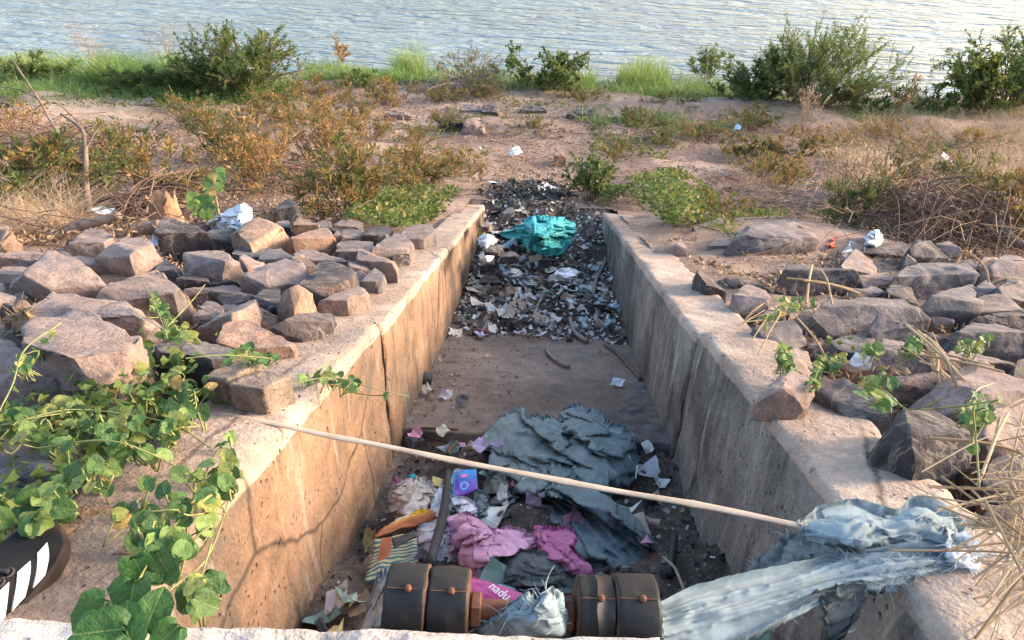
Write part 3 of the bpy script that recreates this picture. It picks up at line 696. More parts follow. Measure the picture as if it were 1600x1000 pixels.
# rubble filling the gaps
def rubble(poly, n, group, label, seed, smin=.03, smax=.085):
    rr = np.random.default_rng(seed); poly = np.array(poly, float); k = 0
    lo, hi = poly.min(0), poly.max(0)
    while k < n:
        p = lo+(hi-lo)*rr.random(2)
        if not inpoly(p, poly): continue
        s = rr.uniform(smin, smax); c = U(p[0], p[1], -.06)
        if XL-WT-.02-s < c[0] < XR+WT+.02+s and c[1] < 5.7: continue
        P = rr.normal(0, 1, (14, 3)); P /= np.linalg.norm(P, axis=1)[:, None]
        P = P*np.array([1, .75, .55])*s@rotz(rr.uniform(0, 6)).T+c+[0, 0, .2*s]
        add_rock(P, 20, label, rr.choice(list('pgdop')), int(rr.integers(1e6)), group, chips=1, sub=2 if s < .05 else 3); k += 1
def inpoly(p, poly):
    x, y = p; c = False; j = len(poly)-1
    for i in range(len(poly)):
        if (poly[i][1] > y) != (poly[j][1] > y) and x < (poly[j][0]-poly[i][0])*(y-poly[i][1])/(poly[j][1]-poly[i][1])+poly[i][0]: c = not c
        j = i
    return c
rubble([(0, 400), (120, 370), (330, 350), (640, 350), (690, 360), (520, 510), (440, 560), (250, 520), (0, 560)], 84, 'rubble between the left bank rocks', 'small broken stone filling gaps between the rocks left of the channel', 5)
rubble([(1060, 360), (1120, 430), (1190, 520), (1300, 620), (1420, 740), (1600, 860), (1600, 380), (1350, 400), (1250, 470)], 58, 'rubble between the right bank rocks', 'small broken stone filling gaps between the rocks right of the channel', 6)

def loose_stones(poly, n, label, seed):
    rr = np.random.default_rng(seed); poly = np.array(poly, float); lo, hi = poly.min(0), poly.max(0); Vs, Fs, b = [], [], 0
    while len(Vs) < n:
        p = lo+(hi-lo)*rr.random(2)
        if not inpoly(p, poly): continue
        s = rr.uniform(.08, .19); c = U(p[0], p[1], -.05); P = rr.normal(0, 1, (14, 3)); P /= np.linalg.norm(P, axis=1)[:, None]
        V, F = rock_mesh(P*np.array([1, .75, .55])*s@rotz(rr.uniform(0, 6)).T+c+[0, 0, .2*s], 3, int(rr.integers(1e6)), 1); Vs.append(V); Fs.append(F+b); b += len(V)
    o = mesh('loose_stones', np.concatenate(Vs), np.concatenate(Fs), ROCK, True, U(*poly.mean(0))); o.color = (*TONES['g'], 1); tag(o, label, 'stones', None, 'stuff')
loose_stones([(1640, 400), (2050, 430), (2250, 900), (1700, 900)], 46, 'broken stones carrying on past the right end of the rock bank', 7)
loose_stones([(-40, 400), (-420, 430), (-560, 700), (-40, 640)], 40, 'broken stones carrying on past the left end of the rock bank', 8)

# ------------------------------------------------------------------ more materials
def m_cloth(name, lo, hi, rough=.75, weave=True, trans=0.0, fscale=9):
    m = Mt(name); c = m.coord(); f = m.noise(fscale, 5, .65, c); f2 = m.noise(60, 3, .6, c)
    col = m.mix(.3, m.ramp(f, [(.32, lo), (.68, hi)]), m.ramp(f2, [(.3, (.25,)*3), (.7, (.75,)*3)]), 'OVERLAY')
    h = m.noise(45, 4, .65, c)
    if weave:
        wv = m.n('TexWave'); wv.inputs['Scale'].default_value = 700; m.set(wv.inputs['Vector'], c); h = m.math('ADD', h, m.math('MULTIPLY', wv.outputs['Fac'], .12))
    m.fin(col, rough, m.bump(h, .6, .004))
    if trans:
        tr = m.n('BsdfTranslucent'); m.set(tr.inputs[0], col); mx = m.n('MixShader'); mx.inputs[0].default_value = trans
        m.set(mx.inputs[1], m.p.outputs[0]); m.set(mx.inputs[2], tr.outputs[0]); m.set(m.out.inputs[0], mx.outputs[0])
    return m.m
M_TARP = m_cloth('grey_blue_tarpaulin', (.095, .14, .145), (.205, .265, .275), .4)
M_DARKBAG = m_cloth('dark_grey_sheet', (.05, .065, .065), (.14, .165, .165), .5)
M_SACK = m_cloth('woven_blue_sack', (.22, .30, .33), (.39, .47, .50), .5, True, .12)
M_PINK = m_cloth('dusty_pink_cloth', (.42, .20, .30), (.58, .33, .43), .8, False)
M_MAG = m_cloth('magenta_cloth', (.30, .07, .17), (.46, .17, .28), .7, False)
M_WHITE = m_cloth('dirty_white_cloth', (.46, .46, .50), (.70, .70, .74), .8, False)
M_CYAN = m_cloth('cyan_plastic_bag', (.03, .36, .40), (.14, .60, .62), .4, False, .3, 14)
M_WBAG = m_cloth('white_plastic_sack', (.60, .66, .72), (.82, .85, .88), .5, False, .2)
M_CLEAR = m_cloth('cloudy_clear_plastic', (.28, .25, .23), (.50, .47, .44), .3, False, .2, 30)
M_CARD = m_cloth('brown_paper', (.22, .17, .12), (.36, .29, .21), .9, False)
M_STRIPE = m_cloth('pale_grey_plastic_strip', (.22, .28, .31), (.42, .48, .50), .5, False)
m = Mt('scrap_tone'); oc = m.ocol(); c = m.coord(shift=True)
SCRAP = m.fin(m.mix(.45, oc, m.ramp(m.noise(30, 4, .65, c), [(.3, (.2,)*3), (.7, (.75,)*3)]), 'OVERLAY'), .7)
m = Mt('litter_flakes'); v = m.attr()
FLAKE = m.fin(m.ramp(v, [(0, (.02, .02, .022)), (.34, (.05, .045, .042)), (.42, (.16, .11, .08)), (.55, (.28, .22, .17)), (.7, (.40, .38, .355)), (.85, (.47, .50, .52)), (1, (.62, .62, .61))]), .8)
m = Mt('ash_and_char'); c = m.coord(); f1 = m.noise(3.2, 6, .65, c); f2 = m.noise(22, 6, .72, c); f3 = m.noise(90, 3, .7, c)
col = m.ramp(f1, [(.36, (.045, .04, .038)), (.5, (.12, .092, .075)), (.64, (.22, .16, .125))])
col = m.mix(.7, col, m.ramp(f2, [(.3, (.15,)*3), (.7, (.75,)*3)]), 'OVERLAY')
col = m.mix(m.ramp(f3, [(.62, 0), (.68, .75)]), col, (.42, .40, .38))
ASH = m.fin(col, .95, m.bump(m.math('ADD', f2, m.math('MULTIPLY', f3, .4)), 1.0, .03))
RUST = Mt('rusty_iron'); m = RUST; c = m.coord(); f = m.noise(9, 6, .65, c)
RUST = m.fin(m.ramp(f, [(.35, (.075, .035, .025)), (.5, (.16, .07, .04)), (.68, (.27, .13, .065))]), .8, m.bump(m.noise(60, 4, .6, c), .5, .003))
m = Mt('worn_black_steel'); c = m.coord(); f = m.noise(5, 6, .7, c); g = m.noise(28, 5, .7, m.coord((1, .25, 1)))
col = m.ramp(f, [(.35, (.006, .006, .007)), (.55, (.012, .012, .013)), (.75, (.03, .025, .022))])
col = m.mix(m.ramp(g, [(.58, 0), (.68, .5)]), col, (.16, .13, .11))
STEEL = m.fin(col, .55, m.bump(g, .35, .003), Metallic=.15, Specular_IOR_Level=.45)
m = Mt('rust_dusted_steel'); c = m.coord(); f = m.noise(7, 6, .7, c)
STEELR = m.fin(m.ramp(f, [(.3, (.014, .0125, .012)), (.55, (.026, .022, .0195)), (.75, (.06, .043, .034))]), .75, m.bump(m.noise(50, 4, .6, c), .5, .003))
RIM = m_simple('orange_rust_rim', (.09, .045, .028), .8, 30, .4, .5, 80)
BLACKRUB = m_simple('black_rubber', (.03, .03, .032), .6, 25, .4, .4, 60)
LATH = m_simple('split_bamboo', (.58, .41, .28), .6, 14, .22, .3, 120)
CARD = m_simple('weathered_cardboard', (.36, .29, .22), .9, 18, .3, .4, 60)

# ------------------------------------------------------------------ floor heap of ash and litter, basin heap
YA = float(U(850, 532, -DEP)[1])
def heap_h(x, y):
    h = np.interp(y, [YA-.1, YA+.25, YA+1.0, 4.7, 5.3, 5.72, 6.4], [-.02, .02, .07, .20, .34, .525, .535])
    e = np.minimum(np.abs(x-XL), np.abs(x-XR))
    return h+.045*np.clip((y-YA)/.5, 0, 1)*np.clip((6.2-y)/.5, 0, 1)*fbm(n2(x*4.5, y*4.5), 4, 31)+.03*np.exp(-(e/.1)**2)*np.clip((y-YA)/.5, 0, 1)
def heap_z(x, y): return T(np.asarray(y))-DEP+heap_h(np.asarray(x), np.asarray(y))
xs = np.arange(XL-.18, XR+.19, .02); ys = np.arange(YA-.15, 6.4, .025); X, Y = np.meshgrid(xs, ys, indexing='ij'); x, y = X.ravel(), Y.ravel()
z = heap_z(x, y); z = np.where(y > 5.72, np.minimum(z, T(y)+.012), z)
tag(mesh('ash_litter_heap', np.stack([x, y, z+ZC], 1), gridF(len(xs), len(ys)), ASH), 'dark heap of ash and burnt litter on the channel floor', 'ash heap', kind='stuff')
def basin_h(x, y):
    return .05*fbm(n2(x*5, y*5), 4, 41)+np.interp(y, [.3, .9, 1.5, 1.93], [.22, .15, .05, .03])
xs = np.arange(XL-.05, XR+.06, .02); ys = np.arange(-.3, 1.99, .02); X, Y = np.meshgrid(xs, ys, indexing='ij'); x, y = X.ravel(), Y.ravel()
tag(mesh('debris_heap', np.stack([x, y, T(y)+BAS+basin_h(x, y)+ZC], 1), gridF(len(xs), len(ys)), ASH), 'dark wet debris filling the lower channel basin under the bags', 'debris', kind='stuff')

H_ = lambda x, y: (lambda P: np.array([P[0], P[1], max(P[2], float(heap_z(P[0], P[1])[0])+ZC+.02)]))(U(x, y, -DEP+.02))
def flakes(name, label, pts, smin, smax, seed, vals, parent=None, lift=.01):
    "many small bent chips in one mesh"
    rr = np.random.default_rng(seed); n = len(pts); s = rr.uniform(smin, smax, n)*rr.uniform(.6, 1.3, n)
    N = rr.normal(0, .45, (n, 3)); N[:, 2] += 1; N /= np.linalg.norm(N, axis=1)[:, None]
    a = np.cross(N, rr.normal(0, 1, (n, 3))); a /= np.linalg.norm(a, axis=1)[:, None]; b = np.cross(N, a)
    asp = rr.uniform(.35, 1, n)
    q = [(-1, -1), (1, -.8), (.9, 1), (-.8, .8)]
    V = np.stack([pts+(a*(u+rr.uniform(-.3, .3, n))[:, None] if False else a*u)*s[:, None]/2+b*w_*(s*asp)[:, None]/2+N*(lift*rr.random(n)+(.12*s if i % 2 else 0))[:, None] for i, (u, w_) in enumerate(q)], 1)
    F = np.arange(4*n).reshape(n, 4)
    o = mesh(name, V.reshape(-1, 3), F, FLAKE, False, attr={'v': np.repeat(vals, 4)})
    tag(o, label, 'litter', kind='stuff'); return o
rr = np.random.default_rng(3)
n = 4600; px = rr.uniform(XL, XR, n); py = YA+(5.8-YA)*rr.beta(1.1, 1.15, n)
fl = np.stack([px, py, heap_z(px, py)+ZC+.002], 1)
flakes('litter_flakes', 'tiny scraps and flakes of burnt paper strewn over the ash heap', fl, .008, .038, 4, rr.random(n)**1.1)
n = 1500; px = rr.uniform(XL, XR, n); py = rr.uniform(.5, 1.93, n); k = (rr.random(n) < .55) | (px > .2)
px, py = px[k], py[k]
flakes('char_flakes', 'black and brown crumbs over the wet debris in the basin', np.stack([px, py, T(py)+BAS+basin_h(px, py)+ZC+.003], 1), .006, .022, 5, rr.random(len(px))**1.9*.8)
n = 420; px = XL+rr.beta(.7, 2.6, n)*.95; py = rr.uniform(1.96, YA+.1, n)
flakes('floor_crumbs', 'dry leaf crumbs scattered along the channel floor', np.stack([px, py, T(py)-DEP+ZC+.008], 1), .005, .018, 6, .40+.2*rr.random(n))
# burnt patch on the ground past the channel end
n = 1500; qx = rr.normal(832, 30, n); qy = rr.normal(300, 8.5, n); P = UU(qx, qy, .03)
flakes('burnt_litter', 'black burnt litter patch on the soil past the channel end', P, .02, .06, 8, np.where(rr.random(n) < .93, rr.random(n)*.38, .55+.45*rr.random(n)))

# single scraps
def scrap_mesh(seed):
    rr = np.random.default_rng(seed); n = 4; u, v = np.meshgrid(np.linspace(-1, 1, n), np.linspace(-1, 1, n), indexing='ij')
    u, v = u.ravel(), v.ravel(); asp = rr.uniform(.45, 1)
    P = np.stack([u+.10*rr.normal(0, 1, n*n)*(np.abs(u) > .9), v*asp+.08*rr.normal(0, 1, n*n)*(np.abs(v) > .9), .25*rr.normal()*(u**2)+.3*rr.normal()*v*u+.13*rr.normal(0, 1, n*n)], 1)
    P[:, 2] -= P[:, 2].min()*.6
    V = np.vstack([P, P-[0, 0, .035]]); F = gridF(n, n); F2 = F[:, ::-1]+n*n
    me = bpy.data.meshes.new('scrap'); fill(me, V*.5, np.vstack([F, F2]), False); me.materials.append(SCRAP); return me
SM = [scrap_mesh(k) for k in range(12)]
KINDS = [('paper_scrap', (.49, .475, .445), 'white paper scrap lying in the ash heap between the walls', 'scrap', 'white paper scraps in the ash heap', .40),
         ('plastic_scrap', (.46, .58, .62), 'pale blue plastic scrap lying in the ash heap between the walls', 'scrap', 'pale blue plastic scraps in the ash heap', .2),
         ('cardboard_scrap', (.40, .31, .23), 'tan cardboard scrap lying in the ash heap between the walls', 'scrap', 'tan cardboard scraps in the ash heap', .16),
         ('charred_scrap', (.035, .033, .033), 'black charred scrap lying in the ash heap between the walls', 'scrap', 'charred scraps in the ash heap', .24)]
rr = np.random.default_rng(12)
def put_scrap(kind, P, s, rot=None, col=None, label=None, group=None, rx=.35):
    o = bpy.data.objects.new(kind[0], SM[int(rr.integers(12))]); link(o); o.location = P; o.scale = (s, s, s)
    o.rotation_euler = (rr.normal(0, rx), rr.normal(0, rx), rr.uniform(0, 6.28))
    j = rr.uniform(.75, 1.12); c = col or kind[1]; o.color = (min(1, c[0]*j), min(1, c[1]*j), min(1, c[2]*j), 1)
    return tag(o, label or kind[2], kind[3], group or (None if label else kind[4]))
for i in range(290):
    k = KINDS[int(rr.choice(4, p=[t[5] for t in KINDS]))]
    x = rr.uniform(XL+.03, XR-.03); y = YA+.1+(5.55-YA)*rr.beta(1.2, 1.1)
    if y > 4.7 and x > .12: continue
    put_scrap(k, (x, y, float(heap_z(x, y)[0])+ZC+.006), rr.uniform(.03, .105)*(1.15 if k[0] == 'charred_scrap' else 1))
for (x, y, s, c, lb) in [(648, 679, .05, (.62, .30, .40), 'crumpled pink paper scrap beside the rusty hooked rod'), (692, 674, .045, (.45, .42, .33), 'greenish foil wrapper lying across the rusty rod'),
        (690, 815, .06, (.5, .33, .3), 'torn reddish scrap left of the basin edge'), (712, 520, .08, (.60, .52, .45), 'large cream paper scrap at the left foot of the ash heap'),
        (752, 524, .08, (.42, .46, .60), 'lavender paper scrap at the front edge of the ash heap'), (810, 519, .035, (.8, .8, .8), 'small bright white card at the front edge of the ash heap'),
        (792, 500, .09, (.66, .63, .55), 'flat white paper sheet near the front of the ash heap'), (887, 487, .045, (.72, .78, .8), 'bright white card by the hose in the ash heap'),
        (966, 599, .06, (.45, .50, .55), 'crumpled grey foil against the right wall foot'), (668, 612, .075, (.42, .36, .30), 'brown paper fold by the left wall opening'),
        (697, 617, .05, (.62, .6, .6), 'white torn paper among dry leaves on the channel floor'), (722, 626, .05, (.1, .1, .1), 'small dark plastic piece on the channel floor'),
        (785, 435, .05, (.50, .55, .62), 'bluish paper scrap left of centre in the heap'), (790, 411, .045, (.12, .22, .42), 'dark blue plastic cap scrap in the ash heap'),
        (850, 470, .05, (.1, .42, .3), 'green plastic bit in the middle of the ash heap'), (762, 556, .03, (.55, .42, .28), 'small tan disc on the bare channel floor')]:
    off = -DEP+.02 if y < 690 else BAS+.1
    P = U(x, y, off)
    if P[1] > YA: P[2] = float(heap_z(P[0], P[1])[0])+ZC+.015
    put_scrap(KINDS[0], P, s, None, c, lb, rx=.2)
# mixed scraps round the cloths in the basin
BCOL = [(.6, .6, .6), (.66, .64, .58), (.42, .36, .50), (.36, .46, .52), (.46, .22, .30), (.5, .42, .2), (.06, .06, .065), (.3, .22, .16), (.2, .3, .26)]
BNAM = ['white', 'cream', 'mauve', 'pale blue', 'pink', 'yellow', 'black', 'brown', 'grey green']
for i in range(120):
    x, y = rr.uniform(XL+.04, XR-.04), rr.uniform(.75, 1.9)
    if x > .15 and rr.random() < .6: continue
    c = BCOL[int(rr.integers(len(BCOL)))]
    put_scrap(KINDS[0], (x, y, float(T(y))+BAS+float(basin_h(x, y)[0])+ZC+rr.uniform(.005, .05)), rr.uniform(.03, .08), None, c, 'small %s litter scrap in the dark basin around the cloths' % BNAM[BCOL.index(c)], 'mixed litter scraps in the basin', .5)
# loose litter on the open ground
for (x, y, s, c, lb) in [(1020, 210, .17, (.62, .58, .55), 'crumpled pale paper on the soil right of centre'), (805, 238, .16, (.60, .58, .56), 'torn white plastic on bare soil in the middle'),
        (1110, 241, .10, (.40, .55, .62), 'pale blue bottle scrap on soil at right'), (1151, 202, .12, (.50, .62, .68), 'pale blue plastic litter below the right bush'),
        (774, 287, .10, (.7, .68, .64), 'white scrap at the left rim of the burnt patch'), (855, 295, .13, (.6, .6, .6), 'light grey scrap inside the burnt patch'),
        (1078, 160, .2, (.55, .58, .58), 'grey plastic sheet by the riverside grass'), (520, 242, .16, (.72, .70, .66), 'white scrap among the orange leaved shrubs'),
        (395, 109, .14, (.8, .8, .82), 'white plastic scrap caught in the green riverside bush'), (147, 43, .16, (.82, .82, .80), 'white plastic scrap hanging in the dry reed stalks'),
        (243, 382, .10, (.6, .63, .66), 'crushed silver can beside the maroon slab'), (1358, 286, .12, (.66, .64, .62), 'whitish plastic rag hung on the brush pile'),
        (160, 330, .12, (.5, .58, .64), 'pale blue rag under the dry branches at left'), (1130, 272, .14, (.14, .13, .13), 'dark tyre piece on bare soil at right'),
        (1257, 376, .05, (.75, .73, .7), 'small white scrap on the ridge rock'), (1480, 250, .2, (.7, .68, .68), 'whitish litter in dry grass at right'),
        (750, 232, .07, (.7, .66, .6), 'small cream scrap on the soil left of centre'), (1346, 565, .05, (.72, .70, .68), 'white curled peel between the right rocks'),
        (1338, 415, .05, (.72, .72, .72), 'tiny white scrap between the right upper rocks'), (1060, 381, .04, (.7, .68, .66), 'white chip on the soil by the right wall')]:
    h = .03 if y > 120 else .5
    put_scrap(KINDS[0], U(x, y, h), s, None, c, lb, rx=.3)

# ------------------------------------------------------------------ crumpled cloth, bags
def closed(P, n):
    P = np.asarray(P, float); m = len(P); Q = np.vstack([P[-1], P, P[0], P[1]])
    t = np.linspace(0, m, n, endpoint=False); i = t.astype(int); f = (t-i)[:, None]; i = i+1
    p0, p1, p2, p3 = Q[i-1], Q[i], Q[i+1], Q[i+2]
    return .5*((2*p1)+(-p0+p2)*f+(2*p0-5*p1+4*p2-p3)*f**2+(-p0+3*p1-3*p2+p3)*f**3)
def tri(x): return 1-2*np.abs(x % 1*2-1)
def ridged(p, s): return 1-np.abs(vnoise(p, s))*2
def drape(P0, Nrm, fac, floor, pin, iters=200, bend=.06, grav=.0012, noise=.004, seed=1, adir=None, aniso=0.0):
    "sheet larger than its footprint settles into folds (position based, on an n x m grid)"
    rr = np.random.default_rng(seed); n, m_ = P0.shape[:2]
    q = P0.reshape(-1, 3)
    X = P0+Nrm*(noise*(np.abs(fbm(q/.035, 3, seed))*1.6+rr.random(n*m_)*.3)).reshape(n, m_, 1)
    def rest(A, B):
        d = B-A; l = np.linalg.norm(d, axis=-1)
        if adir is not None:
            c_ = (d[..., 0]*adir[0]+d[..., 1]*adir[1])/(l+1e-9); return l*(1+(fac-1)*((1-aniso)+aniso*2*c_*c_))
        return l*fac
    S = []
    def reg(sa, sb, k): S.append((sa, sb, rest(P0[sa], P0[sb]), k))
    sl = slice
    for o in (0, 1):
        e = lambda L: (L-1-o)//2*2+o
        ni, mj = e(n), e(m_)
        reg((sl(o, ni, 2), sl(None)), (sl(o+1, ni+1, 2), sl(None)), 1.0); reg((sl(None), sl(o, mj, 2)), (sl(None), sl(o+1, mj+1, 2)), 1.0)
        reg((sl(o, ni, 2), sl(0, m_-1)), (sl(o+1, ni+1, 2), sl(1, m_)), .7); reg((sl(o, ni, 2), sl(1, m_)), (sl(o+1, ni+1, 2), sl(0, m_-1)), .7)
    for st in (3,):
        for o in range(st*2):
            i = np.arange(n-st); i = i[(i // st) % 2 == (0 if o < st else 1)]; i = i[i % st == o % st]
            if len(i): reg((i, sl(None)), (i+st, sl(None)), bend)
            j = np.arange(m_-st); j = j[(j // st) % 2 == (0 if o < st else 1)]; j = j[j % st == o % st]
            if len(j): reg((sl(None), j), (sl(None), j+st), bend)
    V = np.zeros_like(X); wpin = pin[..., None]
    for it in range(iters):
        Xo = X.copy(); V[..., 2] -= grav; X = X+V*(1-wpin)
        for sa, sb, L, k in S:
            A, B = X[sa], X[sb]; d = B-A; l = np.linalg.norm(d, axis=-1)+1e-9
            c_ = (d*((l-L)/l*.5*k)[..., None]); X[sa] = A+c_; X[sb] = B-c_
        X = X*(1-wpin)+P0*wpin
        X[..., 2] = np.maximum(X[..., 2], floor)
        V = (X-Xo)*.86
        V = np.clip(V, -.006, .006)
    return X
def disk_grid(n):
    a = np.linspace(-1, 1, n); X, Y = np.meshgrid(a, a, indexing='ij'); x = X*np.sqrt(1-Y*Y/2); y = Y*np.sqrt(1-X*X/2); return x, y
def cloth(name, label, cat, outline, mat, base, dome=.05, fold=(0, .06, .02), crump=.012, seed=1, nr=60, nt=200, view=(0, 0, 1), group=None, parent=None, edge=.3, fac=1.20, aniso=.35, it=130, grav=.0003):
    ox, oy, s = view
    A = np.array([[float(t) for t in q.split(',')] for q in outline.split()])
    O = closed(np.stack([ox+A[:, 0]*s, oy+A[:, 1]*s, A[:, 2] if A.shape[1] > 2 else 0*A[:, 0]], 1), 360)
    C = O.mean(0); n = int(np.clip(nt*.42, 26, 104))
    gx, gy = disk_grid(n); r = np.hypot(gx, gy); th = (np.arctan2(gy, gx)/(2*math.pi)) % 1*360
    i0 = th.astype(int) % 360; i1 = (i0+1) % 360; f = (th-np.floor(th))[..., None]; Oe = O[i0]*(1-f)+O[i1]*f
    wob = (vnoise(n2(th.ravel()*.14, 0*th.ravel()), seed)*.06+vnoise(n2(th.ravel()*.5, 0*th.ravel()), seed+1)*.035).reshape(n, n)*r**4
    Q = C+(Oe-C)*(r*(1+wob))[..., None]; h = C[2]+(Oe[..., 2]-C[2])*r+dome*(1-np.clip(r, 0, 1)**2.2)
    q2 = UU(Q[..., 0].ravel(), Q[..., 1].ravel(), base)
    fu = q2[:, 0]*math.cos(fold[0])+q2[:, 1]*math.sin(fold[0]); fv = -q2[:, 0]*math.sin(fold[0])+q2[:, 1]*math.cos(fold[0])
    fq = np.stack([fu/fold[1]/4, fv/fold[1], 0*fu+seed], 1); fw = vnoise(fq*.45, seed+4)
    lump = .35*dome*fbm(q2/.14, 2, seed+2)+fold[2]*(tri(fq[:, 1]*.6+1.3*fw)+.45*tri(fq[:, 1]*1.3+fq[:, 0]*.7+1.5*vnoise(fq*.6, seed+5)))*np.clip(.55+vnoise(fq*.7, seed+6), .15, 1.1)
    lump = lump*(1-np.clip(r.ravel(), 0, 1)**4)
    P0 = UU(Q[..., 0].ravel(), Q[..., 1].ravel(), base+h.ravel()+lump).reshape(n, n, 3)
    du, dv = np.gradient(P0, axis=0), np.gradient(P0, axis=1); N = np.cross(du, dv); N /= np.linalg.norm(N, axis=2)[..., None]+1e-9
    if N[..., 2].mean() < 0: N = -N
    pin = np.zeros((n, n)); pin[0] = pin[-1] = 1; pin[:, 0] = pin[:, -1] = 1
    ad = (-math.sin(fold[0]), math.cos(fold[0]))
    X = drape(P0, N, fac, P0[..., 2]-.012, pin, it, .05, grav, .005+.15*crump, seed, ad, aniso)
    # fine creases between the folds
    q = X.reshape(-1, 3); Nn = np.cross(np.gradient(X, axis=0), np.gradient(X, axis=1)); Nn /= np.linalg.norm(Nn, axis=2)[..., None]+1e-9
    g = 0
    for k in range(3):
        an = seed*1.7+k*1.1; lam = (.05, .032, .02)[k]
        g = g+lam*.085*tri((q[:, 0]*math.cos(an)+q[:, 1]*math.sin(an))/lam+.7*vnoise(q/(lam*1.8), seed+40+k))*np.clip(.3+1.3*vnoise(q/.06+k*7, seed+20+k), 0, 1)
    X = X+Nn*np.reshape(g, (n, n, 1))*(1-np.clip(r, 0, 1)**8)[..., None]
    rim = [(i, 0) for i in range(n)]+[(n-1, j) for j in range(1, n)]+[(i, n-1) for i in range(n-2, -1, -1)]+[(0, j) for j in range(n-2, 0, -1)]
    ri = np.array([i*n+j for i, j in rim]); c3 = X.reshape(-1, 3).mean(0); V = X.reshape(-1, 3)
    sk_ = min(1.0, np.ptp(V[:, 0])/.35); ring = V[ri].copy(); ring[:, 2] -= .035*sk_; ring[:, :2] += (c3[:2]-ring[:, :2])*.07; ring2 = ring.copy(); ring2[:, 2] -= .04*sk_; ring2[:, :2] += (c3[:2]-ring2[:, :2])*.08
    b0 = n*n; k = len(ri); i = np.arange(k); j = (i+1) % k
    F = np.vstack([gridF(n, n), np.stack([ri[i], ri[j], b0+j, b0+i], 1), np.stack([b0+i, b0+j, b0+k+j, b0+k+i], 1)])
    o = mesh(name, np.vstack([V, ring, ring2]), F, mat, True, None if parent else c3, parent)
    if not parent: tag(o, label, cat, group)
    order = np.argsort(r.ravel(), kind='stable'); m2 = len(order)//40*40
    return o, V[order[:m2]].reshape(40, -1, 3)
def strands(name, P, n, L, w_, mat, parent, seed, up=.4, N=None):
    "loose threads standing off a torn edge"
    rr = np.random.default_rng(seed); P = np.asarray(P).reshape(-1, 3); i = rr.integers(0, len(P), n)
    B = P[i]; D = rr.normal(0, 1, (n, 3)); D[:, 2] = np.abs(D[:, 2])*up
    if N is not None: D += N
    D /= np.linalg.norm(D, axis=1)[:, None]; l = L*.62*rr.uniform(.3, 1.3, n)
    C = rr.normal(0, .35, (n, 3)); S = np.cross(D, rr.normal(0, 1, (n, 3))); S /= np.linalg.norm(S, axis=1)[:, None]
    rows = []
    for t in (0, .35, .7, 1.0):
        p = B+D*(l*t)[:, None]+C*(l*t*t)[:, None]; p[:, 2] -= l*t*t*.3
        rows += [p-S*w_/2*(1-.6*t), p+S*w_/2*(1-.6*t)]
    V = np.stack(rows, 1).reshape(-1, 3); b = np.arange(n)[:, None]*8
    F = np.concatenate([b+np.array([[0, 1, 3, 2]]), b+np.array([[2, 3, 5, 4]]), b+np.array([[4, 5, 7, 6]])])
    o = mesh(name, V, F, mat, False, None, parent); o['kind'] = 'stuff'; return o
# large grey tarpaulin in two lobes plus its lower spread
tp, pp = cloth('tarpaulin', 'large crumpled grey blue tarpaulin heaped in the channel basin', 'tarpaulin',
    '770,655,.06 800,642,.08 835,646,.10 858,652,.10 874,650,.06 885,640,.08 905,632,.10 932,636,.12 950,648,.11 962,662,.10 985,680,.08 992,710,.05 990,745,.02 962,762,.03 950,790,.05 985,800,.05 1015,830,.04 1030,862,.02 1020,890,0 985,905,0 930,890,.02 880,850,.04 820,815,.04 775,810,.02 758,780,.03 765,735,.05 758,690,.05',
    M_TARP, BAS+.05, .07, (math.radians(-58), .10, .026), .020, 3, 90, 320, fac=1.24, aniso=.45, it=140, grav=.0003)
strands('frayed_thread', pp[-3:], 420, .022, .0016, M_TARP, tp, 5)
strands('frayed_thread', pp[6:30:2, ::5], 420, .016, .0013, M_SACK, tp, 6)
dk, _ = cloth('dark_sheet', 'dark crumpled plastic sheet between pink cloth and rollers', 'sheet',
    '778,885,.02 800,862,.05 835,858,.07 870,870,.06 892,890,.03 905,915,0 880,935,-.02 830,930,0 790,915,0', M_DARKBAG, BAS+.20, .05, (.15, .045, .018), .008, 8, 50, 180)
d2, _ = cloth('dark_sheet', 'small dark grey bag piece left of the tarpaulin', 'sheet',
    '757,752,.02 775,735,.05 800,760,.05 800,800,.03 775,812,.02 757,800,.0', M_DARKBAG, BAS+.08, .05, (1.0, .04, .016), .01, 18, 30, 110)
pk, _ = cloth('pink_cloth', 'crumpled dusty pink cloth left of the magenta one', 'cloth',
    '700,822,.02 715,802,.05 735,800,.06 752,815,.06 775,825,.06 800,822,.06 828,832,.06 838,850,.05 812,862,.04 790,880,.03 778,900,.0 755,908,.0 735,895,.02 715,862,.02 702,840,.02', M_PINK, BAS+.16, .06, (.5, .06, .014), .02, 21, 60, 220, fac=1.36, grav=.0006)
mg, _ = cloth('magenta_cloth', 'crumpled magenta cloth strip on the tarpaulin corner', 'cloth',
    '833,826,.05 860,820,.07 890,824,.07 902,838,.06 895,850,.06 912,872,.04 930,895,.01 915,905,.0 890,892,.03 860,872,.05 845,855,.06', M_MAG, BAS+.20, .05, (-.7, .05, .012), .02, 25, 50, 180, fac=1.34, grav=.0006)
wc, _ = cloth('white_cloth', 'dirty white cloth under the black pipe end', 'cloth',
    '675,768,.03 695,764,.04 700,790,.04 695,815,.04 715,850,.03 712,885,.0 690,900,-.02 660,880,.0 650,850,.02 655,820,.02 672,800,.04', M_WHITE, BAS+.12, .04, (1.3, .05, .02), .010, 28, 50, 170)
w2, _ = cloth('white_rag', 'small white rag below the blue packet', 'rag',
    '706,778,.03 725,775,.04 742,786,.04 746,800,.03 728,800,.04 715,796,.03', M_WHITE, BAS+.12, .03, (.3, .04, .012), .007, 29, 26, 90)
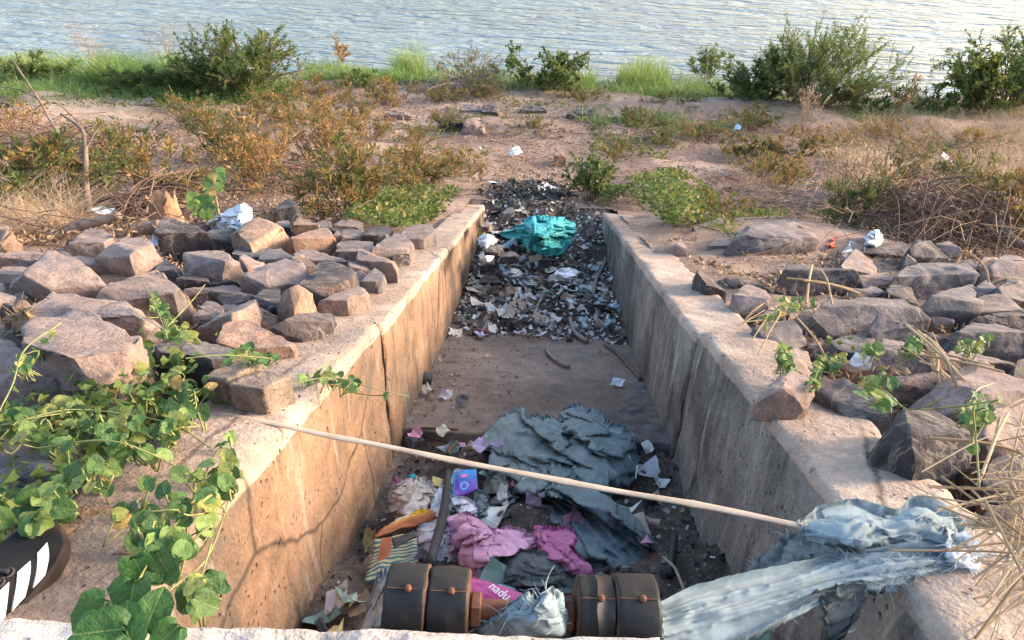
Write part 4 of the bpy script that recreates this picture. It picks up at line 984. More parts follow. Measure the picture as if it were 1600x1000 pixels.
g2, _ = cloth('grey_rag', 'small grey rag beside the white rag and tarpaulin', 'rag',
    '742,768,.03 762,770,.04 762,790,.03 754,806,.02 744,800,.02', M_TARP, BAS+.12, .03, (.8, .03, .012), .007, 30, 26, 90)
cl, _ = cloth('clear_plastic_bag', 'cloudy transparent plastic bag against the left wall', 'bag',
    '612,760,.05 640,748,.06 665,745,.05 678,760,.05 672,780,.05 660,800,.04 625,812,.02 604,798,.02 606,780,.04', M_CLEAR, BAS+.12, .05, (.2, .06, .008), .02, 33, 44, 150, fac=1.32, grav=.0006)
cy, cyp = cloth('cyan_plastic_bag', 'bright cyan plastic bag on the litter near the channel end', 'bag',
    '800,368,.0 815,358,.08 820,345,.22 835,336,.26 862,337,.26 880,340,.22 893,352,.12 892,372,.04 875,384,.02 850,385,.02 832,376,.05 815,372,.02', M_CYAN, -DEP+.31, .07, (.9, .13, .03), .03, 37, 54, 180, fac=1.28)
V, F = tube(crom([U(834, 341, -DEP+.60), U(833, 360, -DEP+.53), U(829, 386, -DEP+.32)], 10), [.018]*10, 6); mesh('bag_handle', V, F, M_CYAN, True, None, cy)
ws, _ = cloth('white_sack', 'white plastic sack lying above the left rocks under a sapling', 'sack',
    '327,348,.02 340,335,.08 352,332,.10 370,320,.18 385,318,.18 393,328,.12 388,336,.08 365,345,.06 345,352,.02', M_WBAG, -.02, .06, (.5, .1, .03), .012, 43, 36, 130)
for (ol, lb, mt, nm, sd_) in [('1295,376,.02 1300,366,.1 1310,368,.1 1312,382,.02 1302,384,0', 'crumpled red packet under the brush pile at right', None, 'red_packet', 1), ('1312,384,.02 1325,376,.08 1338,380,.07 1342,388,.02 1325,390,0', 'white paper heap beside the red packet', M_WBAG, 'white_paper', 2),
        ('1340,382,.02 1352,368,.10 1368,358,.16 1380,368,.12 1376,378,.06 1362,376,.06 1350,388,.02', 'torn white plastic strip under the brush pile', M_WBAG, 'white_plastic', 3)]:
    cloth(nm, lb, nm.split('_')[1], ol, mt or m_simple('red_print', (.55, .07, .03), .5), -.02, .04, (.5, .08, .03), .015, 50+sd_, 20, 70)
for i, (x, y, w_, h_, mt, lb) in enumerate([(760, 372, 26, 14, M_WHITE, 'crumpled whitish rag by the left wall far end'), (725, 365 + 15, 0, 0, None, ''), (760, 398, 22, 12, M_WHITE, 'white crumpled bag left of the dark stones'), (830, 438, 40, 16, M_STRIPE, 'grey blue crumpled plastic in the middle of the heap'),
        (885, 425, 36, 14, M_WHITE, 'white crumpled plastic right of the heap middle'), (800, 425, 30, 12, M_STRIPE, 'pale plastic left of the heap middle'), (940, 470, 24, 22, M_STRIPE, 'pale crumpled plastic by the right wall foot'),
        (735, 470, 22, 16, M_CLEAR, 'cloudy plastic scrap by the left wall joint'), (850, 500, 34, 12, M_CLEAR, 'cloudy plastic at the front of the heap'), (955, 500, 26, 22, M_STRIPE, 'grey plastic heap at the right front of the ash'), (905, 455, 34, 12, M_DARKBAG, 'dark crumpled plastic in the heap'), (780, 470, 40, 16, M_DARKBAG, 'black crumpled plastic left in the heap'), (725, 505, 26, 14, M_CARD, 'brown crumpled paper at the left front of the ash')]):
    if not mt: continue
    P = H_(x, y+h_/2); off = P[2]-ZC-T(P[1])
    cloth('plastic_bag', lb, 'bag', ' '.join('%g,%g,%g' % (x+a*w_/2, y+b*h_/2, hh) for a, b, hh in [(-1, .1, .01), (-.6, -.8, .03), (.1, -1, .05), (.8, -.6, .03), (1, .3, .01), (.3, 1, 0), (-.6, .8, 0)]), mt, off-.035, .035, (i*.9, .05, .012), .02, 80+i, 20, 70, it=60)
st, _ = cloth('plastic_strip', 'pale grey plastic strip hanging left of the rollers', 'plastic strip',
    '588,900,.12 600,888,.14 614,892,.14 610,930,.12 604,1000,.06 572,1000,.02 576,950,.06', M_STRIPE, BAS+.16, .015, (1.5, .012, .008), .003, 47, 40, 120)

# flat packets: bent sheets with print
def packet(name, label, cat, corners, base, mat, bend=.012, n=14, thick=.004, seed=0, parent=None):
    "corners: four px points with heights, in order round the sheet"
    A = np.array(corners, float); P = np.array([U(a[0], a[1], base+a[2]) for a in A])
    u, v = np.meshgrid(np.linspace(0, 1, n), np.linspace(0, 1, n), indexing='ij'); u, v = u.ravel()[:, None], v.ravel()[:, None]
    S = P[0]*(1-u)*(1-v)+P[1]*u*(1-v)+P[2]*u*v+P[3]*(1-u)*v
    N = np.cross(P[1]-P[0], P[3]-P[0]); N /= np.linalg.norm(N); N = N if N[2] > 0 else -N
    S = S+N*(bend*(4*u*(1-u)*4*v*(1-v)*.6+.5*fbm(np.concatenate([u*3, v*3, 0*u], 1), 3, seed)[:, None]))
    V = np.vstack([S, S-N*thick]); F = gridF(n, n); b = n*n
    rim = [i*n for i in range(n)]+[(n-1)*n+j for j in range(1, n)]+[i*n+n-1 for i in range(n-2, -1, -1)]+[j for j in range(n-2, 0, -1)]
    R = np.array([[rim[i], rim[(i+1) % len(rim)], b+rim[(i+1) % len(rim)], b+rim[i]] for i in range(len(rim))])
    c3 = S.mean(0)
    me_o = mesh(name, V, np.vstack([F, F[:, ::-1]+b, R]), mat, True, None if parent else c3, parent)
    uv = me_o.data.uv_layers.new(name='UVMap'); U2 = np.concatenate([np.hstack([u, v])]*2)
    vi = np.zeros(len(me_o.data.loops), np.int32); me_o.data.loops.foreach_get('vertex_index', vi)
    uv.data.foreach_set('uv', U2[vi].astype(np.float32).ravel())
    if not parent: tag(me_o, label, cat)
    return me_o, P, N
def uvm(m): return m.n('UVMap').outputs[0]
m = Mt('blue_packet_print'); uv = uvm(m); s_ = m.n('SeparateXYZ'); m.set(s_.inputs[0], uv)
col = m.ramp(m.math('ADD', s_.outputs[1], m.math('MULTIPLY', m.noise(4, 3, .5, uv), .35)), [(.3, (.02, .22, .55)), (.6, (.03, .10, .42)), (.85, (.13, .06, .36))])
def blob(m, uv, cx, cy, r0, r1, sx=1, sy=1):
    mp = m.n('Mapping'); m.set(mp.inputs[0], uv); mp.inputs['Location'].default_value = (-cx*sx, -cy*sy, 0); mp.inputs['Scale'].default_value = (sx, sy, 0)
    l = m.n('VectorMath', operation='LENGTH'); m.set(l.inputs[0], mp.outputs[0]); return l.outputs['Value']
d = blob(m, uv, .48, .30, 0, 0, 1, 1.7); col = m.mix(m.ramp(d, [(.13, 1), (.17, 0)]), col, (.62, .16, .32))
d = blob(m, uv, .48, .70, 0, 0, 1, 1); col = m.mix(m.ramp(d, [(.10, 0), (.12, 1), (.15, 1), (.17, 0)]), col, (.10, .42, .72))
col = m.mix(m.ramp(s_.outputs[0], [(.08, 1), (.10, 0)]), col, (.10, .36, .66))
M_BLUEP = m.fin(col, .35, m.bump(m.noise(6, 3, .5, uv), .3, .01))
packet('blue_packet', 'square blue packet with pink print beside the black pipe', 'packet', [(708, 738, .06), (744, 732, .07), (747, 765, .06), (706, 776, .05)], BAS+.08, M_BLUEP, .008, seed=1)
m = Mt('yellow_packet_print'); uv = uvm(m)
M_YELP = m.fin(m.ramp(m.noise(9, 4, .6, uv), [(.35, (.14, .11, .04)), (.5, (.45, .38, .12)), (.7, (.55, .5, .25))]), .5)
packet('yellow_packet', 'small yellow packet left of the blue one', 'packet', [(676, 744, .05), (694, 748, .05), (690, 762, .05), (673, 757, .05)], BAS+.08, M_YELP, .004, seed=2)
m = Mt('orange_packet_print'); uv = uvm(m); s_ = m.n('SeparateXYZ'); m.set(s_.inputs[0], uv)
nz = m.noise(7, 5, .7, uv)
col = m.ramp(m.math('ADD', s_.outputs[1], m.math('MULTIPLY', nz, .3)), [(.25, (.62, .55, .42)), (.5, (.55, .34, .10)), (.72, (.42, .15, .05)), (.95, (.30, .10, .04))])
d = blob(m, uv, .72, .22, 0, 0, 1, 1.1); col = m.mix(m.ramp(d, [(.2, 1), (.3, 0)]), col, m.mix(m.ramp(nz, [(.5, 0), (.55, 1)]), (.72, .42, .02), (.25, .12, .02)))
M_ORP = m.fin(col, .4, m.bump(m.noise(9, 3, .5, uv), .4, .01))
packet('snack_packet', 'orange and yellow snack packet leaning on the left wall', 'packet', [(618, 808, .05), (672, 792, .08), (682, 806, .05), (583, 842, .04)], BAS+.13, M_ORP, .012, seed=3)
m = Mt('green_print'); uv = uvm(m); s_ = m.n('SeparateXYZ'); m.set(s_.inputs[0], uv)
wv = m.n('TexWave'); wv.inputs['Scale'].default_value = 3.2; wv.inputs['Distortion'].default_value = 4; wv.inputs['Detail'].default_value = 3
mp = m.n('Mapping'); m.set(mp.inputs[0], uv); mp.inputs['Rotation'].default_value = (0, 0, 1.45); m.set(wv.inputs['Vector'], mp.outputs[0])
col = m.ramp(wv.outputs['Fac'], [(.3, (.04, .12, .15)), (.5, (.10, .24, .22)), (.62, (.48, .45, .28)), (.8, (.42, .36, .18))])
inb = m.math('MULTIPLY', m.ramp(s_.outputs[0], [(.16, 0), (.18, 1), (.42, 1), (.44, 0)]), m.ramp(s_.outputs[1], [(.62, 1), (.66, 0)]))
M_GRP = m.fin(m.mix(inb, col, (.32, .11, .05)), .5)
packet('patterned_packet', 'green and cream patterned packet with a brown strip below the snack packet', 'packet', [(585, 842, .03), (650, 832, .05), (654, 880, .02), (570, 912, .0)], BAS+.15, M_GRP, .012, seed=4)
packet('dark_card', 'dark grey card tucked under the snack packet', 'card', [(612, 842, .08), (648, 828, .09), (652, 838, .08), (615, 856, .07)], BAS+.14, m_simple('dark_card', (.06, .055, .05), .7), .004, seed=5)
m = Mt('magenta_print'); uv = uvm(m); s_ = m.n('SeparateXYZ'); m.set(s_.inputs[0], uv)
col = m.ramp(m.noise(5, 3, .5, uv), [(.3, (.34, .03, .15)), (.7, (.52, .10, .27))])
col = m.mix(m.ramp(s_.outputs[1], [(.80, 0), (.82, 1)]), col, m.mix(m.ramp(m.noise(9, 2, .5, uv), [(.48, 0), (.52, 1)]), (.70, .66, .58), (.62, .62, .16)))
M_MGP = m.fin(col, .4)
PKM, mP, mN = packet('magenta_packet', 'magenta packet with white lettering between the two roller pairs', 'packet', [(735, 900, .06), (815, 925, .06), (800, 962, .05), (722, 930, .05)], BAS+.22, M_MGP, .006, seed=6)
M_LETTER = m_simple('white_lettering', (.78, .76, .74), .6, 30, .1)
def text_mesh(name, body, size, O, ux, uy, mat, parent):
    cu = bpy.data.curves.new(name, 'FONT'); cu.body = body; cu.size = size; cu.extrude = .0004; cu.resolution_u = 3
    to = bpy.data.objects.new(name, cu); COL.objects.link(to); dg = bpy.context.evaluated_depsgraph_get(); me = bpy.data.meshes.new_from_object(to.evaluated_get(dg))
    bpy.data.objects.remove(to); ux = np.asarray(ux)/np.linalg.norm(ux); uy = np.asarray(uy)-ux*np.dot(uy, ux); uy /= np.linalg.norm(uy); uz = np.cross(ux, uy)
    n = len(me.vertices); V = np.zeros(n*3, np.float32); me.vertices.foreach_get('co', V); V = V.reshape(-1, 3)
    V = np.asarray(O)+V[:, :1]*ux+V[:, 1:2]*uy+V[:, 2:]*uz; V = V-np.array(parent.location)
    me.vertices.foreach_set('co', V.astype(np.float32).ravel()); me.materials.clear(); me.materials.append(mat); me.update()
    o = bpy.data.objects.new(name, me); link(o, parent); return o
a0, a1 = U(762, 921, BAS+.29), U(790, 942, BAS+.29)
text_mesh('lettering', 'nadu', float(np.linalg.norm(a1-a0))/1.9, a0+mN*.006, a1-a0, mP[0]-mP[3], M_LETTER, PKM)
cp, cF = tube([U(644, 750, BAS+.09), U(644, 746, BAS+.105)], [.0125, .0125], 14); o = mesh('bottle_cap', cp, cF, m_simple('teal_plastic', (.0, .30, .36), .4), True, cp.mean(0)); tag(o, 'small teal bottle cap on the dark debris', 'bottle cap')
packet('cardboard', 'brown torn cardboard piece behind the tarpaulin at right', 'cardboard', [(978, 806, .08), (1005, 800, .09), (1026, 858, .04), (1000, 850, .04)], BAS+.04, CARD, .006, seed=7)

# pipes, hoses, rods
def rod(name, label, cat, pts, r, mat, k=8, n=24, ends=None, group=None):
    P = crom(pts, n); V, F = tube(P, r if not isinstance(r, (list, tuple)) else np.interp(np.linspace(0, 1, n), np.linspace(0, 1, len(r)), r), k)
    o = mesh(name, V, F, mat, True, P[0]); return tag(o, label, cat, group)
HOSE = m_simple('dusty_grey_hose', (.22, .18, .155), .7, 30, .3, .3, 60)
bp = rod('black_pipe', 'black rubber pipe standing in the basin beside the blue packet', 'pipe', [U(700, 738, BAS+.12), U(697, 775, BAS+.16), U(690, 815, BAS+.2), U(672, 880, BAS+.24)], .0125, BLACKRUB, 12)
strands('frayed_thread', crom([U(701, 735, BAS+.13), U(703, 780, BAS+.16), U(697, 860, BAS+.21)], 40)[4:], 260, .022, .0014, M_STRIPE, bp, 9)
rod('hose', 'pale curved hose rising from the ash heap near the right wall', 'hose', [H_(948, 423), H_(941, 442), H_(930, 458), H_(925, 478)], .013, HOSE, 8)
rod('hose', 'bent grey hose with a burnt end at the foot of the ash heap', 'hose', [H_(890, 500), H_(896, 516), H_(908, 528), H_(918, 533)], .012, HOSE, 8)
rod('hose', 'short curved hose lying alone on the bare channel floor', 'hose', [U(857, 537, -DEP+.04), U(855, 548, -DEP+.02), U(868, 562, -DEP+.015), U(889, 573, -DEP+.015)], .010, HOSE, 8)
rod('strap', 'flat dark strap curving along the right wall foot', 'strap', [U(945, 538, -DEP+.015), U(965, 552, -DEP+.012), U(985, 574, -DEP+.012), U(1001, 592, -DEP+.012)], .010, m_simple('mud_strap', (.13, .10, .085), .9), 6)
rod('rusty_rod', 'rusty hooked iron rod on the slab edge', 'rod', [U(652, 678, -DEP+.0), U(656, 670, -DEP+.02), U(664, 669, -DEP+.02), U(716, 671, -DEP+.02)], .0055, RUST, 7)
rod('white_pipe', 'short white pipe behind the cyan bag', 'pipe', [U(806, 324, -.10), U(836, 331, -.12)], .02, M_WBAG, 8, 6)
rod('stick', 'thin bent stick against the right wall beside the tarpaulin', 'stick', [U(1036, 870, BAS+.1), U(1052, 885, BAS+.12), U(1058, 895, BAS+.12), U(1070, 925, BAS+.12)], .004, TWIG_G, 5)
rod('black_pipe', 'short dark pipe piece standing by the right wall', 'pipe', [U(1054, 838, BAS+.12), U(1046, 900, BAS+.1)], .011, BLACKRUB, 8, 6)
rod('stick', 'small stick lying across the middle of the ash heap', 'stick', [H_(848, 476), H_(838, 492), H_(833, 505)], .011, TWIG_G, 5)
rod('paper_roll', 'rolled maroon paper at the front edge of the ash heap', 'paper roll', [H_(738, 518), H_(764, 520)], .018, m_simple('maroon_paper', (.13, .05, .045), .8), 8, 6)
rod('stick', 'long thin twig at the front edge of the ash heap', 'stick', [H_(800, 520), H_(830, 526), H_(860, 524)], .004, TWIG, 5)
rod('wire', 'small pale splinter beside the tarpaulin', 'splinter', [U(996, 728, BAS+.09), U(993, 748, BAS+.07)], .0035, M_WHITE, 5, 4)
# yellow brown lid
c0 = H_(748, 420)+[0, 0, .02]; tb = MB(); V, F = tube([c0, c0+[0, -.01, .03]], [.05, .055], 20, False); tb.add(V, F); V, F = tube([c0, c0+[0, -.001, .004]], [.049, .001], 20, False); tb.add(V, F)
o = tb.build('round_cap', m_simple('ochre_plastic', (.42, .28, .05), .5), None, c0); tag(o, 'ochre round plastic cap in the litter by the left wall', 'cap')
# chunks of stone and char in the heap
for i, (x, y, w_, h_, t, lb) in enumerate([(772, 388, 30, 14, 'd', 'dark flat stone left of the cyan bag'), (795, 400, 30, 15, 'd', 'dark stone below the cyan bag'), (760, 352, 18, 12, 'p', 'tan stone by the far end of left wall'),
        (764, 440, 34, 18, 'd', 'black lump by the ochre lid'),
        (912, 466, 28, 18, 'g', 'grey stone by the pale hose'), (916, 490, 40, 22, 'd', 'brown dark stone under the pale hose'), (762, 412, 24, 24, 'd', 'charred lump above the ochre lid'), (795, 332, 20, 16, 'b', 'blue grey stone past the channel end'),
        (856, 455, 40, 14, 'd', 'flat black char lump in the middle of the heap'), (926, 500, 20, 20, 'd', 'black lump at the lower hose end')]):
    P = H_(x, y+h_/2); off = P[2]-ZC-T(P[1])
    rock(lb, (x, y, 1), t, ' '.join('%g,%g' % (a*w_/2, b*h_/2) for a, b in [(-1, .2), (-.5, -.8), (.2, -1), (.8, -.5), (1, .4), (.4, 1), (-.6, .9)]), k=.34, sub=3, base=off-.045, drop=.02, rough=.06)
# dark hole in the left wall foot
hb, hF = box(U(683, 600, -DEP+.05)*[0, 1, 1]+[XL+.002, 0, 0], (.02, .09, .06)); 
o = mesh('drain_pipe', *tube([[XL-.06, float(U(683, 600, -DEP)[1]), U(683, 600, -DEP)[2]+.03], [XL+.03, float(U(683, 600, -DEP)[1]), U(683, 600, -DEP)[2]+.025]], [.032, .032], 14), BLACKRUB, True, [XL, float(U(683, 600, -DEP)[1]), U(683, 600, -DEP)[2]+.03]); tag(o, 'black drain pipe mouth at the foot of the left wall', 'pipe')

# ------------------------------------------------------------------ lath, bricks
p0, p1 = U(343, 647, .022), U(1262, 823, .045)
t = np.linspace(0, 1, 120)[:, None]; L = p0*(1-t)+p1*t; L[:, 2] -= .002*np.sin(math.pi*t[:, 0]); L[:, 1] += .0015*np.sin(9*t[:, 0])+.001*np.sin(23*t[:, 0]); L[:, 2] += .001*np.sin(17*t[:, 0])
d = (p1-p0)/np.linalg.norm(p1-p0); sd_ = np.cross(d, [0, 0, 1]); sd_ /= np.linalg.norm(sd_); un = np.cross(sd_, d)
V = np.stack([L+sd_*a*.0052*(1+.10*np.sin(t*31)+.22*np.exp(-(((t*5.3) % 1-.5)/.04)**2))+un*b*.0018 for a, b in [(-1, -1), (1, -1), (1, .6), (.4, 1), (-.4, 1), (-1, .6)]], 1)
Fc = gridF(120, 6, True); o = mesh('lath', V.reshape(-1, 3), Fc, LATH, False, p0); tag(o, 'long thin bamboo lath laid across the channel from the brick to the blue sack', 'lath')
def cuboid(name, label, b0, b1, b2, h, mat, seed, base=.0):
    "base corners from pixels: shared corner b1, edges to b0 and b2"
    B0, B1, B2 = U(*b0, base), U(*b1, base), U(*b2, base); e0, e2 = B0-B1, B2-B1; e2 = e2-e0*np.dot(e0, e2)/np.dot(e0, e0)*.6
    up = np.array([0, 0, h]); bm = bmesh.new(); bmesh.ops.create_cube(bm, size=1); bmesh.ops.subdivide_edges(bm, edges=bm.edges, cuts=14, use_grid_fill=True)
    P = np.array([v.co[:] for v in bm.verts]); F = [[v.index for v in f.verts] for f in bm.faces]; bm.free()
    # rounded, chipped edges
    g = (np.abs(P*2)**24).sum(1)**(1/24); P = P/g[:, None]
    V = B1+(P[:, :1]+.5)*e0+(P[:, 1:2]+.5)*e2+(P[:, 2:]+.5)*up
    V += .0022*np.stack([fbm(V*45, 3, seed), fbm(V*45+9, 3, seed), fbm(V*45+5, 3, seed)], 1)
    o = mesh(name, V, np.array(F), mat, True, V.mean(0)-[0, 0, h/2]); return tag(o, label, 'brick', 'paired concrete bricks on the left wall')
BRK = concrete('pitted_brick', (.13, .10, .082), (.205, .155, .12), (.29, .22, .17), 0, .4, 1.2)
cuboid('concrete_brick', 'front concrete brick with orange right face on the left wall', (367, 648), (421, 656), (468, 631), .083, BRK, 3, .013)
cuboid('concrete_brick', 'rear grey concrete brick standing behind the front brick', (330, 636), (368, 641), (425, 612), .085, BRK, 4, .013)

# ------------------------------------------------------------------ ledge at the bottom edge, pads beside the walls
def slab(name, label, cat, poly, base, thick, mat, seed, n=70, amp=.006, kind=None):
    "poly: four px corners far-left, far-right, near-right, near-left on the ground profile"
    P = np.array([U(x, y, base+(o[0] if o else 0)) for x, y, *o in poly])
    if 'pad' in name: P[1][0], P[2][0] = XL-.035, XL-.05
    u, v = np.meshgrid(np.linspace(0, 1, n), np.linspace(0, 1, n), indexing='ij'); uu, vv = u.ravel()[:, None], v.ravel()[:, None]
    S = P[0]*(1-uu)*(1-vv)+P[1]*uu*(1-vv)+P[2]*uu*vv+P[3]*(1-uu)*vv
    S[:, 2] += amp*fbm(S*8, 4, seed)+.4*amp*fbm(S*40, 2, seed)
    ed = np.minimum.reduce([uu, 1-uu, vv, 1-vv])[:, 0]
    m_ = ed < 1e-6
    S[:, :2] += (.010*np.stack([fbm(S*13, 3, seed+1), fbm(S*13+7, 3, seed+2)], 1))*m_[:, None]
    S[:, 2] -= m_*.008
    rim = [i*n for i in range(n)]+[(n-1)*n+j for j in range(1, n)]+[i*n+n-1 for i in range(n-2, -1, -1)]+[j for j in range(n-2, 0, -1)]
    L = S[rim].copy(); L[:, 2] -= thick; L[:, :2] += .004*np.random.default_rng(seed).normal(0, 1, (len(rim), 2)); m2 = (S[rim]+L)/2; m2[:, :2] += .006*np.random.default_rng(seed+1).normal(0, 1, (len(rim), 2))
    V = np.vstack([S, m2, L]); b = n*n; k = len(rim); i = np.arange(k); j = (i+1) % k; r = np.array(rim)
    F = np.vstack([gridF(n, n), np.stack([r[i], r[j], b+j, b+i], 1), np.stack([b+i, b+j, b+k+j, b+k+i], 1)])
    o = mesh(name, V, F, mat, True, V.mean(0)); tag(o, label, cat, kind=kind); return o
PAD = concrete('brown_pad_concrete', (.22, .155, .12), (.33, .245, .19), (.43, .34, .27), 0, .3, .6)
slab('concrete_pad', 'rough concrete pad beside the left wall under the black shoe', 'concrete pad', [(60, 868), (275, 848), (250, 1100), (-160, 1100)], .008, .2, PAD, 5)
slab('concrete_pad', 'paler upper concrete step behind the shoe under vine leaves', 'concrete pad', [(95, 800), (330, 770), (285, 870), (60, 880)], .022, .2, CONC_L, 6, 60)
zl = .085
slab('concrete_ledge', 'rough pale concrete ledge along the bottom edge of the view', 'ledge', [(-160, 968, zl), (1040, 998, zl), (1040, 1260, zl), (-160, 1260, zl)], 0, .14, CONC_N, 7, 120, .008)

# ------------------------------------------------------------------ iron rollers on their axle
def roller_rig():
    zr = depth(U(800, 940, .045))
    def at(x, y, z=0): return UZ(x, y, zr+z)
    A, B = at(604, 946), at(1024, 964); ax_ = (B-A)/np.linalg.norm(B-A); c = A
    rig = empty('roller_axle', at(815, 985)-[0, 0, .05], 'rusty axle with four black iron rollers mounted behind the bottom ledge', 'rollers')
    e1 = np.cross(ax_, [0, 0, 1]); e1 /= np.linalg.norm(e1); e2 = np.cross(e1, ax_)
    if e2[2] < 0: e2 = -e2
    m_ = zr/FPX; tot = np.linalg.norm(B-A)
    def X(px): return (px-604)/(1024-604)*tot
    R = .050
    def ring(prof, k=72):
        th = np.arange(k)/k*2*math.pi
        return np.concatenate([c+ax_*a+r*(np.cos(th)[:, None]*e1+np.sin(th)[:, None]*e2) for a, r in prof]), gridF(len(prof), k, True)
    for i, (x0, x1, rr_) in enumerate([(604, 671, R), (669.5, 735, R*.95), (897, 958, R*.9), (955, 1024, R*.98)]):
        a, b = X(x0), X(x1); bv = .003
        V, F = ring([(a+.001, .015), (a+.001, rr_-bv*1.6), (a+bv, rr_), (a+bv*2, rr_+.0004), (a+.012, rr_+.0005), (a+.024, rr_+.0007), ((a+b)/2, rr_+.0008), (b-.024, rr_+.0007), (b-.012, rr_+.0005), (b-bv*2, rr_+.0004), (b-bv, rr_), (b-.001, rr_-bv*1.6), (b-.001, .015)])
        V = V+.0011*np.stack([fbm(V*55, 3, 3+i), fbm(V*55+7, 3, 4+i), fbm(V*55+3, 3, 5+i)], 1); ro = mesh('roller', V, F, STEEL, True, c+ax_*(a+b)/2, rig); ro.data.materials.append(RIM); ro.data.materials.append(STEELR)
        # upper third is dusted with rust above the seam weld, rims are bare rust
        nf = len(ro.data.polygons); ids = np.zeros(nf, np.int32); k = 72
        for f in range(nf):
            row, col = divmod(f, k); ang = (col+.5)/k*2*math.pi; el = math.degrees(math.atan2(math.sin(ang), math.cos(ang)*(1 if np.dot(e1, F_) < 0 else -1)))
            if (row in (10, 11) and i < 2) or (row in (0, 1) and i >= 2): ids[f] = 1
            elif 80 < el < 165: ids[f] = 2
        ro.data.polygons.foreach_set('material_index', ids)
        e1c = e1 if np.dot(e1, F_) < 0 else -e1
        an = math.radians(80); dirn = e1c*math.cos(an)+e2*math.sin(an); q = c+ax_*((a+b)/2+.004)+dirn*(rr_+.001)
        V, F = tube([q-dirn*.002, q+dirn*.0035, q+dirn*.005], [.0045, .004, .0015], 8); mesh('bolt', V, F, RUST, True, q, ro)
        sv = [c+ax_*(a+.004+(b-a-.008)*t_)+dirn*(rr_+.0009)-np.cross(ax_, dirn)*.0 for t_ in np.linspace(0, 1, 20)]
        V, F = tube(sv, .0007, 5); mesh('weld_seam', V, F, RUST, True, sv[0], ro)
    for (x0, x1, s) in [(735.5, 752, 1), (880, 896, 1), (866, 880, .75)]:
        a, b = X(x0), X(x1); V, F = ring([(a, .004), (a, .021*s), (a+.002, .023*s), (b-.002, .023*s), (b, .021*s), (b, .004)], 6); mesh('nut', V, F, RUST, False, c+ax_*a, rig)
    V, F = ring([(X(604), .013), (X(1024), .013)], 16); mesh('axle', V, F, RUST, True, c+ax_*.1, rig)
    q = c+ax_*X(812)-e2*.047; V, F = box((0, 0, 0), (tot*.62, .05, .03)); Rm = np.stack([ax_, np.cross(e2, ax_), e2], 1); mesh('beam', V@Rm.T+q, F, STEEL, False, q, rig)
    for px in (640, 705, 925, 990):
        q = c+ax_*X(px)-e2*.09; V, F = box((0, 0, 0), (.02, .03, .10)); mesh('bracket', V@Rm.T+q, F, STEEL, False, q, rig)
    return rig, zr
RIG, ZRIG = roller_rig()
sk, skp = cloth('frayed_sack', 'frayed pale blue sack scrap caught between the two roller pairs', 'sack',
    '738,985,.0 745,965,.02 770,952,.04 800,940,.05 822,922,.08 832,932,.06 838,942,.05 850,925,.09 862,916,.10 872,922,.09 882,935,.06 888,955,.03 892,990,.0 820,1000,-.01', M_SACK, .0, .03, (.4, .05, .014), .012, 61, 50, 180)
strands('frayed_thread', skp[10:, ::2], 200, .028, .0018, M_SACK, sk, 12)

# ------------------------------------------------------------------ torn blue sack tied on the right wall
def patch(name, rows, mat, parent, nu=90, nv=40, fold=(.035, .012), seed=1, thick=.0):
    "rows of control points (x, y, z) with z camera depth; every row same length"
    G = np.array([[UZ(*p) for p in r] for r in rows])
    A = np.stack([crom(r, nu) for r in G]); S = np.stack([crom(A[:, i], nv) for i in range(nu)], 1)   # nv x nu
    dv = np.gradient(S, axis=0); N = np.cross(np.gradient(S, axis=1), dv); N /= np.linalg.norm(N, axis=2)[..., None]+1e-9
    if (N.reshape(-1, 3)@F_).mean() > 0: N = -N
    pin = np.zeros((nv, nu)); pin[:, :2] = 1; pin[:, -2:] = 1; pin[0] = .5; pin[-1] = .4; pin[nv//3, ::9] = .25; pin[2*nv//3, ::9] = .25
    ad = S[-1, nu//2]-S[0, nu//2]; ad = ad[:2]/(np.linalg.norm(ad[:2])+1e-9)
    X = drape(S, N, fold[1], S[..., 2]-.02, pin, 120, .05, .0004, .006, seed, ad, .75)
    v = np.repeat(np.linspace(0, 1, nv), nu); u = np.tile(np.linspace(0, 1, nu), nv); k = np.minimum(v, 1-v); P = X.reshape(-1, 3)
    q = P; g = 0
    for j in range(3):
        an = seed*1.3+j; lam = (.05, .03, .018)[j]; g = g+lam*.06*tri((q[:, 0]*math.cos(an)+q[:, 1]*math.sin(an))/lam+.7*vnoise(q/(lam*1.8), seed+j))*np.clip(.3+1.3*vnoise(q/.06+j*7, seed+20+j), 0, 1)
    P = P+N.reshape(-1, 3)*g[:, None]
    P = P+(dv.reshape(-1, 3)*nv)*(.03*(vnoise(n2(u*14, v*0), seed)+.3*vnoise(n2(u*45, v*0), seed+1))*np.exp(-k/.06))[:, None]
    cr_ = .0045*tri(v*3.2+.8*vnoise(n2(u*2.2, v*2), seed+3))+.0022*tri(v*8+u*1.5+1.2*vnoise(n2(u*4, v*3), seed+4)); P = P+N.reshape(-1, 3)*cr_[:, None]
    F = gridF(nv, nu); b = len(P)
    o = mesh(name, P, F, mat, True, None, parent); return o, P.reshape(nv, nu, 3)
def zt(x, y, off=0.0): return depth(U(x, y, off))
SK = empty('torn_sack', U(1420, 860, .01), 'torn blue woven sack draped over the right wall and across to the rollers', 'sack')
zz = lambda x, y, o: (x, y, zt(x, y, o))
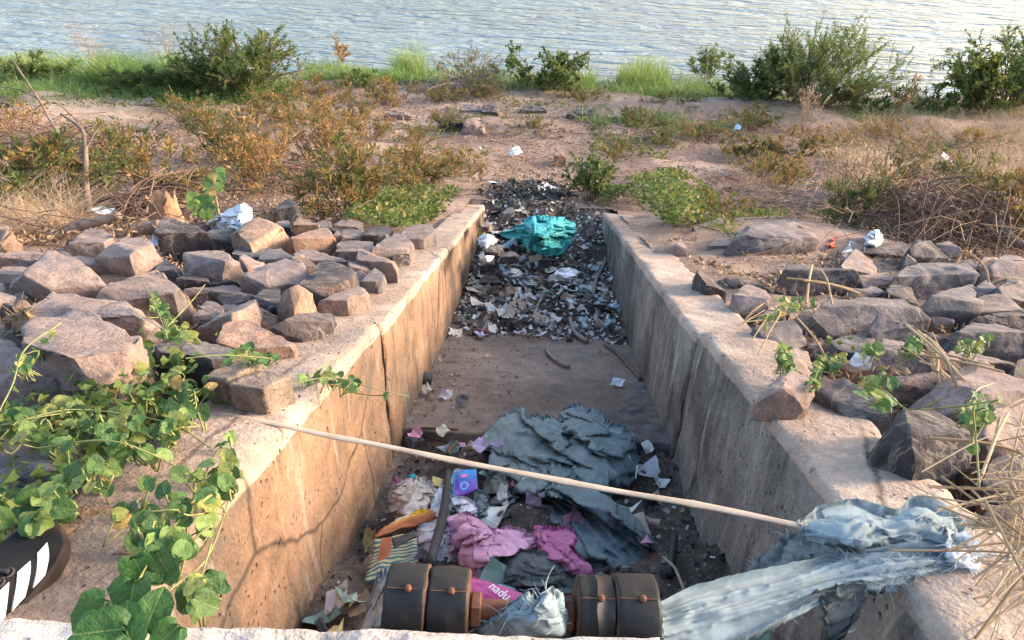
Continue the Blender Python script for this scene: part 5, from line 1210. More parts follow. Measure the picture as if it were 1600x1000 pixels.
a, A1 = patch('upper_drape', [
    [zz(1246, 816, .045), zz(1290, 790, .045), zz(1340, 782, .05), zz(1392, 796, .04), zz(1440, 776, .05), zz(1480, 790, .05), zz(1505, 812, .03)],
    [zz(1250, 820, .05), zz(1292, 804, .07), zz(1342, 798, .085), zz(1395, 808, .075), zz(1442, 796, .08), zz(1484, 812, .07), zz(1508, 832, .04)],
    [zz(1254, 823, .05), zz(1298, 822, .07), zz(1345, 822, .085), zz(1398, 824, .07), zz(1442, 824, .07), zz(1484, 836, .06), zz(1510, 852, .04)],
    [zz(1258, 826, .045), zz(1302, 838, .05), zz(1348, 848, .045), zz(1400, 846, .04), zz(1444, 850, .04), zz(1484, 858, .03), zz(1510, 868, .02)]], M_SACK, SK, 110, 50, (.05, 1.16), 5)
b, B1 = patch('lower_band', [
    [(1028, 940, ZRIG+.0), (1085, 914, ZRIG+.03), (1150, 895, ZRIG+.06), (1220, 880, ZRIG+.09), zz(1300, 864, .03), zz(1390, 852, .05), zz(1460, 850, .05), zz(1515, 862, .03)],
    [(1028, 955, ZRIG-.005), (1090, 940, ZRIG+.02), (1158, 920, ZRIG+.045), (1228, 900, ZRIG+.07), zz(1302, 880, .045), zz(1390, 868, .055), zz(1462, 864, .055), zz(1518, 870, .03)],
    [(1030, 978, ZRIG-.005), (1096, 970, ZRIG+.01), (1166, 950, ZRIG+.03), (1236, 924, ZRIG+.055), zz(1304, 900, .04), zz(1388, 888, .045), zz(1460, 878, .045), zz(1518, 876, .025)],
    [(1034, 1012, ZRIG+.0), (1104, 1008, ZRIG+.01), (1176, 985, ZRIG+.025), (1242, 954, ZRIG+.045), zz(1308, 925, .015), zz(1385, 914, .012), zz(1455, 895, .012), zz(1515, 884, .01)]], M_SACK, SK, 140, 50, (.05, 1.07), 9)
xi = lambda x, y, o=.03: (x, y, depth(UX(x, y, XR-o)))
c, C1 = patch('inner_drape', [
    [xi(1240, 828, .01), xi(1265, 828, .012), xi(1290, 834, .01), xi(1318, 846, .01)],
    [xi(1212, 850, .025), xi(1245, 854, .04), xi(1280, 858, .03), xi(1316, 866, .03)],
    [xi(1184, 876, .03), xi(1228, 882, .05), xi(1272, 884, .03), xi(1314, 888, .045)],
    [xi(1152, 906, .03), xi(1215, 908, .05), xi(1266, 908, .04), xi(1316, 908, .05)]], M_TARP, SK, 60, 44, (.03, 1.25), 13)
d, D1 = patch('hanging_flap', [
    [(1286, 925, ZRIG+.06), (1315, 915, ZRIG+.07), (1350, 905, ZRIG+.08)], [(1290, 960, ZRIG+.08), (1320, 945, ZRIG+.09), (1352, 925, ZRIG+.10)],
    [(1296, 1010, ZRIG+.10), (1324, 985, ZRIG+.11), (1345, 950, ZRIG+.12)]], M_DARKBAG, SK, 50, 34, (.03, 1.10), 17)
e, E1 = patch('twisted_tail', [
    [zz(1480, 826, .04), zz(1510, 836, .05), zz(1535, 858, .04), zz(1574, 872, .02)], [zz(1482, 846, .06), zz(1512, 856, .065), zz(1538, 870, .05), zz(1574, 876, .02)], [zz(1485, 872, .02), zz(1512, 880, .025), zz(1538, 884, .02), zz(1572, 884, .01)]], M_WBAG, SK, 40, 26, (.02, 1.2), 21)
strands('frayed_thread', np.vstack([A1[:, -40:].reshape(-1, 3), A1[-2:, 30:].reshape(-1, 3)]), 520, .034, .0013, M_STRIPE, SK, 31, .15)
strands('frayed_thread', np.vstack([A1[0], A1[1]]), 110, .012, .0010, M_STRIPE, SK, 34, .3)
strands('frayed_thread', np.vstack([B1[-1], B1[-2], B1[-1]]), 160, .014, .0010, M_SACK, SK, 35, .2)
strands('frayed_thread', B1[4:40, 85:].reshape(-1, 3), 620, .042, .0015, M_SACK, SK, 32, .12)
strands('frayed_thread', np.vstack([E1.reshape(-1, 3), C1[:, :2].reshape(-1, 3), D1[-1:].reshape(-1, 3)]), 380, .026, .0013, M_WBAG, SK, 33, .2)

# ------------------------------------------------------------------ black sneaker on the pad
def shoe():
    tip = U(94, 846, .03); A, B = U(4, 986, .012), U(90, 908, .012); d = B-A; ang = math.atan2(d[1], d[0])
    fwd = np.array([math.cos(ang), math.sin(ang), 0]); rt = np.array([fwd[1], -fwd[0], 0]); Lh = .275
    org = tip-fwd*Lh; org[2] = U(60, 910, .02)[2]-.004
    root = empty('sneaker', org+fwd*.14, 'black sneaker with three white side stripes standing at the left edge', 'shoe')
    def W3(x, y, z): return org+fwd*np.asarray(y)[..., None]*Lh+rt*np.asarray(x)[..., None]+np.array([0, 0, 1.0])*np.asarray(z)[..., None]
    yk = np.array([0, .03, .08, .2, .4, .55, .68, .78, .87, .93, .97, .99, 1.0])
    hw = np.array([.004, .019, .027, .033, .033, .038, .044, .045, .041, .033, .023, .013, .002])
    def half(y): return np.interp(y, yk, hw)
    n = 90; ys = .5-.5*np.cos(np.linspace(0, math.pi, n))
    # sole: rounded wall
    prof = [(.0, .0), (.85, .0), (.98, .004), (1.0, .012), (1.0, .020), (.97, .026), (.8, .027), (0, .027)]
    rows = []
    for s in (1, -1):
        rows.append(np.stack([W3(s*half(ys)*a+s*(.002 if a > .9 else 0), ys, b+0*ys+.006*np.clip((ys-.8)/.2, 0, 1)**2) for a, b in prof], 1))
    mb = MB(); mb.add(rows[0].reshape(-1, 3), gridF(n, len(prof))); mb.add(rows[1].reshape(-1, 3), gridF(n, len(prof))[:, ::-1])
    SOLE = m_simple('dark_gum_sole', (.04, .026, .022), .7, 40, .25, .3, 90)
    mb.build('sole', SOLE, root)
    hk = np.array([.074, .078, .080, .072, .066, .064, .056, .046, .038, .034, .030, .026, .02])
    def top(y): return np.interp(y, yk, hk)
    k = 40
    def up(y, th, off=0.0):
        "th from 0 (right sole line) to pi (left sole line)"
        c_, s_ = np.cos(th), np.sin(th); e = 2/2.5
        x = np.sign(c_)*np.abs(c_)**e*(half(y)*(.97+.05*np.abs(s_))+off); z = .022+np.abs(s_)**e*(top(y)-.022+off)
        return W3(x, y, z)
    yy, tt = np.meshgrid(ys, np.linspace(0, math.pi, k), indexing='ij')
    V = up(yy, tt); F = gridF(n, k).reshape(n-1, k-1, 4)
    keepf = np.ones((n-1, k-1), bool)
    for i in range(n-1):
        for j in range(k-1):
            th = (j+.5)/(k-1)*math.pi
            if .06 < ys[i] < .40 and abs(th-math.pi/2) < .62: keepf[i, j] = False
    BLK = m_simple('black_suede', (.008, .0075, .0085), .85, 60, .3, .5, 300, .001); BRN = m_simple('dark_brown_trim', (.06, .042, .042), .8, 60, .3)
    mesh('upper', V.reshape(-1, 3), F[keepf].reshape(-1, 4), BLK, True, None, root)
    yy, tt = np.meshgrid(np.linspace(.05, .43, 24), np.linspace(math.pi/2-.66, math.pi/2+.66, 20), indexing='ij'); mesh('lining', up(yy, tt, -.006).reshape(-1, 3)-[0, 0, .006], gridF(24, 20), BRN, True, None, root)
    WHT = m_simple('white_leather', (.80, .78, .74), .5, 40, .06)
    for i, (y0) in enumerate((.63, .51, .39)):
        a_, t_ = np.meshgrid(np.linspace(0, 1, 8), np.linspace(.16, 1.02-.05*i, 16), indexing='ij')
        yv = y0+.075*a_+.17*(t_-.16)
        P = up(yv, t_, .0022); P2 = up(yv, t_, -.001)
        mb = MB(); mb.add(P.reshape(-1, 3), gridF(8, 16))
        for e_ in (P[0], P[-1]): pass
        rim = np.concatenate([P[:, 0], P[-1, 1:], P[-2::-1, -1], P[0, -2:0:-1]]); rim2 = np.concatenate([P2[:, 0], P2[-1, 1:], P2[-2::-1, -1], P2[0, -2:0:-1]])
        mb.add(np.concatenate([rim, rim2]), gridF(2, len(rim), True)); mb.build('stripe', WHT, root)
    # eyestays, laces, tongue tag
    for s in (-1, 1):
        for q in range(5):
            y0 = .40+q*.058; th = np.linspace(0, 2*math.pi, 14); cc = up(np.array([y0]), np.array([math.pi/2-s*(.52-.03*q)]), .002)[0]
            P = cc+np.stack([np.cos(th)]*3, 1)*fwd*.0065+np.stack([np.sin(th)]*3, 1)*rt*.006; V_, F_ = tube(P, .0016, 5, False); mesh('eyelet_loop', V_, F_, BRN, True, None, root)
    LAC = m_simple('black_lace', (.02, .021, .025), .7)
    for q in range(5):
        y0 = .40+q*.058; t_ = np.linspace(math.pi/2-.55+.03*q, math.pi/2+.55-.03*q, 14)
        P = up(np.linspace(y0, y0+.02*(1 if q % 2 else -1), 14), t_, .005); V_, F_ = tube(P, .0034, 6); mesh('lace', V_, F_, LAC, True, None, root)
    for q, (dy, dx, r_) in enumerate([(.02, .022, .012), (-.01, -.02, .013), (.05, .012, .010)]):
        th = np.linspace(0, 1.8*math.pi, 24); c0 = up(np.array([.47+dy]), np.array([math.pi/2-dx*16]), .012)[0]
        P = c0+np.cos(th)[:, None]*fwd*r_*1.6+np.sin(th)[:, None]*rt*r_+np.array([0, 0, 1])*(.004*np.sin(2*th))[:, None]; V_, F_ = tube(P, .0026, 6); mesh('lace', V_, F_, LAC, True, None, root)
    q = up(np.array([.345]), np.array([math.pi/2-.25]), .012)[0]
    tg, tF = box((0, 0, 0), (.046, .018, .004)); Rm = np.stack([fwd, -rt, np.array([0, 0, 1])], 1); Rm = Rm@roty(-.15)
    tgo = mesh('tongue_tag', tg@Rm.T+q, tF, m_simple('tag_blue_black', (.03, .035, .06), .5), False, q, root)
    n_ = 2
    text = text_mesh('tag_lettering', 'adidas', .0125, (q+Rm@np.array([-.019, -.004, .0024])), Rm[:, 0], Rm[:, 1], M_LETTER, root)
    return root
shoe()

# ------------------------------------------------------------------ plants
def leaf_quads(B, D, L, asp, rr, fold=.25):
    "diamond leaves: base, side, tip, side; slightly folded"
    n = len(B); D = D/(np.linalg.norm(D, axis=1)[:, None]+1e-9)
    S = np.cross(D, rr.normal(0, 1, (n, 3))); S /= np.linalg.norm(S, axis=1)[:, None]+1e-9; N = np.cross(S, D)
    L = L[:, None]
    V = np.stack([B, B+D*L*.45+S*L*asp/2+N*L*fold*asp, B+D*L, B+D*L*.45-S*L*asp/2+N*L*fold*asp], 1)
    return V.reshape(-1, 3), np.arange(4*n).reshape(n, 4)
def shrub(name, label, cat, B, H, R, mat, nst=16, nleaf=3000, leaf=.05, asp=.3, vmu=.4, vsd=.25, smat=None, sr=.007, lean=(0, 0), group=None, seed=1, twigs=7, up=.5, bare=.15, tw=.30):
    rr = np.random.default_rng(seed); B = np.asarray(B, float)
    root = empty(name, B, label, cat, group); smat = smat or TWIG; mb = MB()
    tb, td = [], []
    for i in range(nst):
        a = rr.uniform(0, 6.283); u = rr.random()**.6; hh = H*(1-.45*u*u)*rr.uniform(.6, 1.05)
        tip = B+[R*u*math.cos(a)+lean[0], R*u*math.sin(a)*.8+lean[1], hh]
        b0 = B+[.12*R*math.cos(a)*rr.random(), .12*R*math.sin(a)*rr.random(), -.05]
        mid = b0*.45+tip*.55+np.array([0, 0, .16*H])*rr.uniform(.2, 1)+rr.normal(0, .05*H, 3)
        P = crom([b0, mid, tip], 12); P += rr.normal(0, .008*H, P.shape)
        V, F = tube(P, np.linspace(sr, sr*.35, 12), 4, False); mb.add(V, F)
        for j in range(twigs):
            t = rr.uniform(.25, 1); k = int(t*11); d = P[min(k+1, 11)]-P[max(k-1, 0)]; d = d/(np.linalg.norm(d)+1e-9)
            d = d*.6+rr.normal(0, .55, 3); d[2] += up*.5; d /= np.linalg.norm(d)
            l = tw*H*rr.uniform(.4, 1.1); q = np.array([P[k], P[k]+d*l*.5+[0, 0, .03*l], P[k]+d*l-[0, 0, .08*l]])
            V, F = tube(q, [sr*.35, sr*.25, sr*.12], 3, False); mb.add(V, F); tb.append(q); td.append(d)
    mb.build('stem', smat, root)
    if nleaf:
        Q = np.array(tb); i = rr.integers(0, len(Q), nleaf); t = rr.uniform(bare, 1, nleaf)[:, None]
        A = Q[i, 0]*(1-t)**2+2*Q[i, 1]*t*(1-t)+Q[i, 2]*t*t
        d = np.array(td)[i]; D = d*.55+rr.normal(0, .6, (nleaf, 3)); D[:, 2] += .25
        V, F = leaf_quads(A, D, leaf*rr.uniform(.5, 1.3, nleaf), asp, rr)
        vt = np.clip(vmu+vsd*rr.normal(0, 1, len(Q))[i]*.8+vsd*.6*rr.normal(0, 1, nleaf), 0, 1)
        mesh('foliage', V, F, mat, False, None, root, {'v': np.repeat(vt, 4)})
    return root
def blades(B, L, rr, wid=.008, bend=.5, spread=.35, seg=4):
    n = len(B); a = rr.uniform(0, 6.283, n); d = np.stack([np.cos(a), np.sin(a), 0*a], 1); s = np.stack([-np.sin(a), np.cos(a), 0*a], 1)
    s = s*np.cos(rr.uniform(-1, 1, n))[:, None]+d*np.sin(rr.uniform(-1, 1, n))[:, None]
    sp = spread*np.abs(rr.normal(0, 1, n)); bd = bend*rr.uniform(.2, 1.3, n); rows = []
    for t in np.linspace(0, 1, seg):
        out = (sp*t+bd*t*t)*L; z = L*t*(1-.35*bd*t*t)
        p = B+d*out[:, None]; p = p+np.array([0, 0, 1.0])*z[:, None]; w = wid*(1-.85*t)
        rows += [p-s*w/2, p+s*w/2]
    V = np.stack(rows, 1).reshape(-1, 3); b = np.arange(n)[:, None]*2*seg
    F = np.concatenate([b+np.array([[2*i, 2*i+1, 2*i+3, 2*i+2]]) for i in range(seg-1)]); return V, F
def tuft(name, label, cat, poly, n, L, mat, vmu=.4, vsd=.2, seed=1, wid=.012, bend=.4, spread=.25, kind=None, group=None, off=0.0):
    rr = np.random.default_rng(seed); poly = np.array(poly, float); lo, hi = poly.min(0), poly.max(0); pts = []
    while len(pts) < n:
        p = lo+(hi-lo)*rr.random(2)
        if inpoly(p, poly): pts.append(p)
    pts = np.array(pts); P = UU(pts[:, 0], pts[:, 1], off)
    cl = .75+.5*vnoise(P*2.3, seed)
    V, F = blades(P, L*rr.uniform(.45, 1.15, n)*cl, rr, wid, bend, spread)
    vt = np.clip(vmu+vsd*rr.normal(0, 1, n)+.25*vnoise(P*1.7, seed+3), 0, 1)
    c = P.mean(0); o = mesh(name, V, F, mat, False, c, None, {'v': np.repeat(vt, 8)})
    return tag(o, label, cat, group, kind)
PXM = lambda x, y: depth(U(x, y))/FPX
# riverside, left to right
B = U(385, 150); shrub('green_bush', 'large dark green feathery bush at the water edge, left of centre', 'bush', B, 1.02, 1.15, G_DARK, 70, 21000, .05, .28, .55, .26, TWIG, .010, (.05, 0), 'bushes by the river', 11, 9, .6)
B = U(300, 145); shrub('green_bush', 'low dark green bush left of the large feathery bush', 'bush', B, .6, .75, G_DARK, 24, 3600, .08, .3, .35, .22, TWIG, .008, (0, 0), 'bushes by the river', 12, 8)
B = U(1265, 170); shrub('green_bush', 'tall yellow green willowy bush on the right river bank', 'bush', B, 1.12, 1.30, G_DARK, 76, 20000, .06, .2, .74, .22, TWIG, .007, (.18, 0), 'bushes by the river', 13, 8, 1.9, .15, .42)
B = U(1195, 165); shrub('green_bush', 'dark low bush at the left foot of the willowy bush', 'bush', B, .8, .75, G_DARK, 26, 4200, .09, .25, .25, .2, TWIG, .008, (0, 0), 'bushes by the river', 14, 8)
B = U(1570, 168); shrub('green_bush', 'dense dark green bush cut by the right frame edge', 'bush', B, 1.22, 1.25, G_DARK, 60, 19000, .062, .26, .5, .24, TWIG, .010, (.1, 0), 'bushes by the river', 15, 9, .8)
B = U(1535, 185); shrub('vine_bush', 'cone of yellow green vine before the right edge bush', 'bush', B, .95, .40, G_CREEP, 22, 3200, .07, .7, .5, .22, TWIG, .008, (-.28, .1), 'bushes by the river', 16, 7)
for i, (x, y, H, R, nl, vm, lb) in enumerate([(1150, 160, .45, .6, 1500, .5, 'low grey green bush below the small pale green bush'), (1340, 175, .5, .7, 1900, .45, 'low green bush at the right foot of the willowy bush'),
        (1450, 178, .45, .6, 1500, .55, 'low bush between the willowy bush and the vine cone'), (560, 140, .3, .6, 1200, .6, 'low weedy bush behind the brown green shrub'), (60, 128, .42, .8, 2000, .6, 'low mixed bush at the far left water edge'), (210, 150, .4, .8, 2200, .3, 'low dark bush in front of the bright grass clump')]):
    shrub('green_bush', lb, 'bush', U(x, y), H, R, G_DARK, 18, nl, .075, .28, vm, .25, TWIG, .006, (0, 0), 'bushes by the river', 110+i, 7, .8)
B = U(1105, 122); shrub('green_bush', 'small pale green bush between the grass tuft and willowy bush', 'bush', B, .6, .5, G_DARK, 18, 1600, .08, .25, .75, .2, TWIG, .007, (0, 0), 'bushes by the river', 17, 7)
B = U(845, 142); shrub('green_bush', 'broad mid green low bush at the water edge, centre', 'bush', B, .72, .85, G_DARK, 34, 7500, .055, .4, .62, .22, TWIG, .007, (0, 0), 'bushes by the river', 18, 7)
B = U(735, 140); shrub('dry_bush', 'grey brown tangled dry bush at the water edge', 'bush', B, .62, .85, G_DRYLEAF, 46, 1300, .06, .3, .35, .2, TWIG_G, .007, (0, 0), 'bushes by the river', 19, 9)
B = U(165, 122); shrub('reed_stalks', 'bare pinkish dry stalks rising over the water at left', 'dry stalks', B, 1.05, .45, G_STRAW, 16, 250, .05, .15, .6, .2, TWIG_G, .006, (-.2, 0), None, 20, 4)
B = U(278, 115); shrub('bare_twig_bush', 'bare grey twig bush beside the large feathery bush', 'bush', B, 1.05, .5, G_STRAW, 14, 0, .05, .15, .6, .2, TWIG_G, .006, (0, 0), None, 21, 12)
B = U(532, 108); shrub('dry_plant', 'single dry reddish plant standing at the water edge', 'plant', B, .62, .18, G_DRYLEAF, 6, 240, .09, .25, .85, .12, TWIG, .006, (0, 0), None, 22, 5)
B = U(1395, 185); shrub('dry_plant', 'brown seed stalk plant right of the willowy bush', 'plant', B, .8, .3, G_DRYLEAF, 10, 420, .07, .25, .6, .2, TWIG_G, .006, (.2, 0), None, 23, 5)
B = U(1255, 205); shrub('dry_plant', 'pink brown dry feathery plant before the willowy bush', 'plant', B, .7, .22, G_STRAW, 12, 700, .05, .15, .4, .2, TWIG_G, .005, (0, 0), None, 24, 6)
tuft('tall_grass', 'bright green grass clump left of the feathery bush', 'grass', [(140, 138), (300, 145), (290, 118), (160, 110)], 3400, .55, G_BRIGHT, .45, .2, 1, .016, .7)
tuft('tall_grass', 'bright green grass bank at the water edge, centre left', 'grass', [(470, 130), (700, 134), (690, 116), (480, 112)], 3400, .36, G_BRIGHT, .5, .2, 2, .014, .6)
tuft('tall_grass', 'taller bright grass clump in the centre left bank', 'grass', [(612, 122), (665, 126), (660, 112), (620, 110)], 600, .62, G_BRIGHT, .7, .15, 3, .012, .5)
tuft('tall_grass', 'separate upright pale green grass tuft right of centre', 'grass', [(962, 142), (1045, 142), (1040, 130), (966, 128)], 1300, .50, G_BRIGHT, .72, .2, 4, .012, .25, .15)
tuft('tall_grass', 'small grass clump at the right end of the centre bush', 'grass', [(870, 146), (930, 146), (926, 132), (874, 132)], 600, .40, G_BRIGHT, .55, .2, 5, .012, .4)
tuft('bank_grass', 'green and straw coloured grass strip along the central water edge', 'grass', [(690, 142), (960, 152), (1200, 165), (1200, 138), (930, 128), (690, 122)], 6000, .30, G_BRIGHT, .45, .35, 31, .012, .7, .5, 'stuff')
tuft('mixed_grass', 'green and orange grass at the far left water edge', 'grass', [(-20, 118), (130, 122), (120, 100), (-20, 98)], 1700, .36, G_BRIGHT, .62, .3, 6, .014, .6)
tuft('bank_grass', 'dull green grass along the top of the river bank', 'grass', [(-20, 165), (300, 162), (420, 160), (480, 135), (300, 125), (-20, 122)], 8000, .28, G_BRIGHT, .30, .3, 7, .012, .9, .6, 'stuff')
tuft('bank_grass', 'patchy green grass on the right part of the bank', 'grass', [(900, 190), (1060, 210), (1200, 195), (1600, 190), (1600, 165), (1300, 155), (1000, 140)], 6500, .18, G_BRIGHT, .45, .3, 8, .012, .9, .7, 'stuff')
tuft('dry_grass', 'pinkish dry grass covering the right bank', 'grass', [(1280, 262), (1600, 300), (1640, 175), (1430, 185), (1300, 205)], 5200, .32, G_STRAW, .5, .25, 9, .007, .9, .6, 'stuff')
tuft('dry_grass', 'pale dry grass on the sandy strip at left', 'grass', [(80, 205), (560, 215), (560, 170), (90, 172)], 3600, .10, G_STRAW, .7, .2, 10, .006, .8, .7, 'stuff')
tuft('dry_grass', 'brown dry grass heap at the left edge above the rocks', 'grass', [(-30, 372), (120, 362), (135, 330), (60, 312), (-30, 318)], 2600, .24, G_STRAW, .42, .2, 11, .005, 1.2, 1.1, 'stuff')
tuft('dry_grass', 'dry grass under the brush and shrubs at right', 'grass', [(1130, 275), (1310, 390), (1600, 390), (1600, 280), (1300, 235), (1180, 235)], 3600, .16, G_STRAW, .35, .25, 14, .005, 1.1, .9, 'stuff')
# orange and green shrubs in the middle ground
SG = 'turning shrubs above the left rocks'
for i, (x, y, H, R, nl, vm, lb) in enumerate([
    (30, 335, .50, .62, 2600, .28, 'green leaved shrub at the far left edge above the straw'), (120, 318, .55, .55, 1900, .30, 'green yellow shrub round the bare sapling'),
    (235, 322, .50, .62, 1800, .55, 'mixed orange and green shrub over the tree stump'), (205, 245, .42, .7, 1300, .38, 'sparse olive shrub before the sandy strip'),
    (345, 250, .62, .65, 2300, .35, 'green feathery shrub behind the sapling'), (415, 300, .62, .60, 2600, .74, 'bright orange leaved shrub behind the dark standing rock'),
    (500, 262, .70, .70, 2900, .66, 'tall orange brown shrub in the middle left'), (545, 335, .50, .58, 2600, .45, 'olive shrub above the left rocks near the wall'),
    (470, 200, .55, .80, 2300, .52, 'brown green shrub on the terrace behind the orange one'), (610, 165, .40, .50, 1400, .55, 'low brown green shrub on the terrace left of the soil'),
    (640, 290, .40, .55, 1900, .56, 'low rusty shrub left of the burnt patch'), (300, 200, .45, .5, 900, .5, 'thin yellowing shrub on the sandy strip'), (25, 215, .45, .55, 900, .80, 'orange leaved bare shrub at left frame edge')]):
    shrub('turning_shrub', lb, 'shrub', U(x, y), H, R, G_DRYLEAF, 20, int(nl*1.15), .055, .24, vm, .26, TWIG, .006, (0, 0), SG, 30+i, 8, .5, .1, .36)
for i, (x, y, H, R, nl, vm, lb) in enumerate([(690, 158, .28, .5, 1100, .45, 'low brown green scrub by the grey tangled bush'), (655, 222, .22, .45, 800, .5, 'low scrub on the soil left of centre'), (725, 258, .18, .35, 600, .55, 'small brown scrub near the burnt patch'),
    (965, 250, .2, .4, 800, .35, 'small green scrub behind the right wall creeper'), (1045, 225, .22, .45, 800, .4, 'small scrub beside the crumpled pale paper'), (1050, 172, .26, .55, 1300, .4, 'green scrub at the foot of the upright grass tuft'), (905, 158, .22, .5, 1100, .4, 'low scrub behind the flat dark terrace slab'),
    (1175, 200, .3, .5, 1300, .4, 'grey green scrub under the willowy bush'), (1110, 345, .2, .4, 900, .5, 'small scrub beside the two faced stone'), (580, 215, .35, .5, 1200, .6, 'rusty scrub right of the tall orange shrub'), (1220, 300, .3, .5, 1000, .55, 'brown scrub above the soil mound'), (560, 180, .35, .6, 1300, .45, 'brown green scrub on the terrace edge')]):
    shrub('low_scrub', lb, 'scrub', U(x, y), H, R, G_DRYLEAF, 16, nl, .05, .26, vm, .26, TWIG, .004, (0, 0), 'low scrub on the river terrace', 130+i, 7, .5, .1, .4)
for i, (x, y, H, R, nl, vm, lb) in enumerate([(700, 200, .22, .55, 1000, .45, 'sprawling scrub below the terrace rocks at left'), (830, 205, .16, .5, 800, .4, 'sprawling green scrub in the middle of the soil'), (1000, 195, .22, .6, 1300, .35, 'sprawling green scrub right of the terrace slabs'),
    (1100, 215, .24, .6, 1200, .45, 'sprawling scrub before the pink terrace stone'), (1290, 235, .3, .6, 1200, .6, 'sprawling brown scrub on the dry grass'), (1400, 225, .32, .7, 1300, .55, 'sprawling dry scrub below the willowy bush'), (1500, 235, .32, .6, 1100, .6, 'sprawling dry scrub beside the vine cone'),
    (640, 255, .22, .5, 900, .6, 'sprawling rusty scrub at the soil edge'), (1190, 270, .2, .5, 800, .5, 'sprawling scrub right of the dark tyre piece'), (500, 150, .3, .6, 1300, .55, 'sprawling scrub below the dry reddish plant'), (760, 155, .25, .55, 1100, .4, 'sprawling scrub below the centre river bush'), (400, 190, .35, .6, 1300, .55, 'sprawling scrub behind the orange shrubs')]):
    shrub('low_scrub', lb, 'scrub', U(x, y), H, R, G_DRYLEAF, 18, int(nl*1.3), .045, .26, vm, .26, TWIG, .004, (0, 0), 'low scrub on the river terrace', 150+i, 8, .4, .1, .5)
SR = 'shrubs above the right rocks'
for i, (x, y, H, R, nl, vm, mt, lb) in enumerate([
    (1575, 375, .60, .55, 2600, .62, G_DRYLEAF, 'yellow orange leaved shrub at the right edge above the rocks'), (1330, 365, .45, .35, 1100, .25, G_DRYLEAF, 'small green leaved shrub left of the brush pile'),
    (1520, 300, .45, .6, 1100, .30, G_DRYLEAF, 'thin green shrub over dry grass at the right'), (1240, 250, .32, .6, 1500, .50, G_DRYLEAF, 'low yellowing shrub right of the soil'),
    (1170, 245, .25, .5, 1100, .40, G_DRYLEAF, 'low green shrub by the pale blue litter'), (1330, 330, .62, .28, 500, .85, G_STRAW, 'upright reddish dry stalk plant before the brush pile'),
    (1400, 290, .55, .5, 500, .45, G_DRYLEAF, 'bare stemmed shrub with few green leaves behind the brush pile')]):
    shrub('bank_shrub', lb, 'shrub', U(x, y), H, R, mt, 16, int(nl*1.15), .055, .28, vm, .24, TWIG, .006, (0, 0), SR, 60+i, 8, .5, .1, .36)
# creeping plants over soil
def creeper(name, label, poly, n, mat, hmax, leaf, asp, vmu, seed, vsd=.25, h0=.0, cat='creeper', mound=0.0):
    rr = np.random.default_rng(seed); poly = np.array(poly, float); lo, hi = poly.min(0), poly.max(0); pts = []
    while len(pts) < n:
        p = lo+(hi-lo)*rr.random((400, 2))
        for q in p:
            if inpoly(q, poly): pts.append(q)
    pts = np.array(pts[:n]); G = UU(pts[:, 0], pts[:, 1]); k = vnoise(G*2.6, seed)+.5*vnoise(G*7, seed+1) > -.35
    pts = pts[k]; c = poly.mean(0); dd = np.linalg.norm((pts-c)/((hi-lo)/2), axis=1)
    P = UU(pts[:, 0], pts[:, 1], h0+hmax*rr.random(len(pts))**1.4+mound*np.clip(1-dd*dd, 0, 1)*rr.uniform(.3, 1, len(pts)))
    ok = ~((P[:, 0] > XL-.25) & (P[:, 0] < XR+.25) & (P[:, 1] < 5.72)); P = P[ok]; n = len(P)
    D = rr.normal(0, 1, (n, 3)); D[:, 2] = np.abs(D[:, 2])*.5
    V, F = leaf_quads(P, D, leaf*rr.uniform(.5, 1.25, n), asp, rr)
    vt = np.clip(vmu+vsd*rr.normal(0, 1, n)+.25*vnoise(P*3, seed+4), 0, 1)
    return tag(mesh(name, V, F, mat, False, P.mean(0), None, {'v': np.repeat(vt, 4)}), label, cat, None, 'stuff')
creeper('creeping_plant', 'leafy creeper mat over the upper end of the left rocks', [(560, 345), (640, 360), (700, 345), (728, 318), (715, 292), (640, 285), (570, 300), (540, 330)], 4200, G_CREEP, .12, .045, .6, .42, 1)
creeper('creeping_plant', 'green creeper mound above the right wall end', [(935, 318), (985, 322), (1060, 352), (1125, 340), (1120, 300), (1060, 262), (1000, 272), (950, 290)], 5200, G_CREEP, .10, .045, .6, .36, 2, .25, 0, 'creeper', .30)
creeper('creeping_plant', 'creeper fringe between the soil mound and right shrubs', [(1070, 350), (1150, 375), (1260, 360), (1320, 345), (1250, 325), (1120, 325)], 2400, G_CREEP, .09, .04, .6, .5, 3)
creeper('creeping_plant', 'small green weeds on the soil right of centre', [(920, 235), (1040, 250), (1060, 180), (960, 165), (920, 200)], 1500, G_CREEP, .06, .05, .6, .35, 4)
creeper('creeping_plant', 'small green weeds in the middle of bare soil', [(640, 215), (830, 200), (880, 175), (780, 160), (660, 190)], 800, G_CREEP, .05, .05, .6, .5, 5)
creeper('creeping_plant', 'brown and green weeds around the soil left of centre', [(600, 300), (740, 280), (740, 230), (640, 225), (580, 250)], 1700, G_DRYLEAF, .08, .045, .4, .55, 6)
creeper('leaf_litter', 'dry brown leaves strewn over the soil in the middle', [(560, 320), (760, 318), (940, 318), (1240, 330), (1240, 215), (900, 170), (560, 180)], 9000, G_LITTER, .015, .035, .5, .35, 7, .3, .0, 'leaf litter')
creeper('leaf_litter', 'dry brown leaf litter under the left shrubs', [(-20, 392), (300, 352), (560, 345), (560, 180), (-20, 190)], 13000, G_LITTER, .03, .04, .4, .4, 8, .3, .0, 'leaf litter')
creeper('leaf_litter', 'dry brown leaf litter on the right bank and soil mound', [(1040, 395), (1230, 460), (1330, 410), (1600, 400), (1600, 250), (1230, 220), (1060, 340)], 11000, G_LITTER, .02, .035, .4, .35, 9, .3, .0, 'leaf litter')
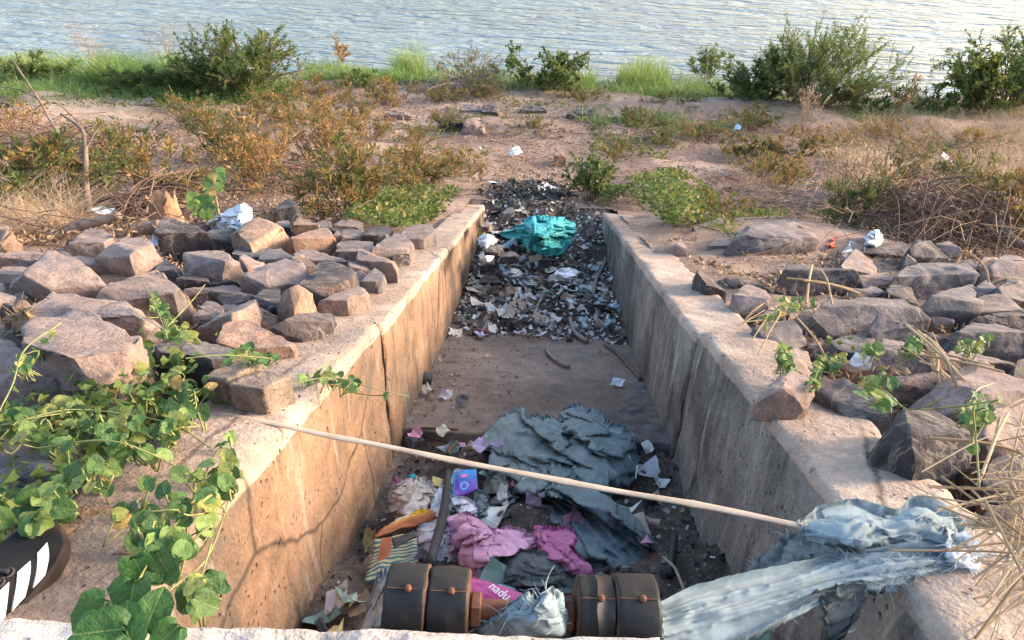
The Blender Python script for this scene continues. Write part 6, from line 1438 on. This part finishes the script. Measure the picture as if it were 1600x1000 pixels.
creeper('leaf_litter', 'dry bits caught between the left rocks', [(0, 560), (240, 520), (430, 560), (640, 365), (300, 360), (0, 390)], 4200, G_LITTER, .03, .03, .35, .3, 10, .25, -.03, 'leaf litter')
creeper('leaf_litter', 'dry bits caught between the right rocks', [(1060, 360), (1180, 520), (1300, 640), (1440, 760), (1600, 860), (1600, 400), (1300, 420)], 3600, G_LITTER, .03, .03, .35, .3, 11, .25, -.03, 'leaf litter')
def twig_litter(label, poly, n, L, r, seed, mat, hmax=.05):
    rr = np.random.default_rng(seed); poly = np.array(poly, float); lo, hi = poly.min(0), poly.max(0); pts = []
    while len(pts) < n:
        p = lo+(hi-lo)*rr.random(2)
        if inpoly(p, poly): pts.append(p)
    pts = np.array(pts); P = UU(pts[:, 0], pts[:, 1], .01+hmax*rr.random(n)**2); P = P[(P[:, 0] < XL-.3) | (P[:, 0] > XR+.3) | (P[:, 1] > 5.8)]; mb = MB()
    for p in P:
        a = rr.uniform(0, 6.283); l = L*rr.uniform(.3, 1.3); d = np.array([math.cos(a), math.sin(a), rr.normal(0, .12)])*l/2; k = rr.normal(0, .12*l, 3); k[2] = abs(k[2])
        V, F = tube(np.array([p-d, p+k, p+d]), r*rr.uniform(.5, 1.5), 3, False); mb.add(V, F, rr.random())
    return tag(mb.build('twig_litter', mat, None, P.mean(0)), label, 'twigs', None, 'stuff')
twig_litter('dead twigs scattered over the soil in the middle ground', [(560, 330), (760, 315), (940, 318), (1240, 340), (1300, 215), (900, 165), (560, 170)], 700, .24, .0035, 1, TWIG)
twig_litter('dead twigs and stems scattered under the left shrubs', [(-20, 375), (300, 340), (600, 330), (600, 150), (-20, 160)], 800, .36, .0026, 2, TWIG, .14)
twig_litter('dead twigs and stems scattered on the right bank', [(1040, 360), (1300, 372), (1620, 385), (1620, 180), (1230, 200), (1080, 300)], 800, .34, .0026, 3, TWIG, .12)
twig_litter('pale dry stalks over the right bank', [(1200, 320), (1300, 350), (1620, 370), (1620, 180), (1230, 200)], 450, .36, .0022, 4, G_STRAW, .2)
tuft('dry_grass', 'sparse dry grass over the soil behind the channel', 'grass', [(560, 320), (760, 300), (940, 310), (1240, 330), (1240, 160), (900, 150), (500, 140)], 2200, .12, G_STRAW, .4, .3, 41, .006, .9, .9, 'stuff')
tuft('dry_grass', 'dry grass among the orange shrubs at left', 'grass', [(0, 330), (600, 330), (600, 160), (0, 180)], 3000, .2, G_STRAW, .45, .3, 42, .006, .9, .8, 'stuff')
creeper('leaf_litter', 'dark brown crumbs over the far soil by the river', [(560, 200), (1250, 235), (1600, 260), (1600, 150), (1000, 135), (480, 130)], 11000, G_LITTER, .02, .055, .35, .18, 12, .4, .0, 'leaf litter')
creeper('creeping_plant', 'dull green low plants along the river bank at left', [(-20, 165), (300, 168), (470, 160), (480, 130), (-20, 125)], 5000, G_CREEP, .16, .06, .4, .25, 13, .25)
creeper('creeping_plant', 'patchy green low plants along the central river bank', [(560, 150), (940, 172), (1200, 190), (1200, 140), (700, 125)], 3600, G_CREEP, .12, .06, .4, .35, 14, .3)
# plant growing out of the heap by the right wall
shrub('green_weed', 'grey green weed growing in the litter at the far right wall end', 'plant', H_(915, 392), .34, .26, G_DARK, 24, 1900, .04, .5, .55, .3, TWIG, .004, (0, .25), None, 90, 7)
shrub('dry_weed', 'dry yellow weed at the far end of the left wall', 'plant', H_(752, 350), .26, .10, G_STRAW, 8, 160, .05, .3, .4, .2, TWIG_G, .004, (0, 0), None, 91, 5)
# brush, branches, logs
def brush(name, label, cat, px, n, Lx, H, seed, mat, r=.006):
    rr = np.random.default_rng(seed); C = U(*px); mb = MB()
    for i in range(n):
        a = rr.normal(0, .85)+(math.pi if rr.random() < .5 else 0); l = Lx*rr.uniform(.5, 1.1); u = rr.normal(0, .34)*Lx; h = H*max(.03, (1-(u/Lx)**2))*rr.random()
        p0 = C+[u-l/2*math.cos(a), rr.normal(0, .22)-l/2*math.sin(a), h*rr.uniform(.0, .6)]; p2 = C+[u+l/2*math.cos(a), rr.normal(0, .22)+l/2*math.sin(a), h*rr.uniform(.0, .9)]
        m_ = (p0+p2)/2+[0, rr.normal(0, .06), h*.45*rr.random()+.02]
        P = crom([p0, m_+rr.normal(0, .05, 3), p2], 9); V, F = tube(P, np.linspace(r, r*.4, 9)*rr.uniform(.5, 1.6), 4, False); mb.add(V, F)
    o = mb.build(name, mat, None, C); return tag(o, label, cat, kind=None)
brush('brush_pile', 'dome shaped pile of dead brown branches above the right rocks', 'brush pile', (1455, 376), 480, .62, .58, 1, TWIG, .004)
brush('brush_pile', 'loose tangle of thin dead twigs left of the brush pile', 'brush pile', (1290, 330), 150, .55, .26, 2, TWIG_G, .004)
brush('twig_tangle', 'tangle of dead reddish twigs at the upper left edge', 'twigs', (70, 240), 120, .9, .5, 3, TWIG, .006)
brush('twig_tangle', 'dead twigs heaped around the tree stump', 'twigs', (235, 335), 90, .8, .25, 4, TWIG, .006)
brush('twig_tangle', 'thin dead twigs under the orange shrubs', 'twigs', (480, 300), 110, .9, .35, 5, TWIG, .005)
brush('twig_tangle', 'grey bent twigs on the central river bank', 'twigs', (720, 145), 90, 1.0, .3, 6, TWIG_G, .007)
def limbs(name, label, cat, specs, mat, group=None):
    "specs: list of (points px with depth offset, r0, r1); depth from the first point"
    z0 = depth(U(*specs[0][0][0][:2])); root = None; B = U(*specs[0][0][0][:2])
    mb = MB()
    for pts, r0, r1 in specs:
        P = crom([UZ(p[0], p[1], z0+(p[2] if len(p) > 2 else 0)) for p in pts], 22); V, F = tube(P, np.linspace(r0, r1, 22), 7); mb.add(V, F)
    return tag(mb.build(name, mat, None, B), label, cat, group)
limbs('bare_sapling', 'bare dead sapling standing left above the rocks', 'sapling', [([(140, 338), (134, 285), (133, 225), (126, 200), (95, 178)], .024, .008), ([(134, 232), (150, 205), (165, 190)], .008, .003), ([(133, 250), (118, 215), (100, 205), (92, 230)], .006, .003)], WOOD)
limbs('long_branch', 'long thin bare branch slanting up to the far left', 'branch', [([(192, 300), (150, 262), (95, 213), (60, 155), (18, 92)], .017, .006), ([(60, 155), (30, 140), (-10, 135)], .006, .003)], WOOD)
limbs('thin_branch', 'thin branch leaning right behind the stump', 'branch', [([(182, 286), (220, 250), (265, 212)], .010, .004)], TWIG)
limbs('thin_branch', 'reddish thin branch lying left of the sapling', 'branch', [([(140, 332), (95, 295), (42, 272)], .011, .006)], TWIG)
limbs('thin_branch', 'dark thin branch right of the stump', 'branch', [([(270, 330), (290, 305), (312, 285)], .009, .004)], TWIG)
limbs('thin_branch', 'thin bare stem rising from the brush pile at right', 'branch', [([(1370, 300), (1385, 250), (1398, 190)], .009, .004), ([(1392, 212), (1430, 225), (1470, 240)], .005, .003)], TWIG)
limbs('thin_branch', 'arched thin stem over the dry grass at right', 'branch', [([(1465, 275), (1500, 235), (1545, 215), (1578, 225)], .008, .004)], TWIG)
limbs('fallen_log', 'grey fallen log above the left rocks', 'log', [([(80, 370), (115, 355), (150, 347), (188, 336)], .035, .020)], WOOD)
limbs('fallen_log', 'grey broken branch touching the domed pink rock', 'log', [([(172, 342), (200, 356), (240, 372)], .026, .018)], WOOD)
limbs('fallen_log', 'short thick brown log beside the stump', 'log', [([(200, 362), (225, 358), (250, 352)], .040, .034)], WOOD)
limbs('fallen_log', 'thick dark branch under the brush pile', 'log', [([(1375, 372), (1405, 350), (1435, 332)], .030, .016)], WOOD)
limbs('fallen_log', 'thick dark root at the right edge under yellow leaves', 'log', [([(1610, 392), (1580, 372), (1560, 345)], .040, .02)], WOOD)
# tree stump with split orange wood
c0 = U(262, 352); rr = np.random.default_rng(5); th = np.arange(18)/18*2*math.pi
prof = []
for hgt, r_ in ((-.05, .085), (.03, .08), (.10, .072), (.16, .07)): prof.append(np.stack([c0[0]+r_*1.15*np.cos(th)*(1+.12*np.sin(3*th)), c0[1]+r_*np.sin(th)*(1+.12*np.cos(2*th)), c0[2]+hgt+(.10*rr.random(18)-.03)*(hgt > .15)], 1))
V = np.concatenate(prof+[np.repeat((c0+[0, 0, .09])[None], 18, 0)])
SPL = m_simple('split_wood', (.33, .19, .11), .85, 20, .35, .9, 30, .01); tag(mesh('tree_stump', V, gridF(5, 18, True), SPL, False, c0), 'splintered orange tree stump above the maroon slab', 'stump')
o, _ = cloth('coir_tuft', 'dry orange fibre tuft on the dark left rock', 'fibre tuft', '18,505,.05 30,488,.12 40,484,.14 44,496,.1 36,508,.06 24,514,.02', G_STRAW, .02, .04, (.8, .02, .02), .012, 71, 20, 60)
strands('frayed_thread', np.array([U(34+rr.normal()*5, 498+rr.normal()*5, .12) for _ in range(40)]), 90, .09, .003, G_STRAW, o, 3, .8)

# ------------------------------------------------------------------ vines with single leaves
def leaf_shape(seed, lobes):
    rr = np.random.default_rng(seed); n = 15; th = np.linspace(-math.pi*.94, math.pi*.94, n)
    r = .5*(1+.18*np.cos(th))*(1+lobes*np.cos(3*th))*(1-.35*np.exp(-((np.abs(th)-math.pi)/.35)**2))+.02*rr.normal(0, 1, n)
    x = r*np.sin(th); y = .42+r*np.cos(th)*1.12
    O = np.stack([x, y, .22*np.abs(x)-.28*(y-.35)**2+.035*rr.normal(0, 1, n)], 1)
    I = np.stack([x*.5, .30+(y-.30)*.5, .13*np.abs(x)-.08*(y-.35)**2+.015*rr.normal(0, 1, n)+.02], 1)
    V = np.vstack([[0, .08, 0], I, O]); F = []
    for i in range(n-1):
        F.append([0, 1+i, 2+i]); F.append([1+i, 1+n+i, 2+n+i]); F.append([1+i, 2+n+i, 2+i])
    me = bpy.data.meshes.new('leaf'); fill(me, V, np.array(F), True); me.materials.append(VLEAF); return me
m = Mt('vine_leaf'); oc = m.ocol(); c = m.coord(); sx_ = m.n('SeparateXYZ'); m.set(sx_.inputs[0], c)
f = m.noise(4, 4, .6, m.coord(shift=True)); col = m.mix(.45, oc, m.ramp(f, [(.3, (.3,)*3), (.7, (.72,)*3)]), 'OVERLAY')
ax_ = m.math('ABSOLUTE', sx_.outputs[0]); col = m.mix(m.ramp(ax_, [(0, .55), (.025, .0)]), col, (.28, .34, .14))
vn = m.math('PINGPONG', m.math('ADD', sx_.outputs[1], m.math('MULTIPLY', ax_, -.9)), .09)
col = m.mix(m.ramp(vn, [(0, .35), (.012, 0)]), col, (.22, .30, .11))
m.fin(col, .5, m.bump(f, .3, .02), Specular_IOR_Level=.35)
tr = m.n('BsdfTranslucent'); m.set(tr.inputs[0], col); mx = m.n('MixShader'); mx.inputs[0].default_value = .38
m.set(mx.inputs[1], m.p.outputs[0]); m.set(mx.inputs[2], tr.outputs[0]); m.set(m.out.inputs[0], mx.outputs[0]); VLEAF = m.m
VL = [leaf_shape(k, lb) for k, lb in enumerate((.03, .06, .10, .14, .16, .08))]
VSTEM = m_simple('vine_stem', (.20, .21, .08), .7, 30, .4, .2, 60)
LCOL = [((.055, .125, .035), .33), ((.10, .18, .05), .31), ((.18, .26, .075), .21), ((.33, .34, .09), .11), ((.40, .27, .10), .04)]
def add_leaf(root, P, size, rr, face=None, col=None, tilt=.45):
    o = bpy.data.objects.new('leaf', VL[int(rr.integers(len(VL)))]); link(o, root); o.location = Vector(P)-root.location; o.scale = (size,)*3
    N = np.array([.1, -.45, 1.0]) if face is None else np.array(face, float); N = N/np.linalg.norm(N)+rr.normal(0, tilt, 3); N /= np.linalg.norm(N)
    a = rr.normal(0, 1, 3); a[2] -= .5; a -= N*np.dot(a, N); a /= np.linalg.norm(a); x = np.cross(a, N); o.location = Vector(np.asarray(P)-a*size*.45)-root.location
    o.matrix_local = Matrix.Translation(o.location) @ Matrix(((x[0], a[0], N[0]), (x[1], a[1], N[1]), (x[2], a[2], N[2]))).to_4x4() @ Matrix.Diagonal((size, size, size, 1))
    if col is None: col = LCOL[int(rr.choice(5, p=[c_[1] for c_ in LCOL]))][0]
    j = rr.uniform(.8, 1.25); o.color = (col[0]*j, col[1]*j, col[2]*j, 1); return o
def vine(name, label, polys, sizes, h, seed, stems=(), cat='vine', group=None, face=None, extra=0, base=0.0):
    rr = np.random.default_rng(seed); A = np.concatenate([np.array(p, float) for p, n in polys]); root = empty(name, U(*A.mean(0), base), label, cat, group)
    pts = []
    for poly, n in polys:
        poly = np.array(poly, float); lo, hi = poly.min(0), poly.max(0); k = 0; mine = []
        best = lambda: lo+(hi-lo)*rr.random(2)
        tries = 0
        while k < n and tries < 40000:
            p = best(); tries += 1
            if not inpoly(p, poly): continue
            if tries < 6000 and vnoise(np.array([[p[0]/42, p[1]/34, seed]]), seed)[0] < -.42: continue
            mine.append(p); k += 1
        pts += mine
    L = []
    for p in pts:
        hh = h*rr.random()**.8+base+.012; P = U(p[0], p[1], hh); s = rr.uniform(*sizes)*(.60 if base < .2 and p[0] < 800 else .62)
        add_leaf(root, P, s, rr, face); L.append(P)
    mb = MB()
    L = np.array(L)
    for i in range(len(L)):
        d = np.linalg.norm(L-L[i], axis=1); j = np.argsort(d)[1:4]
        q = L[int(rr.choice(j))] if len(j) else L[i]
        if np.linalg.norm(q-L[i]) > .3: continue
        mid = (L[i]+q)/2+[0, 0, -.02]+rr.normal(0, .012, 3); V, F = tube(crom([L[i], mid, q-[0, 0, .015]], 7), .0016, 4, False); mb.add(V, F)
    for st in stems:
        P = crom([U(x, y, base+z) for x, y, z in st], 30); V, F = tube(P, .0013, 5, False); mb.add(V, F)
    if mb.n: mb.build('stem', VSTEM, root)['kind'] = 'stuff'
    if extra:
        n = extra; i = rr.integers(0, len(L), n); P = L[i]+rr.normal(0, .045, (n, 3))*[1, 1, .3]-[0, 0, .006]; P = P[(P[:, 0] < XL-WT-.02) | (P[:, 0] > XR+WT+.02)]; n = len(P); D = rr.normal(0, 1, (n, 3)); D[:, 2] *= .5
        V, F = leaf_quads(P, D, .024*rr.uniform(.5, 1.2, n), .8, rr); o = mesh('undergrowth', V, F, G_CREEP, False, None, root, {'v': np.repeat(np.clip(.26+.18*rr.normal(0, 1, n), 0, 1), 4)}); o['kind'] = 'stuff'
    return root
vine('leafy_vine', 'dense green leafy vine covering the left wall end and ground', [
    ([(-10, 660), (100, 632), (200, 605), (330, 590), (330, 640), (300, 660), (230, 690), (130, 680), (-10, 690)], 95),
    ([(100, 690), (230, 670), (300, 640), (280, 690), (200, 750), (140, 790), (95, 800), (-10, 850), (-10, 770), (60, 770)], 95),
    ([(210, 540), (255, 525), (290, 560), (330, 590), (230, 610), (205, 590)], 40),
    ([(230, 740), (300, 740), (360, 680), (372, 760), (330, 790), (260, 815), (160, 815)], 55)], (.028, .052), .10, 3,
    [[(20, 660, .1), (120, 640, .1), (260, 660, .08), (330, 700, .06)], [(60, 700, .1), (180, 690, .12), (300, 740, .05), (350, 760, .03)]], extra=1300)
vine('leafy_vine', 'leafy vine at the left frame edge above the black shoe', [([(-20, 762), (95, 772), (110, 806), (40, 826), (-20, 838)], 46), ([(-20, 640), (120, 622), (130, 690), (60, 705), (-20, 690)], 60)], (.03, .055), .09, 23, [[(0, 665, .1), (70, 650, .11), (140, 640, .08)]], extra=250)
vine('leafy_vine', 'thin vine climbing between the left rocks with a yellow tip', [([(222, 440), (236, 445), (262, 480), (285, 500), (300, 500), (312, 520), (262, 540), (240, 500)], 46)], (.025, .042), .08, 5, [[(215, 432, .16), (235, 460, .14), (248, 490, .1), (262, 530, .08)], [(262, 510, .1), (300, 470, .12), (320, 445, .14)]], group=None, base=.05)
vine('leafy_vine', 'short vine trailing over the flat slab toward the bricks', [([(300, 548), (400, 540), (432, 552), (430, 566), (320, 570)], 16)], (.03, .045), .03, 6, [[(290, 560, .12), (350, 555, .12), (425, 560, .1)]], base=.09)
vine('leafy_vine', 'small vine hanging over the inner edge of the left wall', [([(468, 592), (500, 572), (535, 585), (575, 600), (612, 616), (600, 622), (540, 602), (480, 604)], 22)], (.028, .042), .02, 7, [[(450, 600, .05), (520, 590, .04), (580, 606, .03), (640, 620, .0)], [(470, 600, .03), (500, 575, .05), (540, 555, .06)]], base=.02)
VB_ = vine('leafy_vine', 'large dark leaved vine in the lower left foreground', [([(215, 800), (300, 770), (345, 790), (330, 850), (280, 880), (230, 900), (205, 860)], 16), ([(285, 900), (350, 900), (345, 950), (290, 965)], 9)], (.035, .06), .07, 8, [[(300, 790, .04), (250, 850, .06), (215, 910, .08), (190, 960, .1)], [(230, 950, .08), (280, 910, .05), (330, 860, .03), (370, 740, .03)], [(330, 850, .05), (310, 930, .04), (350, 915, .05)]], base=.02)
rr = np.random.default_rng(40)
for x, y, s, h in [(150, 960, .085, .13), (205, 930, .085, .12), (235, 965, .08, .11), (195, 990, .08, .12), (215, 885, .075, .09), (255, 895, .07, .08), (170, 985, .08, .13), (242, 830, .06, .06), (290, 810, .055, .05), (265, 990, .06, .1), (330, 765, .05, .04), (325, 905, .045, .05), (300, 935, .05, .05), (140, 985, .07, .13)]:
    add_leaf(VB_, U(x, y, h), s*.56, rr, (.1, -.5, 1), (.045, .12, .03), .25)
vine('leafy_vine', 'yellow green vine sprig on the huge boulder at left edge', [([(20, 560), (40, 530), (85, 500), (100, 515), (45, 570), (15, 600)], 18)], (.022, .038), .03, 9, [[(0, 640, .05), (20, 600, .08), (40, 545, .1), (95, 505, .1)]], base=.12)
vine('leafy_vine', 'vine patch beside the right wall at the cane stems', [([(1190, 470), (1270, 462), (1290, 475), (1230, 490), (1185, 505)], 34)], (.022, .036), .05, 10, base=.06)
vine('leafy_vine', 'vine patch in the gap along the right wall', [([(1215, 540), (1265, 530), (1320, 545), (1325, 570), (1270, 590), (1290, 600), (1265, 608), (1215, 560)], 62)], (.024, .040), .06, 11, extra=200, base=.04)
vine('leafy_vine', 'vine with big leaf on the brown rock right of the wall', [([(1345, 590), (1395, 585), (1400, 630), (1370, 640), (1340, 610)], 16), ([(1340, 540), (1370, 530), (1372, 556), (1345, 556)], 5)], (.03, .055), .06, 12, [[(1330, 600, .1), (1380, 610, .12), (1420, 640, .14), (1480, 620, .2)]], base=.07)
vine('leafy_vine', 'dark green vine sprig on the brick shaped rock', [([(1410, 530), (1460, 532), (1465, 552), (1420, 556)], 14)], (.028, .048), .04, 13, base=.10)
vine('leafy_vine', 'dark green vine sprig on the long grey slab at right', [([(1490, 540), (1550, 525), (1552, 545), (1500, 552)], 15)], (.028, .048), .04, 14, base=.10)
vine('leafy_vine', 'yellow vine sprigs hanging over the straw at right', [([(1505, 620), (1560, 615), (1565, 650), (1530, 680), (1520, 720), (1505, 690)], 26)], (.02, .036), .10, 15, [[(1440, 640, .15), (1500, 635, .2), (1560, 625, .22)], [(1520, 640, .2), (1525, 690, .15), (1530, 760, .1)]], base=.12)
# broad leaved sapling
SP = vine('young_sapling', 'young plant with broad green and yellow leaves beside the white sack', [([(318, 275), (345, 268), (356, 290), (345, 310), (320, 300)], 12), ([(300, 310), (325, 305), (330, 335), (305, 340)], 8)], (.07, .11), .10, 16, cat='sapling', face=(.1, -1, .6), base=.25)
z0 = depth(U(345, 352)); V, F = tube(crom([UZ(345, 355, z0), UZ(340, 325, z0), UZ(333, 285, z0)], 12), np.linspace(.010, .005, 12), 6); mesh('stem', V, F, VSTEM, True, None, SP)

# ------------------------------------------------------------------ straw heap at the right edge, canes on rocks
def canes(name, label, cat, n, cen, sx, sy, L, r, ang, seed, mat, base=.06, hz=.12, asd=.45, sl=.15):
    rr = np.random.default_rng(seed); mb = MB()
    for i in range(n):
        c = UU([cen[0]+sx*rr.normal()], [cen[1]+sy*rr.normal()], base+hz*rr.random())[0]; a = ang+asd*rr.normal(); l = L*rr.uniform(.5, 1.2)
        d = np.array([math.cos(a), math.sin(a), sl*rr.normal()]); k = np.array([0, 0, .06*l])+rr.normal(0, .02*l, 3)
        P = crom([c-d*l/2, c+k, c+d*l/2], 8); V, F = tube(P, r*rr.uniform(.5, 1.3), 5, False); mb.add(V, F, np.clip(.55+.25*rr.normal(), 0, 1))
    o = mb.build(name, mat, None, U(*cen)); return tag(o, label, cat)
M_CANE = G_STRAW
canes('straw_heap', 'heap of dry straw stems at the right edge by the blue sack', 'straw', 85, (1668, 735), 38, 60, .22, .0012, .6, 1, M_CANE, .10, .16, .5)
canes('straw_heap', 'thin dry straw hanging down beside the right wall end', 'straw', 80, (1618, 850), 24, 50, .26, .0013, .95, 2, M_CANE, .05, .16, .6)
canes('dry_cane', 'thicker dry canes bent over the dark boulder', 'cane', 5, (1545, 705), 20, 28, .2, .0022, .75, 3, M_CANE, .14, .10, .3)
canes('dry_cane', 'broken dry cane stems lying on the flat topped dark block', 'cane', 4, (1275, 445), 16, 12, .26, .0042, .9, 4, M_CANE, .14, .06, .5)
canes('dry_cane', 'frayed dry stems standing in the gap of the right rocks', 'cane', 14, (1470, 565), 8, 16, .20, .0032, 1.7, 5, M_CANE, .08, .08, .25, .4)
canes('dry_cane', 'dry stems by the reddish stone next to the right wall', 'cane', 8, (1190, 500), 12, 12, .18, .0018, 1.1, 6, M_CANE, .06, .06, .5)
limbs('straw_stalk', 'long thin arched dry stem between right rocks', 'stem', [([(1310, 610), (1280, 540), (1240, 490)], .0035, .002)], M_CANE)
limbs('straw_stalk', 'thin curved dry stem at the upper right rocks', 'stem', [([(1545, 450), (1540, 420), (1515, 395), (1500, 392)], .0055, .003)], M_CANE)
limbs('straw_stalk', 'pale bent cane at the right frame edge', 'stem', [([(1545, 445), (1575, 435), (1610, 440)], .009, .008)], M_CANE)
limbs('straw_stalk', 'thin straight straw across the dark boulder', 'stem', [([(1412, 735), (1450, 700), (1488, 680)], .0022, .0016)], M_CANE)
limbs('straw_stalk', 'horizontal straw below the dark boulder', 'stem', [([(1415, 735), (1470, 728), (1540, 722)], .0035, .002)], M_CANE)
limbs('straw_stalk', 'black dry twig lying on the soil mound', 'stem', [([(1155, 401), (1190, 396), (1240, 378)], .012, .006)], TWIG)
